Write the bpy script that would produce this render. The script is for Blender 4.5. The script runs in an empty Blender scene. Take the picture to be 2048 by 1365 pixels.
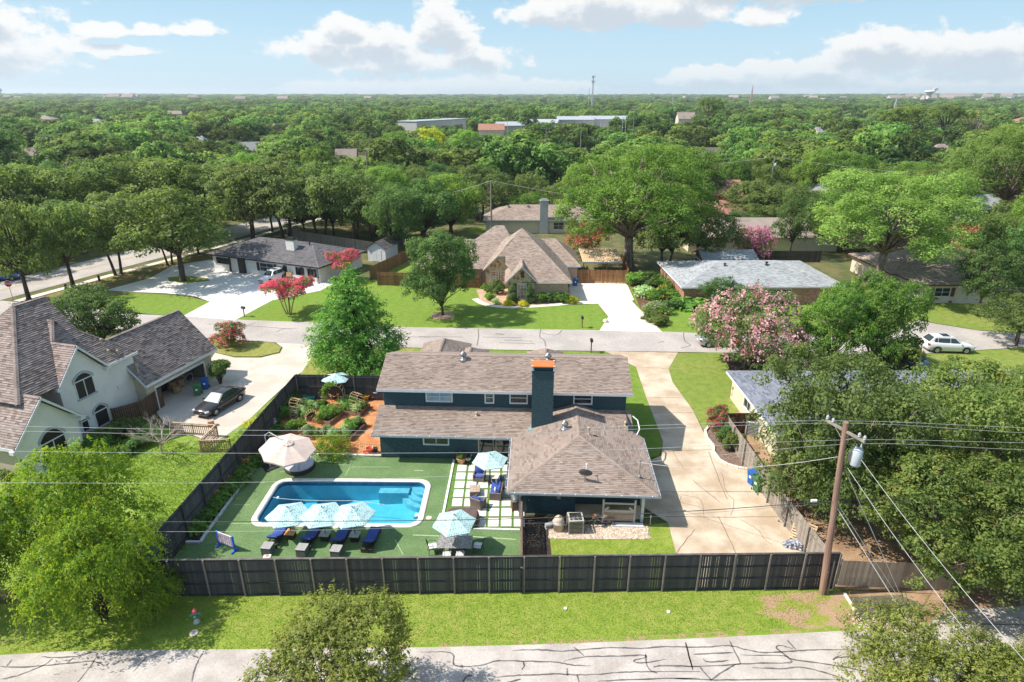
import bpy, math, random
import numpy as np
from mathutils import Vector, Matrix
R = math.radians
rnd = random.Random(7)
C = bpy.context.scene.collection
SC = bpy.context.scene

# ------------------------------------------------------------------ camera, sky, sun, exposure
CAM_H, CAM_F, CAM_P = 25.5, 1246.0, R(21.5)
cam_d = bpy.data.cameras.new('camera')
cam_d.sensor_width = 36.0
cam_d.lens = 36.0 * CAM_F / 2048.0
cam_d.clip_start = 0.5
cam_d.clip_end = 30000.0
cam = bpy.data.objects.new('camera', cam_d)
cam.location = (0, 0, CAM_H)
cam.rotation_euler = (R(90) - CAM_P, 0, 0)
C.objects.link(cam)
SC.camera = cam
SC.view_settings.view_transform = 'Standard'
SC.view_settings.look = 'None'
SC.view_settings.gamma = 1.0
SC.view_settings.use_curve_mapping = False
SC.view_settings.exposure = 0.72
SUN_EL, SUN_AZ = 50.0, -3.0          # the sun stands to the left, a little beyond the house
sd = bpy.data.lights.new('sun', 'SUN')
sd.energy = 4.4
sd.angle = R(0.53)
sd.color = (1.0, 0.94, 0.84)
sun = bpy.data.objects.new('sun', sd)
tosun = Vector((-math.cos(R(SUN_EL)) * math.cos(R(SUN_AZ)), math.cos(R(SUN_EL)) * math.sin(R(SUN_AZ)), math.sin(R(SUN_EL))))
sun.rotation_euler = tosun.to_track_quat('Z', 'Y').to_euler()
sun.location = tosun * 400
C.objects.link(sun)

class NT:
    """small helper for writing node trees"""
    def __init__(s, tree):
        s.t = tree; s.n = tree.nodes; s.l = tree.links
    def node(s, typ, **kw):
        n = s.n.new(typ)
        for k, v in kw.items():
            if k.startswith('i_'):
                key = k[2:]
                key = int(key) if key.isdigit() else key.replace('_', ' ')
                s.put(n.inputs[key], v)
            else:
                setattr(n, k, v)
        return n
    def put(s, sock, v):
        if isinstance(v, bpy.types.NodeSocket): s.l.new(v, sock)
        elif isinstance(v, bpy.types.Node): s.l.new(v.outputs[0], sock)
        elif v is not None: sock.default_value = v
    def math(s, op, a, b=None, c=None, clamp=False):
        n = s.n.new('ShaderNodeMath'); n.operation = op; n.use_clamp = clamp
        s.put(n.inputs[0], a)
        if b is not None: s.put(n.inputs[1], b)
        if c is not None: s.put(n.inputs[2], c)
        return n.outputs[0]
    def ramp(s, f, a, b, lo=0., hi=1.):
        n = s.n.new('ShaderNodeMapRange'); n.interpolation_type = 'SMOOTHSTEP'
        s.put(n.inputs[0], f); n.inputs[1].default_value = a; n.inputs[2].default_value = b
        n.inputs[3].default_value = lo; n.inputs[4].default_value = hi
        return n.outputs[0]
    def mix(s, f, a, b, blend='MIX'):
        n = s.n.new('ShaderNodeMix'); n.data_type = 'RGBA'; n.blend_type = blend
        s.put(n.inputs[0], f); s.put(n.inputs[6], c4(a)); s.put(n.inputs[7], c4(b))
        return n.outputs[2]
    def noise(s, vec, scale, detail=4., rough=.55, dist=0., dim='3D', out=0):
        n = s.n.new('ShaderNodeTexNoise'); n.noise_dimensions = dim
        if vec is not None: s.put(n.inputs['Vector'], vec)
        n.inputs['Scale'].default_value = scale; n.inputs['Detail'].default_value = detail
        n.inputs['Roughness'].default_value = rough; n.inputs['Distortion'].default_value = dist
        return n.outputs[out]

def c4(c):
    if isinstance(c, (tuple, list)) and len(c) == 3: return (c[0], c[1], c[2], 1.0)
    return c

def make_world():
    w = bpy.data.worlds.new('World'); SC.world = w; w.use_nodes = True
    t = NT(w.node_tree); w.node_tree.nodes.clear()
    out = t.node('ShaderNodeOutputWorld')
    bg = t.node('ShaderNodeBackground'); bg.inputs['Strength'].default_value = 0.13
    sky = t.node('ShaderNodeTexSky'); sky.sky_type = 'NISHITA'; sky.sun_disc = False
    sky.sun_elevation = R(SUN_EL); sky.sun_rotation = R(-90 + SUN_AZ)
    sky.air_density = 1.0; sky.dust_density = 1.6; sky.ozone_density = 1.6; sky.altitude = 200
    tc = t.node('ShaderNodeTexCoord')
    sep = t.node('ShaderNodeSeparateXYZ'); t.put(sep.inputs[0], tc.outputs['Generated'])
    x, y, z = sep.outputs
    az = t.math('ARCTAN2', x, y)                                  # 0 = straight ahead
    hl = t.math('SQRT', t.math('ADD', t.math('MULTIPLY', x, x), t.math('MULTIPLY', y, y)))
    el = t.math('ARCTAN2', z, hl)
    # cumulus heaps along the horizon, plus unseen high overhead ones added for fill light: centre (azimuth, elevation) and half-sizes, in degrees
    heaps = [(-38.5, 4.6, 5.2, 2.2), (-37.5, 2.6, 5.5, 2.0), (-36.5, 7.9, 4.5, 1.2), (-30.5, 4.3, 1.9, .62), (-27.5, 4.35, 1.5, .55),
             (-24.6, 4.5, 2.0, .6), (-30.0, 3.0, 4.0, .38), (-15.5, 3.5, 3.6, 1.5), (-11.5, 3.8, 4.2, 1.7), (-5.6, 4.9, 3.0, 2.3),
             (-8.5, 2.6, 7.0, 1.3), (-13.5, 5.0, 2.2, .9), (-3.0, 3.0, 3.2, 1.0), (-11.0, .6, 7.0, .75), (-3.5, .75, 7.0, .9), (3, .7, 5.0, .7),
             (-20, 8.2, 4.5, .55), (3.2, 6.0, 4.0, 1.3), (8.0, 6.3, 5.0, 1.9), (13.0, 6.2, 5.0, 1.9), (18.5, 7.8, 7.0, 2.0),
             (19.5, 5.6, 2.6, 1.0), (25.0, 7.6, 6.0, 1.5), (31, 8.6, 7.0, 1.0), (30.5, 6.9, 2.6, .45), (17.0, 1.2, 5.5, 1.0), (24.0, 1.8, 5.0, 1.15),
             (28.5, 3.0, 5.0, 1.6), (34.0, 2.5, 6.5, 1.5), (40.0, 2.9, 6.0, 1.6), (38, .8, 8.0, .9), (22, .6, 8, .7), (42, 4.6, 3, .6),
             (-60, 4, 8, 2.5), (-80, 7, 9, 3), (62, 5, 9, 2.6), (85, 7, 9, 3), (110, 5, 10, 3), (-110, 6, 10, 3), (150, 6, 12, 3), (-150, 5, 12, 3), (5, 24, 16, 5), (-42, 27, 15, 6), (48, 30, 16, 6), (95, 28, 18, 7), (-95, 32, 18, 7), (170, 30, 20, 7), (130, 45, 20, 8), (-140, 42, 20, 8), (0, 48, 22, 8)]
    def field(dz):
        comb = t.node('ShaderNodeCombineXYZ')
        eld = t.math('SUBTRACT', el, dz)
        t.put(comb.inputs[0], az); t.put(comb.inputs[1], t.math('MULTIPLY', eld, 1.55)); comb.inputs[2].default_value = 3.7
        n1 = t.noise(comb.outputs[0], 14., 3., .5); n2 = t.noise(comb.outputs[0], 46., 7., .6)
        best = None
        for (a, e, ra, re) in heaps:
            da = t.math('MULTIPLY', t.math('SUBTRACT', az, R(a)), 1 / R(ra * 1.12))
            de = t.math('MULTIPLY', t.math('SUBTRACT', eld, R(e)), 1 / R(re * 1.12))
            # flatter underside: below the centre the falloff is quicker
            de = t.math('MULTIPLY', de, t.math('ADD', 1.0, t.math('MULTIPLY', t.math('LESS_THAN', de, 0.), .45)))
            q = t.math('SUBTRACT', 1.0, t.math('SQRT', t.math('ADD', t.math('MULTIPLY', da, da), t.math('MULTIPLY', de, de))))
            best = q if best is None else t.math('SMOOTH_MAX', best, q, .25)
        f = t.math('ADD', best, t.math('MULTIPLY', t.math('SUBTRACT', n1, .5), 1.5))
        f = t.math('ADD', f, t.math('MULTIPLY', t.math('SUBTRACT', n2, .5), 1.3))
        return f
    f0 = field(0.0); f1 = field(R(-.85))
    cover = t.ramp(f0, -.06, .26)
    thick = t.ramp(f1, .0, .9)                                   # how much cloud lies above: shades the underside
    bright = t.ramp(thick, .0, 1.0, 1.0, .0)
    ccol = t.mix(bright, (3.0, 3.3, 3.65), (4.8, 4.75, 4.65))
    # air along the horizon pales the blue
    up = t.ramp(el, R(-1), R(13), .0, 1.)
    grad = t.mix(up, (2.9, 3.95, 4.6), (1.4, 2.75, 3.9))
    blue = t.mix(t.ramp(el, R(5), R(50), .88, .35), sky.outputs[0], grad)
    low = t.ramp(el, R(-.5), R(4.0), .45, 1.0)
    cov = t.math('MULTIPLY', cover, low)
    col = t.mix(t.math('MULTIPLY', cov, .93), blue, ccol)
    t.put(bg.inputs['Color'], col); t.put(out.inputs[0], bg.outputs[0])
    w.cycles.sampling_method = 'MANUAL'; w.cycles.sample_map_resolution = 512
make_world()
SC.cycles.max_bounces = 8; SC.cycles.diffuse_bounces = 4; SC.cycles.glossy_bounces = 3
SC.cycles.transmission_bounces = 6; SC.cycles.transparent_max_bounces = 8; SC.cycles.volume_bounces = 0
SC.cycles.caustics_reflective = False; SC.cycles.caustics_refractive = False

# ------------------------------------------------------------------ from a measured sight line to the place it meets
CP, SP = math.cos(CAM_P), math.sin(CAM_P)
def G(u, v, z=0.0):
    x = (u - 1024.0) / CAM_F; y = (v - 682.5) / CAM_F
    t = (z - CAM_H) / (-SP - y * CP)
    return Vector((x * t, (CP - y * SP) * t, z))
def HT(u, v, Y):                                   # height of a sight line where it passes depth Y
    y = (v - 682.5) / CAM_F
    t = Y / (CP - y * SP)
    return CAM_H + t * (-SP - y * CP)
def MPP(p):                                        # metres per photograph pixel at a point
    return (p.y * CP - (p.z - CAM_H) * SP) / CAM_F

# ------------------------------------------------------------------ mesh building
class MB:
    def __init__(s): s.v = []; s.f = []; s.uv = []; s.t = []
    def face(s, pts, uv=None, tint=.5):
        b = len(s.v); s.v.extend([tuple(p) for p in pts]); s.f.append(tuple(range(b, b + len(pts)))); s.uv.append(uv); s.t.append(tint)
    def quads(s, vs, fs, tint=.5):
        b = len(s.v); s.v.extend([tuple(p) for p in vs])
        for f in fs: s.f.append(tuple(b + i for i in f)); s.uv.append(None); s.t.append(tint)
    def box(s, c, sz, rz=0., rx=0., ry=0., tint=.5):
        hx, hy, hz = sz[0] / 2, sz[1] / 2, sz[2] / 2
        vs = [Vector((a * hx, b * hy, d * hz)) for a in (-1, 1) for b in (-1, 1) for d in (-1, 1)]
        if rx or ry or rz:
            m = Matrix.Rotation(rz, 3, 'Z') @ Matrix.Rotation(ry, 3, 'Y') @ Matrix.Rotation(rx, 3, 'X')
            vs = [m @ p for p in vs]
        c = Vector(c)
        s.quads([c + p for p in vs], [(0, 1, 3, 2), (4, 6, 7, 5), (0, 4, 5, 1), (2, 3, 7, 6), (0, 2, 6, 4), (1, 5, 7, 3)], tint)
        return s
    def bx(s, x0, x1, y0, y1, z0, z1, tint=.5):
        return s.box(((x0 + x1) / 2, (y0 + y1) / 2, (z0 + z1) / 2), (x1 - x0, y1 - y0, z1 - z0), tint=tint)
    def rbox(s, c, sz, r=.03, rz=0., n=2, rx=0.):
        """box with rounded vertical edges and a chamfered top"""
        hx, hy, hz = sz[0] / 2, sz[1] / 2, sz[2] / 2
        r = min(r, hx * .9, hy * .9, hz * .9)
        def ring(ins, z):
            ps = []
            for (sx, sy, a0) in ((1, 1, 0), (-1, 1, 90), (-1, -1, 180), (1, -1, 270)):
                for k in range(n + 1):
                    a = R(a0 + 90 * k / n)
                    ps.append(Vector((sx * (hx - r) + (r - ins) * math.cos(a), sy * (hy - r) + (r - ins) * math.sin(a), z)))
            return ps
        rings = [ring(r * .6, -hz), ring(0, -hz + r * .6), ring(0, hz - r * .7), ring(r * .35, hz - r * .2), ring(r * .8, hz)]
        m = Matrix.Rotation(rz, 3, 'Z') @ Matrix.Rotation(rx, 3, 'X'); c = Vector(c)
        s.loft([[c + m @ p for p in q] for q in rings], True, True, True)
        return s
    def loft(s, rings, closed=True, cap0=False, cap1=False, tint=.5):
        n = len(rings[0]); b = len(s.v)
        for q in rings: s.v.extend([tuple(p) for p in q])
        for i in range(len(rings) - 1):
            for k in range(n if closed else n - 1):
                k2 = (k + 1) % n
                s.f.append((b + i * n + k, b + i * n + k2, b + (i + 1) * n + k2, b + (i + 1) * n + k)); s.uv.append(None); s.t.append(tint)
        if cap0: s.f.append(tuple(b + k for k in reversed(range(n)))); s.uv.append(None); s.t.append(tint)
        if cap1: s.f.append(tuple(b + (len(rings) - 1) * n + k for k in range(n))); s.uv.append(None); s.t.append(tint)
        return s
    def lathe(s, prof, n=12, c=(0, 0, 0), cap0=True, cap1=True, sx=1., sy=1.):
        s.loft([[Vector((c[0] + r * sx * math.cos(2 * math.pi * k / n), c[1] + r * sy * math.sin(2 * math.pi * k / n), c[2] + z)) for k in range(n)] for r, z in prof], True, cap0, cap1)
        return s
    def tube(s, path, rad, n=6, cap=True):
        path = [Vector(p) for p in path]; rings = []
        for i, p in enumerate(path):
            d = (path[min(i + 1, len(path) - 1)] - path[max(i - 1, 0)])
            d = d.normalized() if d.length > 1e-9 else Vector((0, 0, 1))
            a = d.cross(Vector((0, 0, 1)) if abs(d.z) < .95 else Vector((1, 0, 0))).normalized(); b = d.cross(a)
            r = rad[i] if isinstance(rad, (list, tuple)) else rad
            rings.append([p + a * (r * math.cos(2 * math.pi * k / n)) + b * (r * math.sin(2 * math.pi * k / n)) for k in range(n)])
        s.loft(rings, True, cap, cap); return s
    def poly(s, pts, z=None, tint=.5):
        s.face([Vector((p[0], p[1], p[2] if z is None else z)) for p in pts], tint=tint); return s
    def prism(s, pts, z0, z1, tint=.5):
        n = len(pts); b = len(s.v)
        if sum(pts[i][0] * pts[(i + 1) % n][1] - pts[(i + 1) % n][0] * pts[i][1] for i in range(n)) < 0: pts = list(reversed(pts))
        for z in (z0, z1): s.v.extend([(p[0], p[1], z) for p in pts])
        fs = [tuple(b + n + i for i in range(n)), tuple(b + i for i in reversed(range(n)))]
        fs += [(b + i, b + (i + 1) % n, b + n + (i + 1) % n, b + n + i) for i in range(n)]
        for f in fs: s.f.append(f); s.uv.append(None); s.t.append(tint)
        return s
    def mesh(s, name, mat, smooth=False):
        me = bpy.data.meshes.new(name); me.from_pydata(s.v, [], s.f)
        if any(u is not None for u in s.uv):
            ul = me.uv_layers.new(name='UVMap'); k = 0; dat = []
            for f, u in zip(s.f, s.uv):
                for j in range(len(f)): dat.extend(u[j] if u is not None else (0., 0.))
            ul.data.foreach_set('uv', dat)
        if any(x != .5 for x in s.t):
            at = me.attributes.new('tint', 'FLOAT', 'FACE'); at.data.foreach_set('value', s.t)
        if mat is not None: me.materials.append(mat)
        if smooth: me.polygons.foreach_set('use_smooth', [True] * len(me.polygons))
        me.update(); return me
    def build(s, name, mat, parent=None, smooth=False, loc=None, rz=0.):
        return OB(name, s.mesh(name, mat, smooth), parent, loc, rz)

def OB(name, me, parent=None, loc=None, rz=0.):
    o = bpy.data.objects.new(name, me); C.objects.link(o)
    if parent is not None: o.parent = parent
    if loc is not None: o.location = loc
    if rz: o.rotation_euler = (0, 0, rz)
    return o
def tag(o, label=None, cat=None, group=None, kind=None):
    if label: o['label'] = label
    if cat: o['category'] = cat
    if group: o['group'] = group
    if kind: o['kind'] = kind
    return o
def thing(name, label, cat, loc=(0, 0, 0), rz=0., group=None, sc=None):
    o = OB(name, None, None, loc, rz); o.empty_display_size = .3
    if sc: o.scale = sc
    return tag(o, label, cat, group)
def kids(o): return [c for c in C.objects if c.parent is o]
KID = {}
def dup(root, loc, rz=0., label=None, sc=None, group=None):
    r = root.copy(); C.objects.link(r); r.location = loc; r.rotation_euler = (0, 0, rz)
    if sc is not None: r.scale = sc if isinstance(sc, (tuple, list, Vector)) else (sc,) * 3
    if label: r['label'] = label
    if group: r['group'] = group
    def rec(src, dst):
        if src.name not in KID: KID[src.name] = list(src.children)
        for ch in KID[src.name]:
            c = ch.copy(); C.objects.link(c); c.parent = dst; rec(ch, c)
    rec(root, r); return r
def struct(name, mb, mat, z=None, smooth=False):
    o = mb.build(name, mat, None, smooth); o['kind'] = 'structure'; return o
def stuff(o): o['kind'] = 'stuff'; return o

# ------------------------------------------------------------------ materials
MATS = {}
def base_mat(name):
    m = bpy.data.materials.new(name); m.use_nodes = True
    t = NT(m.node_tree); p = m.node_tree.nodes['Principled BSDF']
    return m, t, p
def M(name, col, rough=.75, col2=None, scale=3., detail=5., bump=0., bscale=None, metal=0., spec=.3, fine=0., tint=None, lo=.35, hi=.65, stretch=None, alpha=None):
    """a plain surface: two colours mixed by noise, optional fine grain, per-piece tint and relief"""
    if name in MATS: return MATS[name]
    m, t, p = base_mat(name)
    if col2 is None: col2 = tuple(min(1, c * .8) for c in col)
    tc = t.node('ShaderNodeTexCoord'); vec = tc.outputs['Object']
    if stretch:
        mp = t.node('ShaderNodeMapping'); t.put(mp.inputs[0], vec); mp.inputs['Scale'].default_value = stretch; vec = mp.outputs[0]
    f = t.ramp(t.noise(vec, scale, detail), lo, hi)
    c = t.mix(f, col, col2)
    if fine:
        g = t.noise(vec, scale * 14, 3., .7)
        c = t.mix(1.0, c, t.node('ShaderNodeCombineColor', i_0=t.ramp(g, .2, .8, 1 - fine, 1 + fine), i_1=t.ramp(g, .2, .8, 1 - fine, 1 + fine), i_2=t.ramp(g, .2, .8, 1 - fine, 1 + fine)).outputs[0], 'MULTIPLY')
    if tint:
        at = t.node('ShaderNodeAttribute', attribute_name='tint')
        c = t.mix(t.math('MULTIPLY', at.outputs['Fac'], 1.0), c, tint) if len(tint) == 3 else t.mix(t.math('MULTIPLY', at.outputs['Fac'], tint[3]), c, tint[:3])
    t.put(p.inputs['Base Color'], c)
    p.inputs['Roughness'].default_value = rough; p.inputs['Metallic'].default_value = metal
    p.inputs['Specular IOR Level'].default_value = spec
    if bump:
        b = t.node('ShaderNodeBump'); b.inputs['Strength'].default_value = bump; b.inputs['Distance'].default_value = .02
        t.put(b.inputs['Height'], t.noise(vec, bscale or scale * 10, 4., .65)); t.put(p.inputs['Normal'], b.outputs[0])
    MATS[name] = m; return m
def grass_mat(name, a, b, dry, dryness=.5, mow=None, gs=1.0):
    m, t, p = base_mat(name)
    vec = t.node('ShaderNodeTexCoord').outputs['Object']
    big = t.ramp(t.noise(vec, .16 * gs, 4., .6), .35, .68); mid = t.noise(vec, 1.6, 5., .65); fine = t.noise(vec, 17., 4., .75)
    c = t.mix(t.ramp(mid, .3, .7), a, b)
    c = t.mix(t.math('MULTIPLY', t.math('MULTIPLY', big, t.ramp(mid, .35, .72)), dryness), c, dry)
    if mow:
        mp = t.node('ShaderNodeMapping'); t.put(mp.inputs[0], vec); mp.inputs['Rotation'].default_value = (0, 0, R(mow))
        w = t.node('ShaderNodeTexWave'); t.put(w.inputs[0], mp.outputs[0]); w.inputs['Scale'].default_value = .2; w.inputs['Distortion'].default_value = .6
        c = t.mix(t.math('MULTIPLY', w.outputs['Fac'], .07), c, tuple(x * 1.5 for x in b))
    k = t.ramp(fine, .25, .75, .55, 1.5)
    c = t.mix(1.0, c, t.node('ShaderNodeCombineColor', i_0=k, i_1=k, i_2=k).outputs[0], 'MULTIPLY')
    t.put(p.inputs['Base Color'], c); p.inputs['Roughness'].default_value = .9; p.inputs['Specular IOR Level'].default_value = .1
    bp = t.node('ShaderNodeBump'); bp.inputs['Strength'].default_value = .6; bp.inputs['Distance'].default_value = .06
    t.put(bp.inputs['Height'], fine); t.put(p.inputs['Normal'], bp.outputs[0])
    MATS[name] = m; return m
def foliage_mat(name, dark, light, trans=.3, warm=None, jitter=.25):
    m, t, p = base_mat(name)
    at = t.node('ShaderNodeAttribute', attribute_name='tint'); oi = t.node('ShaderNodeObjectInfo')
    c = t.mix(at.outputs['Fac'], dark, light)
    if warm: c = t.mix(t.math('MULTIPLY', t.math('GREATER_THAN', at.outputs['Fac'], .86), .75), c, warm)
    hsv = t.node('ShaderNodeHueSaturation'); t.put(hsv.inputs['Color'], c)
    t.put(hsv.inputs['Hue'], t.math('ADD', .5 - jitter * .06, t.math('MULTIPLY', oi.outputs['Random'], jitter * .12)))
    t.put(hsv.inputs['Value'], t.math('ADD', 1 - jitter, t.math('MULTIPLY', t.math('FRACT', t.math('MULTIPLY', oi.outputs['Random'], 7.31)), jitter * 2)))
    t.put(p.inputs['Base Color'], hsv.outputs[0]); p.inputs['Roughness'].default_value = .55; p.inputs['Specular IOR Level'].default_value = .25
    tr = t.node('ShaderNodeBsdfTranslucent'); t.put(tr.inputs[0], t.mix(.5, hsv.outputs[0], t.mix(1.0, hsv.outputs[0], (1.6, 1.55, .7), 'MULTIPLY')))
    mx = t.node('ShaderNodeMixShader'); mx.inputs[0].default_value = min(.55, trans + .2)
    t.put(mx.inputs[1], p.outputs[0]); t.put(mx.inputs[2], tr.outputs[0])
    t.put(t.n['Material Output'].inputs[0], mx.outputs[0])
    MATS[name] = m; return m
def shingle_mat(name, cols, rough=.9):
    m, t, p = base_mat(name)
    at = t.node('ShaderNodeAttribute', attribute_name='tint'); tc = t.node('ShaderNodeTexCoord')
    r = t.node('ShaderNodeValToRGB'); e = r.color_ramp.elements
    e[0].position = 0; e[0].color = c4(cols[0]); e[1].position = 1; e[1].color = c4(cols[-1])
    for i, cc in enumerate(cols[1:-1]):
        k = e.new((i + 1) / (len(cols) - 1)); k.color = c4(cc)
    t.put(r.inputs[0], at.outputs['Fac'])
    g = t.ramp(t.noise(tc.outputs['Object'], 60., 3., .7), .2, .8, .82, 1.18); st = t.ramp(t.noise(tc.outputs['Object'], .5, 4.), .3, .7, .9, 1.08)
    k = t.math('MULTIPLY', g, st)
    t.put(p.inputs['Base Color'], t.mix(1.0, r.outputs[0], t.node('ShaderNodeCombineColor', i_0=k, i_1=k, i_2=k).outputs[0], 'MULTIPLY'))
    p.inputs['Roughness'].default_value = rough; p.inputs['Specular IOR Level'].default_value = .2
    MATS[name] = m; return m
def brick_mat(name, a, b, mortar, bw=.21, bh=.075, msize=.008, bump=.5, var=.5):
    """brick courses on vertical walls: u runs along the wall, v is height (from the UV map, in metres)"""
    m, t, p = base_mat(name)
    uv = t.node('ShaderNodeUVMap'); tx = t.node('ShaderNodeTexBrick'); t.put(tx.inputs[0], uv.outputs[0])
    tx.inputs['Scale'].default_value = 1.0; tx.inputs['Brick Width'].default_value = bw; tx.inputs['Row Height'].default_value = bh
    tx.inputs['Mortar Size'].default_value = msize; tx.inputs['Color1'].default_value = c4(a); tx.inputs['Color2'].default_value = c4(b); tx.inputs['Mortar'].default_value = c4(mortar)
    tx.inputs['Bias'].default_value = 0.
    n = t.ramp(t.noise(uv.outputs[0], 5., 5.), .3, .7, 1 - var * .4, 1 + var * .4)
    t.put(p.inputs['Base Color'], t.mix(1., tx.outputs[0], t.node('ShaderNodeCombineColor', i_0=n, i_1=n, i_2=n).outputs[0], 'MULTIPLY'))
    p.inputs['Roughness'].default_value = .75
    bp = t.node('ShaderNodeBump'); bp.inputs['Strength'].default_value = bump; bp.inputs['Distance'].default_value = .012
    t.put(bp.inputs['Height'], t.math('SUBTRACT', 1., tx.outputs['Fac'])); t.put(p.inputs['Normal'], bp.outputs[0])
    MATS[name] = m; return m
def glass_mat(name, col=(.02, .025, .03), rough=.03):
    m, t, p = base_mat(name)
    p.inputs['Base Color'].default_value = c4(col); p.inputs['Roughness'].default_value = rough; p.inputs['Specular IOR Level'].default_value = .7
    MATS[name] = m; return m

# walls with a UV map in metres
def wall(mb, p0, p1, z0, z1, holes=()):
    """vertical wall from p0 to p1; holes = (u0,u1,v0,v1) along the wall / height, left open; outside is to the right of p0->p1"""
    p0 = Vector((p0[0], p0[1], 0)); p1 = Vector((p1[0], p1[1], 0)); d = p1 - p0; L = d.length; d.normalize()
    us = sorted({0., L, *[h[0] for h in holes], *[h[1] for h in holes]}); vs = sorted({z0, z1, *[h[2] for h in holes], *[h[3] for h in holes]})
    for i in range(len(us) - 1):
        for j in range(len(vs) - 1):
            a, b, c, e = us[i], us[i + 1], vs[j], vs[j + 1]
            um, vm = (a + b) / 2, (c + e) / 2
            if any(h[0] < um < h[1] and h[2] < vm < h[3] for h in holes): continue
            mb.face([p0 + d * a + Vector((0, 0, c)), p0 + d * b + Vector((0, 0, c)), p0 + d * b + Vector((0, 0, e)), p0 + d * a + Vector((0, 0, e))], [(a, c), (b, c), (b, e), (a, e)])
def wallpoly(mb, p0, p1, prof):
    """vertical wall with an outline prof = [(u, z), ...] along p0->p1"""
    p0 = Vector((p0[0], p0[1], 0)); d = Vector((p1[0], p1[1], 0)) - p0; d.normalize()
    mb.face([p0 + d * u + Vector((0, 0, z)) for u, z in prof], [(u, z) for u, z in prof])

def clip(poly, ax, val, keep_less):
    out = []; n = len(poly)
    for i in range(n):
        a, b = poly[i], poly[(i + 1) % n]
        ia = (a[ax] <= val) if keep_less else (a[ax] >= val); ib = (b[ax] <= val) if keep_less else (b[ax] >= val)
        if ia: out.append(a)
        if ia != ib:
            k = (val - a[ax]) / (b[ax] - a[ax]); out.append((a[0] + (b[0] - a[0]) * k, a[1] + (b[1] - a[1]) * k))
    return out
def roof_plane(mb, pts, course=.16, tab=.33, lift=.022, th=.05, seed=1, tabs=True):
    """a shingled slope: courses lap like stairs, each tab a piece with its own tint and thickness"""
    rr = random.Random(seed); P = [Vector(p) for p in pts]
    n = Vector((0, 0, 0))
    for i in range(len(P)): n += (P[i] - P[0]).cross(P[(i + 1) % len(P)] - P[0])
    n.normalize()
    if n.z < 0: n = -n
    h = Vector((0, 0, 1)).cross(n).normalized() if abs(n.z) < .9999 else Vector((1, 0, 0)); up = n.cross(h)
    o = min(P, key=lambda p: p.z)
    Q = [((p - o).dot(h), (p - o).dot(up)) for p in P]
    W = lambda q, k: o + h * q[0] + up * q[1] + n * k
    t0, t1 = min(q[1] for q in Q), max(q[1] for q in Q); i = 0; t = t0
    mb.face([W(q, -th) for q in Q])
    while t < t1 - 1e-4:
        s = clip(clip(Q, 1, t, False), 1, t + course, True)
        if len(s) >= 3:
            a, b = min(q[0] for q in s), max(q[0] for q in s)
            x = math.floor(a / tab) * tab - rr.random() * tab if tabs else a
            while x < b:
                w = tab * rr.choice((.8, .95, 1., 1.15)) if tabs else b - a + 1
                pc = clip(clip(s, 0, x, False), 0, x + w, True); x += w
                if len(pc) < 3: continue
                bz = rr.choice((0., .0, .006, .012)) if tabs else 0
                K = lambda q: lift * (1 - (q[1] - t) / course) + bz
                tn = rr.random()
                mb.face([W(q, K(q)) for q in pc], tint=tn)
                lo = [q for q in pc if q[1] < t + 1e-3]
                if len(lo) >= 2:
                    l, r2 = min(lo), max(lo)
                    mb.face([W(l, -.03 if i == 0 else -.002), W(r2, -.03 if i == 0 else -.002), W(r2, K(r2)), W(l, K(l))], tint=tn * .7)
        t += course; i += 1
    return mb
def ridge_cap(mb, a, b, w=.15, step=.28, seed=3):
    rr = random.Random(seed); a = Vector(a); b = Vector(b); d = b - a; L = d.length; d.normalize()
    s = d.cross(Vector((0, 0, 1))).normalized(); k = 0.
    while k < L - .02:
        e = min(L, k + step); p, q = a + d * k, a + d * e; tn = rr.random() * .6 + .2
        for sg in (-1, 1):
            u = s * (w * sg) - Vector((0, 0, w * .38))
            mb.face([p + Vector((0, 0, .03)), q + Vector((0, 0, .055)), q + u + Vector((0, 0, .055)), p + u + Vector((0, 0, .03))], tint=tn)
        k = e

# ------------------------------------------------------------------ foliage library
def unit(a): return a / np.maximum(np.linalg.norm(a, axis=1, keepdims=True), 1e-9)
def leaf_mesh(name, P, O, size, tint, mat, rng, up=.35, ratio=.62, fold=.18, spread=.9, alongdir=None):
    N = len(P); n = unit(O * .75 + rng.normal(size=(N, 3)) * spread * .36 + np.array([0, 0, up * 1.1]))
    r = rng.normal(size=(N, 3)) if alongdir is None else alongdir + rng.normal(size=(N, 3)) * .5
    t = unit(np.cross(n, np.cross(r, n))); b = np.cross(n, t)
    s = (size * rng.uniform(.45, 1.45, N))[:, None]
    V = np.stack([P - t * s * .5, P + b * s * ratio * .5 + n * s * fold, P + t * s * .55, P - b * s * ratio * .5 + n * s * fold], 1).reshape(-1, 3)
    me = bpy.data.meshes.new(name)
    me.vertices.add(4 * N); me.vertices.foreach_set('co', V.astype(np.float32).ravel())
    me.loops.add(4 * N); me.loops.foreach_set('vertex_index', np.arange(4 * N, dtype=np.int32))
    me.polygons.add(N); me.polygons.foreach_set('loop_start', np.arange(0, 4 * N, 4, dtype=np.int32))
    at = me.attributes.new('tint', 'FLOAT', 'FACE'); at.data.foreach_set('value', np.clip(tint, 0, 1).astype(np.float32))
    me.materials.append(mat); me.update(calc_edges=True); me.validate()
    return me
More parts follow.
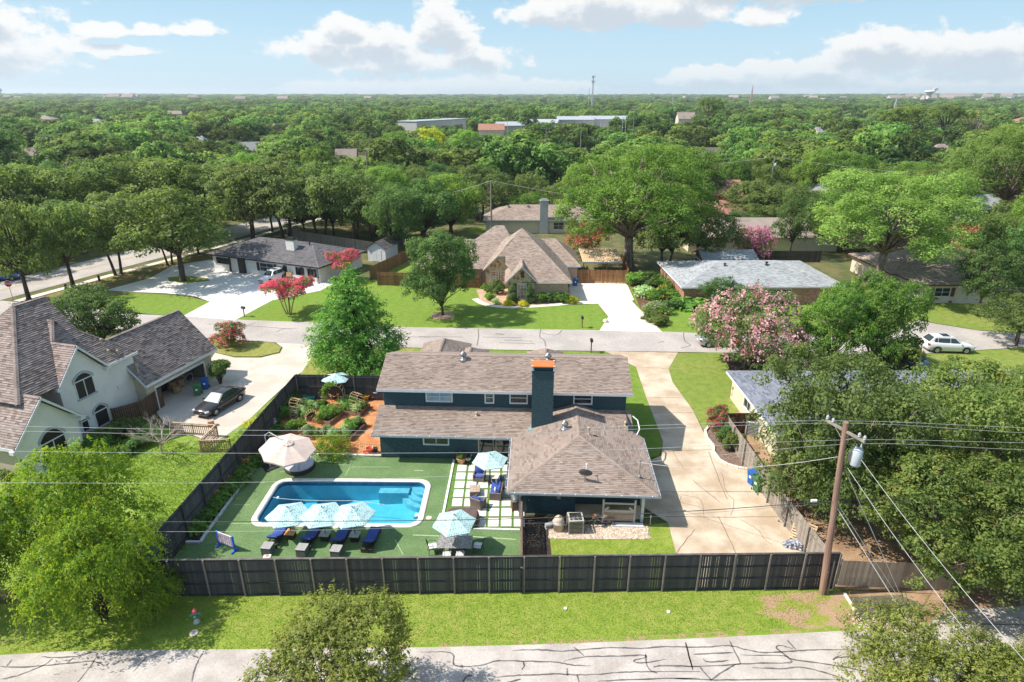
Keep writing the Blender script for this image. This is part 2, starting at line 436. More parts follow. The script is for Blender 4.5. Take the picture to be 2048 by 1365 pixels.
def make_lobes(rng, R0, z0, z1, n, flat=.75, shape='round', lob=.34):
    L = []
    if shape == 'round': n = int(n * 1.6)
    for i in range(n):
        if shape == 'cone':
            f = (i + .5) / n; z = z0 + (z1 - z0) * f; rr = R0 * (1 - f) ** .8 * .8 + .2
            a = rng.uniform(0, 6.28); q = rng.uniform(.35, .95) * rr
            L.append((q * math.cos(a), q * math.sin(a), z, rr * .55, rr * .55, (z1 - z0) * .11)); continue
        a = i * 2.39996 + rng.uniform(-.4, .4); f = (i + .5) / n
        if shape == 'vase':
            z = z0 + (z1 - z0) * (.35 + .5 * rng.random()); q = R0 * .62 * math.sqrt(f)
        else:
            z = z0 + (z1 - z0) * (.16 + .66 * rng.random() ** .8); q = R0 * .74 * math.sqrt(f) * rng.uniform(.85, 1.1)
            z -= (q / R0) ** 2 * (z1 - z0) * .16
        r = R0 * lob * rng.uniform(.75, 1.2)
        L.append((q * math.cos(a), q * math.sin(a), z, r, r, min(r * flat, (z1 - z0) * .36)))
    if shape == 'round': L.append((R0 * rng.uniform(-.15, .15), R0 * rng.uniform(-.15, .15), z0 + (z1 - z0) * .62, R0 * .42, R0 * .42, (z1 - z0) * .32))
    return np.array(L)
def clump_points(rng, L, K, keep=.72, low=-.55):
    out = []; dirs = []; vol = L[:, 3] * L[:, 4] + L[:, 3] * L[:, 5]; pr = vol / vol.sum()
    while len(out) < K:
        idx = rng.choice(len(L), K, p=pr); d = unit(rng.normal(size=(K, 3))); rad = rng.uniform(.72, 1.02, (K, 1))
        p = L[idx, :3] + d * L[idx, 3:6] * rad
        ok = d[:, 2] > low
        for j in range(len(L)):
            q = (((p - L[j, :3]) / L[j, 3:6]) ** 2).sum(1); ok &= (q > keep ** 2) | (idx == j)
        out.extend(p[ok]); dirs.extend(d[ok])
    return np.array(out[:K]), np.array(dirs[:K])
def crown_mesh(name, mat, seed, L, K, m, rc, size, up=.35, spread=.9, low=-.55, cv=.22):
    rng = np.random.default_rng(seed); c, d = clump_points(rng, L, K, low=low)
    # every clump is a little puff: leaves on its shell look outwards from the puff
    e = unit(rng.normal(size=(K * m, 3)) + np.array([0, 0, .35])); k = (rc * rng.uniform(.7, 1.3, (K, 1, 1)) * np.ones((1, m, 1))).reshape(-1, 1)
    P = np.repeat(c, m, 0) + e * k * rng.uniform(.45, 1.1, (K * m, 1)) * np.array([1, 1, .68]); O = e * .8 + np.repeat(d, m, 0) * .35
    tint = np.repeat(rng.normal(.45, cv, K), m) + rng.normal(0, .14, K * m)
    return leaf_mesh(name, P, O, size, tint, mat, rng, up, spread=spread), c, d
def spray_mesh(name, mat, seed, L, K, m, length, droop, size, up=.3, low=-.5, lift=.35, width=.12, ratio=.5, cv=.2):
    rng = np.random.default_rng(seed); c, d = clump_points(rng, L, K, low=low)
    dirs = unit(d * np.array([1, 1, .45]) + rng.normal(size=(K, 3)) * .45 + np.array([0, 0, lift]))
    s = np.linspace(0, 1, m)[None, :, None]; ln = (length * rng.uniform(.5, 1.25, (K, 1, 1)))
    path = c[:, None, :] + dirs[:, None, :] * s * ln + np.array([0, 0, -1.]) * (s ** 2) * ln * droop
    P = path.reshape(-1, 3) + rng.normal(size=(K * m, 3)) * width
    al = np.repeat(dirs, m, 0); O = np.repeat(d, m, 0)
    tint = np.repeat(rng.normal(.42, cv, K), m) + np.tile(np.linspace(-.12, .32, m), K) + rng.normal(0, .12, K * m)
    return leaf_mesh(name, P, O, size, tint, mat, rng, up, ratio=ratio, alongdir=al), c, d
def trunk_mesh(name, mat, seed, L, base_r, h0, stems=1, nl=12, targets=None, wob=.25):
    rr = random.Random(seed); mb = MB(); T = [Vector(l[:3]) for l in L]
    if targets is not None: T = T + [Vector(p) for p in targets[:nl]]
    top = max(l[2] for l in L)
    for st in range(stems):
        a = rr.uniform(0, 6.28) + st * 6.28 / max(1, stems); lean = (0 if stems == 1 else 1.)
        f = Vector((math.cos(a) * base_r * 1.4 * lean, math.sin(a) * base_r * 1.4 * lean, -.15))
        cr = Vector((math.cos(a) * h0 * .3 * lean + rr.uniform(-.2, .2), math.sin(a) * h0 * .3 * lean + rr.uniform(-.2, .2), h0))
        br = base_r / (stems ** .5)
        mb.tube([f, f.lerp(cr, .12) + Vector((0, 0, 0)), f.lerp(cr, .5) + Vector((rr.uniform(-wob, wob), rr.uniform(-wob, wob), 0)) * .4, cr], [br * 1.45, br * 1.02, br * .85, br * .7], 7)
        mine = [p for i, p in enumerate(T) if i % stems == st]
        for p in mine:
            mid = cr.lerp(p, .5) + Vector((rr.uniform(-wob, wob), rr.uniform(-wob, wob), rr.uniform(0, wob)))
            mb.tube([cr - Vector((0, 0, .2)), cr.lerp(mid, .5) + Vector((0, 0, .1)), mid, p], [br * .5, br * .38, br * .26, br * .07], 5)
    return mb.mesh(name, mat, True)

bark = M('bark', (.10, .075, .055), .95, (.045, .035, .028), 5., bump=.8, stretch=(1, 1, .25))
bark_pale = M('bark_pale', (.30, .25, .20), .95, (.13, .10, .08), 5., bump=.6, stretch=(1, 1, .3))
F_oak = foliage_mat('leaves_oak', (.085, .145, .036), (.285, .375, .100), .32, jitter=.14)
F_oak2 = foliage_mat('leaves_live_oak', (.080, .135, .040), (.265, .340, .105), .32, jitter=.14)
F_bright = foliage_mat('leaves_bright', (0.090, 0.186, 0.034), (0.306, 0.456, 0.090), .38)
F_ash = foliage_mat('leaves_ash', (0.062, 0.150, 0.042), (0.210, 0.342, 0.102), .3)
F_syc = foliage_mat('leaves_broad', (0.120, 0.222, 0.050), (0.360, 0.504, 0.132), .38)
F_hack = foliage_mat('leaves_feathery', (.080, .185, .018), (.34, .47, .048), .42, warm=(.33, .36, .03), jitter=.1)
F_jun = foliage_mat('leaves_juniper', (0.102, 0.144, 0.036), (0.360, 0.414, 0.096), .25, warm=(.25, .24, .06), jitter=.1)
F_cyp = foliage_mat('leaves_cypress', (0.054, 0.174, 0.036), (0.228, 0.468, 0.090), .32, jitter=.1)
F_yel = foliage_mat('leaves_yellow', (0.314, 0.374, 0.036), (0.839, 0.796, 0.073), .4)
F_far = foliage_mat('leaves_far', (0.066, 0.138, 0.038), (0.258, 0.378, 0.090), .28, jitter=.5)
F_plant = foliage_mat('leaves_plant', (0.078, 0.198, 0.036), (0.312, 0.504, 0.102), .35)
F_box = foliage_mat('leaves_hedge', (0.053, 0.118, 0.030), (0.196, 0.305, 0.073), .2)
F_pink = foliage_mat('blossom_pink', (0.500, 0.200, 0.280), (0.850, 0.550, 0.600), .25, jitter=.05)
F_rose = foliage_mat('blossom_rose', (0.520, 0.030, 0.100), (0.800, 0.160, 0.260), .3, jitter=.1)
F_hot = foliage_mat('blossom_hot', (0.620, 0.050, 0.140), (0.850, 0.220, 0.320), .3, jitter=.1)
F_red = foliage_mat('blossom_red', (0.450, 0.080, 0.050), (0.650, 0.250, 0.180), .25, jitter=.1)
F_lil = foliage_mat('blossom_lilac', (0.480, 0.140, 0.320), (0.780, 0.380, 0.550), .25, jitter=.05)

PROTO = {}
def proto(key, kind, seed, H, Rr, K, m, size, mat, base=.32, lobes=13, flat=.75, rc=None, trunk_r=.22, stems=1, shape='round', spray=None, bk=None, blossom=None, up=.35, nl=10, low=-.55, lob=.34, cv=.22, h0=None, spread=.9):
    rng = np.random.default_rng(seed); L = make_lobes(rng, Rr, H * base, H, lobes, flat, shape, lob)
    hi = (L[:, 2] + L[:, 5]).max(); L[:, 2] *= (H - .2) / hi if hi > 0 else 1
    if spray:
        cm, c, d = spray_mesh('crown', mat, seed, L, K, m, spray[0], spray[1], size, lift=spray[2], width=spray[3], low=low, cv=cv)
    else:
        cm, c, d = crown_mesh('crown', mat, seed, L, K, m, rc or size * 1.6, size, up=up, low=low, cv=cv, spread=spread)
    tm = trunk_mesh('trunk', bk or bark, seed, L, trunk_r, h0 or H * base * 1.05, stems, nl, c)
    bm = None
    if blossom:
        bmat, Kb, mb_, rb, sb = blossom; rg = np.random.default_rng(seed + 5); c, d = clump_points(rg, L, Kb, low=-.3)
        c = c + d * rb * .8
        P = np.repeat(c, mb_, 0) + rg.normal(size=(Kb * mb_, 3)) * rb * np.array([.7, .7, .9])
        bm = leaf_mesh('blossom', P, np.repeat(d, mb_, 0), sb, np.repeat(rg.normal(.5, .25, Kb), mb_) + rg.normal(0, .15, Kb * mb_), bmat, rg, .3, ratio=.9)
    PROTO[key] = dict(H=H, R=Rr, crown=cm, trunk=tm, blossom=bm); return PROTO[key]
def plant(key, name, label, cat, base, h, r, rz=None, group=None, parts=('trunk', 'crown', 'blossom')):
    p = PROTO[key]
    t = thing(name, label, cat, base, rnd.uniform(0, 6.28) if rz is None else rz, group, (r / p['R'], r / p['R'], h / p['H']))
    for k in parts:
        if p.get(k) is not None: OB({'trunk': 'trunk', 'crown': 'crown', 'blossom': 'blossom'}[k] if h > 1.6 else {'trunk': 'stem', 'crown': 'foliage', 'blossom': 'blossom'}[k], p[k], t)
    return t
def plant_px(key, name, label, cat, u, vb, vt, w, group=None, rz=None, dz=0.):
    """a plant whose foot is at sight line (u, vb), whose top is at vt and whose crown is w pixels wide"""
    b = G(u, vb, dz); mid = b + Vector((0, 0, 2)); rr = w / 2 * MPP(mid)
    h = HT(u, vt, b.y) - dz
    return plant(key, name, label, cat, b, max(h, .15), rr, rz, group)
# middle distance
for i in range(3): proto('oak%d' % i, 'oak', 11 + i, 9.5, 6., 250, 48, .30, F_oak, .30, 13, .62, rc=.85, trunk_r=.32, nl=14)
for i in range(2): proto('live%d' % i, 'oak', 21 + i, 9.0, 6., 270, 48, .29, F_oak2, .30, 15, .6, rc=.8, trunk_r=.30, stems=2, nl=16)
for i in range(3): proto('broad%d' % i, 'broad', 31 + i, 12., 6., 260, 48, .33, F_bright, .22, 15, .9, rc=.95, trunk_r=.32, nl=14)
for i in range(2): proto('ash%d' % i, 'ash', 41 + i, 10., 5., 260, 46, .27, F_ash, .24, 14, .9, rc=.75, trunk_r=.22, nl=12)
proto('syc0', 'broad', 51, 14., 8., 800, 60, .20, F_syc, .33, 20, .85, trunk_r=.45, nl=26, bk=bark_pale, lob=.28, rc=.75)
proto('syc1', 'broad', 52, 14., 8., 700, 62, .20, F_bright, .26, 18, .9, trunk_r=.55, nl=20, bk=bark_pale, lob=.30, rc=.75)
proto('yellow', 'broad', 53, 14., 5., 150, 30, .42, F_yel, .3, 10, .8, rc=.8, trunk_r=.28, nl=14, lob=.36)
proto('pine0', 'pine', 61, 16., 6., 130, 52, .32, F_oak, .42, 9, .42, trunk_r=.34, nl=12, lob=.36, cv=.15, rc=.8)
proto('poplar', 'broad', 62, 16., 4.5, 200, 34, .45, F_ash, .1, 14, 1.2, rc=.9, trunk_r=.3)
for i in range(4): proto('far%d' % i, 'far', 71 + i, 10., 5.6, 85, 24, .72, F_far, .2, 10, .8, trunk_r=.3, nl=2, rc=1.05)
proto('bare', 'bare', 80, 12., 5., 60, 4, .3, F_yel, .3, 14, .9, trunk_r=.25, nl=40, bk=bark_pale)
# nearer ones
proto('cypress', 'cypress', 101, 11., 4.6, 2700, 16, .21, F_cyp, .03, 46, 1., shape='cone', spray=(1.15, .4, .4, .09), trunk_r=.22, nl=8, low=-.7, h0=8.)
proto('lawn_tree', 'ash', 102, 8.6, 4.3, 640, 50, .18, F_ash, .13, 18, .95, rc=.5, trunk_r=.16, nl=14)
proto('back_tree', 'ash', 103, 6., 4., 420, 44, .19, F_ash, .1, 14, .8, rc=.5, trunk_r=.18, nl=10)
proto('myrtle_green', 'myrtle', 104, 8.5, 4.6, 560, 44, .20, F_bright, .10, 18, .9, rc=.52, trunk_r=.3, stems=4, nl=12, bk=bark_pale)
proto('myrtle_pink', 'myrtle', 105, 7.5, 4.6, 380, 30, .19, F_ash, .12, 18, .9, rc=.5, trunk_r=.25, stems=4, nl=12, bk=bark_pale, blossom=(F_pink, 900, 9, .18, .16))
proto('myrtle_hot', 'myrtle', 106, 5., 3.6, 330, 10, .20, F_ash, .42, 11, .6, trunk_r=.16, stems=5, nl=10, bk=bark_pale, shape='vase', lob=.32, blossom=(F_hot, 300, 16, .20, .17))
proto('myrtle_far', 'myrtle', 107, 6., 4., 300, 9, .28, F_oak, .15, 11, .8, trunk_r=.18, stems=3, blossom=(F_red, 260, 9, .3, .26))
proto('myrtle_lilac', 'myrtle', 108, 5., 4., 200, 8, .30, F_oak, .2, 11, .7, trunk_r=.18, stems=3, blossom=(F_lil, 300, 10, .32, .28))
proto('red_shrub', 'shrub', 109, 3.2, 1.9, 420, 11, .15, F_ash, .05, 10, .9, trunk_r=.1, stems=4, blossom=(F_rose, 240, 12, .13, .11))
proto('hedge', 'shrub', 110, 2.3, 1.1, 900, 12, .09, F_box, .02, 9, 1., trunk_r=.08, rc=.10, low=-.9)
for i in range(3): proto('bush%d' % i, 'shrub', 111 + i, 1.6, 1.1, 110, 30, .13, (F_plant, F_oak, F_ash)[i], .03, 8, .8, rc=.22, trunk_r=.04, stems=3, nl=4, low=-.6)
proto('veg', 'plant', 115, .7, .55, 90, 9, .11, F_plant, .05, 6, .8, trunk_r=.02, stems=3, nl=4, low=-.5)
proto('veg_pale', 'plant', 116, .7, .55, 90, 9, .10, foliage_mat('leaves_pale', (0.236, 0.352, 0.172), (0.576, 0.749, 0.394), .3), .05, 6, .8, trunk_r=.02, stems=3, nl=4, low=-.5)
proto('veg_flower', 'plant', 117, .8, .6, 80, 9, .10, F_plant, .05, 6, .8, trunk_r=.02, stems=3, nl=4, blossom=(foliage_mat('blossom_orange', (0.700, 0.250, 0.030), (0.850, 0.600, 0.080), .2), 14, 6, .05, .07))
proto('lily', 'plant', 118, .65, .45, 70, 9, .22, F_plant, .02, 5, .9, spray=(.5, .7, .6, .02), trunk_r=.015, stems=2, nl=3, cv=.1)
proto('fern', 'plant', 119, 1.5, 1.3, 300, 16, .10, F_hack, .05, 9, .8, spray=(.7, .5, .5, .05), trunk_r=.05, stems=3)
proto('column', 'shrub', 120, 2.6, .5, 420, 10, .10, F_ash, .02, 12, 1., shape='cone', trunk_r=.05, low=-.8)
proto('gold', 'shrub', 121, .8, .55, 130, 10, .10, F_yel, .02, 7, .9, trunk_r=.03, low=-.8)
# foreground
proto('near_feather', 'hack', 131, 6.6, 4.4, 1500, 22, .15, F_hack, .08, 22, .8, spray=(1.25, .75, .45, .06), trunk_r=.16, stems=5, nl=14, lob=.23, cv=.2, low=-.45)
proto('near_feather2', 'hack', 132, 5.6, 4.4, 1400, 22, .15, F_hack, .08, 20, .8, spray=(1.25, .8, .45, .06), trunk_r=.14, stems=5, nl=14, lob=.23, cv=.2, low=-.45)
proto('near_juniper', 'jun', 133, 7., 3.4, 3000, 14, .135, F_jun, .05, 26, .9, spray=(.65, .1, .7, .05), trunk_r=.16, stems=3, nl=10, lob=.32)
proto('near_juniper2', 'jun', 134, 6., 4.2, 3300, 14, .135, F_jun, .05, 28, .7, spray=(.7, .1, .7, .05), trunk_r=.16, stems=3, nl=10, lob=.32)
proto('near_oak', 'oak', 135, 9., 6., 900, 40, .175, F_oak2, .14, 26, .62, trunk_r=.26, stems=3, nl=22, lob=.26, rc=.50, bk=bark_pale, cv=.25)
proto('near_oak2', 'oak', 136, 9., 6., 900, 40, .175, foliage_mat('leaves_post_oak', (.090, .155, .038), (.310, .395, .100), .3, warm=(.26, .24, .07), jitter=.1), .14, 26, .62, trunk_r=.26, stems=3, nl=22, lob=.26, rc=.50, bk=bark_pale, cv=.25)

# ------------------------------------------------------------------ the ground and everything laid on it
soil = M('soil', (.075, .095, .03), .95, (.15, .13, .055), .35, bump=.5, bscale=8, fine=.35)
g_front = grass_mat('grass_verge', (.165, .235, .032), (.235, .30, .05), (.31, .28, .09), .7)
g_lawn = grass_mat('grass_lawn', (.125, .205, .028), (.165, .25, .04), (.24, .25, .07), .45, mow=4)
g_lawn2 = grass_mat('grass_lawn_plain', (.14, .20, .035), (.19, .25, .05), (.29, .255, .09), .7)
g_dry = grass_mat('grass_dry', (.20, .22, .05), (.26, .26, .075), (.35, .29, .12), .85)
g_long = grass_mat('grass_long', (.14, .23, .03), (.23, .32, .06), (.33, .34, .12), .7)
asphalt = M('asphalt_pale', (.36, .318, .29), .9, (.475, .43, .395), .6, detail=9, bump=.25, bscale=60, fine=.14)
asphalt_mid = M('asphalt_street', (.345, .31, .29), .9, (.42, .38, .35), .25, bump=.25, bscale=60, fine=.14)
asphalt_old = M('asphalt_old', (.075, .065, .062), .9, (.16, .13, .11), .8, bump=.6, bscale=25, fine=.3)
tar = M('tar', (.085, .078, .08), .7, (.16, .15, .145), 1.2, fine=.3)
tar_grey = M('crack', (.16, .14, .13), .9, (.2, .18, .16), 3.)
conc = M('concrete_tan', (.40, .305, .215), .85, (.56, .465, .36), .5, detail=9, bump=.15, bscale=50, fine=.07)
conc_pale = M('concrete_pale', (.60, .54, .46), .85, (.69, .63, .55), .4, detail=7, bump=.1, bscale=50, fine=.05)
conc_white = M('concrete_white', (.64, .61, .57), .85, (.70, .67, .63), .4, detail=7, fine=.05)
conc_red = M('concrete_rose', (.47, .40, .34), .85, (.57, .50, .43), .4, detail=7, fine=.06)
joint = M('joint', (.17, .12, .085), .9, (.23, .17, .12), 2.)
mulch = M('mulch', (.085, .045, .028), .95, (.16, .085, .05), 4., bump=1., bscale=30, fine=.5)
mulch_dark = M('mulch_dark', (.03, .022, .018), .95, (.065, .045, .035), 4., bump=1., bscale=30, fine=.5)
bark_red = M('mulch_orange', (.43, .17, .065), .95, (.55, .26, .12), 1.2, detail=6, bump=.6, bscale=30, fine=.25)
dirt = M('dirt', (.24, .15, .09), .95, (.36, .24, .15), .8, bump=.6, bscale=20, fine=.3)
gravel_m = M('gravel', (.60, .52, .43), .9, (.36, .27, .20), 9., bump=1., bscale=25, fine=.3, lo=.45, hi=.55)
turf = M('turf', (.095, .165, .062), .9, (.13, .205, .08), .5, detail=7, bump=.4, bscale=90, fine=.22)
turf_line = M('turf_seam', (.36, .42, .27), .9, (.28, .37, .2), 3.)
white_paint = M('white_paint', (.78, .77, .75), .5, (.70, .69, .67), 2.)
yellow_paint = M('yellow_paint', (.62, .42, .10), .7, (.5, .36, .15), 2.)

def patch(name, px, mat, z, ext=()):
    mb = MB(); mb.face([Vector((p.x, p.y, z)) for p in (G(u, v) for u, v in px)])
    return struct(name, mb, mat)
def ribbon_pts(path, w, z=None):
    P = [Vector(p) for p in path]; L, Rr = [], []
    for i, p in enumerate(P):
        d = P[min(i + 1, len(P) - 1)] - P[max(i - 1, 0)]; d.z = 0; d.normalize(); s = Vector((-d.y, d.x, 0))
        ww = (w[i] if isinstance(w, (list, tuple)) else w) / 2
        L.append(p + s * ww); Rr.append(p - s * ww)
    return L, Rr
def ribbon(mb, path, w, z):
    L, Rr = ribbon_pts(path, w)
    for i in range(len(L) - 1): mb.face([(Rr[i].x, Rr[i].y, z), (Rr[i + 1].x, Rr[i + 1].y, z), (L[i + 1].x, L[i + 1].y, z), (L[i].x, L[i].y, z)])
    return mb
def smooth_path(P, n=4, jit=0., rr=rnd):
    out = []
    for i in range(len(P) - 1):
        a, b, c, d = P[max(i - 1, 0)], P[i], P[i + 1], P[min(i + 2, len(P) - 1)]
        for k in range(n):
            t = k / n
            q = .5 * ((2 * b) + (c - a) * t + (2 * a - 5 * b + 4 * c - d) * t * t + (3 * b - a - 3 * c + d) * t ** 3)
            out.append(q + Vector((rr.uniform(-jit, jit), rr.uniform(-jit, jit), 0)))
    out.append(P[-1]); return out

# the land: one sheet from under the camera to low rises on the horizon
mb = MB(); rings = []
for r in (0.5, 12, 30, 60, 120, 250, 500, 900, 1500, 2300, 3200, 4500, 6500, 9000):
    ring = []
    for k in range(96):
        a = 2 * math.pi * k / 96
        zz = -.03 if r < 1400 else max(0, (r - 1400) / 7600) * 34 + 5 * math.sin(a * 9 + r * .001) * (r / 9000) - .03
        ring.append(Vector((r * math.cos(a), r * math.sin(a), zz)))
    rings.append(ring)
mb.loft(rings, True, True, False)
pool_c = Vector((-11.27, 35.12, 0)); pool_rz = R(-.6); PW, PD = 11.15, 5.35
def pxy(x, y, z=0.): return pool_c + Matrix.Rotation(pool_rz, 3, 'Z') @ Vector((x, y, z))
# leave the pool's hole open: the land sheet is cut around it by building the inner disc as a ring about the pool
def rrect(hx, hy, r, n=7):
    ps = []
    for sx, sy, a0 in ((1, 1, 0), (-1, 1, 90), (-1, -1, 180), (1, -1, 270)):
        for k in range(n + 1):
            a = R(a0 + 90 * k / n); ps.append((sx * (hx - r) + r * math.cos(a), sy * (hy - r) + r * math.sin(a)))
    return ps
hole = [pxy(*p) for p in rrect(PW / 2 - .2, PD / 2 - .2, .75)]
land = MB(); land.v = list(mb.v); keep = [i for i, f in enumerate(mb.f)]
land = MB()
far = rings[4:]
land.loft(far, True, False, False)
def holed(mbx, outer, inner, z):
    """flat sheet with outline outer and a hole inner (both counter-clockwise), bridged by angle"""
    ic = sum((Vector((p[0], p[1], 0)) for p in inner), Vector()) / len(inner)
    ang = lambda p: math.atan2(p[1] - ic.y, p[0] - ic.x)
    n = 240
    def hit(polyg, a):
        d = Vector((math.cos(a), math.sin(a))); best = None
        for i in range(len(polyg)):
            p = Vector((polyg[i][0] - ic.x, polyg[i][1] - ic.y)); q = Vector((polyg[(i + 1) % len(polyg)][0] - ic.x, polyg[(i + 1) % len(polyg)][1] - ic.y)); e = q - p
            den = d.x * e.y - d.y * e.x
            if abs(den) < 1e-12: continue
            t = (p.x * e.y - p.y * e.x) / den; u = (p.x * d.y - p.y * d.x) / den
            if t > 0 and -1e-9 <= u <= 1 + 1e-9: best = t if best is None else max(best, t)
        return Vector((ic.x + d.x * best, ic.y + d.y * best, z))
    A = sorted(set([round(2 * math.pi * k / n - math.pi, 6) for k in range(n)] + [round(ang(p), 6) for p in outer] + [round(ang(p), 6) for p in inner]))
    O = [hit(outer, a) for a in A]; I = [hit(inner, a) for a in A]
    for i in range(len(A)):
        j = (i + 1) % len(A); mbx.face([I[i], O[i], O[j], I[j]])
holed(land, [(p.x, p.y) for p in rings[4]], [(p.x, p.y) for p in hole], -.03)
struct('ground', land, soil)

def road(name, path, w, mat, z):
    return struct(name, ribbon(MB(), path, w, z), mat)
# front street
fs = [(-420, 1332), (0, 1311), (140, 1303), (300, 1300), (520, 1299), (880, 1295), (1130, 1288), (1400, 1277), (1600, 1267), (1745, 1259), (1790, 1266), (1850, 1258), (1872, 1236), (1900, 1222), (2120, 1208), (2500, 1190)]
fsp = [G(u, v) for u, v in fs]
mb = MB(); mb.face([Vector((p.x, p.y, .012)) for p in fsp] + [Vector((fsp[-1].x + 8, 2, .012)), Vector((fsp[0].x - 8, 2, .012))])
street = struct('front_street', mb, asphalt)
def zz(ox, oy, s, pts): return [(ox + x / s, oy + y / s) for x, y in pts]
seams = [zz(700, 1050, 2.926, p) for p in (
    [(950, 735), (1100, 733), (1250, 740), (1400, 728), (1560, 720), (1700, 725), (1850, 715), (2048, 720)],
    [(410, 745), (590, 750), (610, 820), (680, 830), (760, 825), (870, 798), (1010, 800), (1200, 805), (1300, 822), (1410, 828)],
    [(840, 895), (960, 885), (1060, 880), (1200, 875), (1380, 880), (1560, 868), (1740, 860), (2048, 860)], [(655, 935), (680, 890), (715, 885)],
    [(1250, 800), (1370, 775), (1540, 770), (1715, 765), (1720, 780), (1660, 795), (1700, 810), (1850, 790)], [(1730, 755), (1745, 840), (1800, 870)],
    [(1775, 835), (1830, 825), (2048, 830)], [(1960, 690), (2005, 850)], [(1310, 715), (1370, 770)], [(1270, 840), (1275, 885)], [(1330, 880), (1345, 940)],
    [(1450, 918), (1700, 905), (2048, 900)], [(900, 930), (1000, 905)], [(1010, 800), (1020, 825), (1005, 850)])]
seams += [zz(1348, 1000, 2.926, p) for p in (
    [(0, 862), (200, 862), (320, 855), (430, 880), (520, 895), (640, 890), (820, 880), (1060, 880)], [(325, 825), (390, 960)], [(70, 835), (110, 1000)],
    [(0, 980), (210, 975), (440, 960), (660, 955), (680, 935), (600, 870), (630, 855), (700, 875)], [(390, 910), (640, 915), (690, 935), (940, 970), (1150, 1010), (1400, 1040)],
    [(210, 1060), (330, 980), (390, 960)], [(460, 985), (640, 990), (740, 980), (870, 1010), (1000, 1050)], [(0, 1045), (210, 1055), (440, 1055), (1000, 1050)],
    [(150, 980), (220, 1060)], [(930, 940), (950, 925), (1030, 920)], [(110, 905), (350, 895)], [(1810, 740), (1850, 770), (1880, 850)], [(1500, 735), (1640, 725), (2048, 735)], [(170, 930), (200, 950), (320, 942)], [(660, 820), (715, 880)])]
seams += [zz(0, 1050, 2.926, p) for p in (
    [(0, 905), (100, 885), (240, 830), (310, 785)], [(0, 830), (130, 835), (380, 815), (540, 800), (600, 820)], [(440, 940), (530, 830), (560, 780)],
    [(240, 775), (420, 775), (540, 745)], [(390, 815), (430, 780)], [(780, 860), (850, 785), (850, 765), (800, 765)], [(1120, 940), (1140, 850), (1165, 790), (1195, 740)], [(40, 830), (70, 790)], [(1130, 768), (1165, 778)])]
for sm in seams:
    P = smooth_path([G(u, v) for u, v in sm], 6, .018)
    L = len(P); w = [.078 * rnd.uniform(.6, 1.25) * min(1, .35 + 1.2 * min(i, L - 1 - i) / L * 4) for i in range(L)]
    ribbon(MB(), P, w, .017).build('tar_seam', tar, street)

# middle street
top = [(-200, 584), (60, 607), (140, 612), (300, 629), (372, 633), (480, 640), (640, 646), (820, 655), (1205, 661), (1330, 664), (1500, 670), (1640, 673), (1760, 670), (1836, 641), (1870, 648), (1960, 662), (2060, 668), (2300, 676)]
bot = [(2300, 694), (2060, 694), (1940, 702), (1830, 709), (1640, 709), (1400, 705), (1000, 700), (830, 696), (640, 691), (560, 686), (420, 677), (300, 666), (120, 646), (-200, 622)]
mstreet = patch('middle_street', top + bot, asphalt_mid, .012)
for sm in [zz(700, 380, 2.923, p) for p in ([(750, 815), (752, 860), (742, 910)], [(1115, 815), (1110, 860), (1135, 880), (1145, 918)], [(1950, 835), (1957, 885), (1990, 910), (1935, 925)], [(850, 838), (905, 848), (850, 846)],
           [(1240, 820), (1205, 850), (1120, 838)], [(780, 862), (1000, 866)], [(900, 880), (1070, 886)], [(870, 895), (1080, 900)], [(1800, 895), (1840, 885)], [(400, 858), (660, 862)])] + \
          [zz(380, 440, 4.267, p) for p in ([(150, 890), (560, 910), (860, 935)], [(470, 910), (560, 880)], [(740, 960), (790, 935), (900, 930)], [(1380, 985), (2048, 1005)])]:
    P = smooth_path([G(u, v) for u, v in sm], 4, .03)
    ribbon(MB(), P, .13, .017).build('crack', tar_grey, mstreet)
# side street with its painted centre line, and the ways beyond
cl = smooth_path([G(u, v) for u, v in [(-400, 690), (-160, 624), (-40, 592), (78, 562), (141, 545.5), (220, 526), (330, 499), (430, 474), (560, 440), (700, 405)]], 4)
side = road('side_street', cl, 9.5, asphalt_mid, .006)
for off in (-.12, .12):
    L, _ = ribbon_pts(cl, abs(off) * 2); L2, R2 = ribbon_pts(cl, .24)
    ribbon(MB(), L2 if off > 0 else R2, .11, .018).build('centre_line', yellow_paint, side)
walk = [p for p in ribbon_pts(cl, 14.6)[1]][8:]
road('sidewalk', walk, 1.3, conc_pale, .03)
for i, px in enumerate(([(930, 345), (1010, 318), (1060, 308), (1130, 300)], [(880, 300), (985, 262), (1120, 258), (1260, 266)], [(1280, 330), (1180, 318), (1100, 310), (1000, 300)], [(1650, 420), (1900, 395), (2060, 402), (2300, 420)])):
    road('far_street', smooth_path([G(u, v) for u, v in px], 4), (7, 12, 6, 7)[i], asphalt_mid, .01 + .004 * i)
patch('parking_lot', [(955, 268), (1010, 262), (1240, 272), (1240, 262), (1100, 252), (960, 252)], conc_pale, .03)

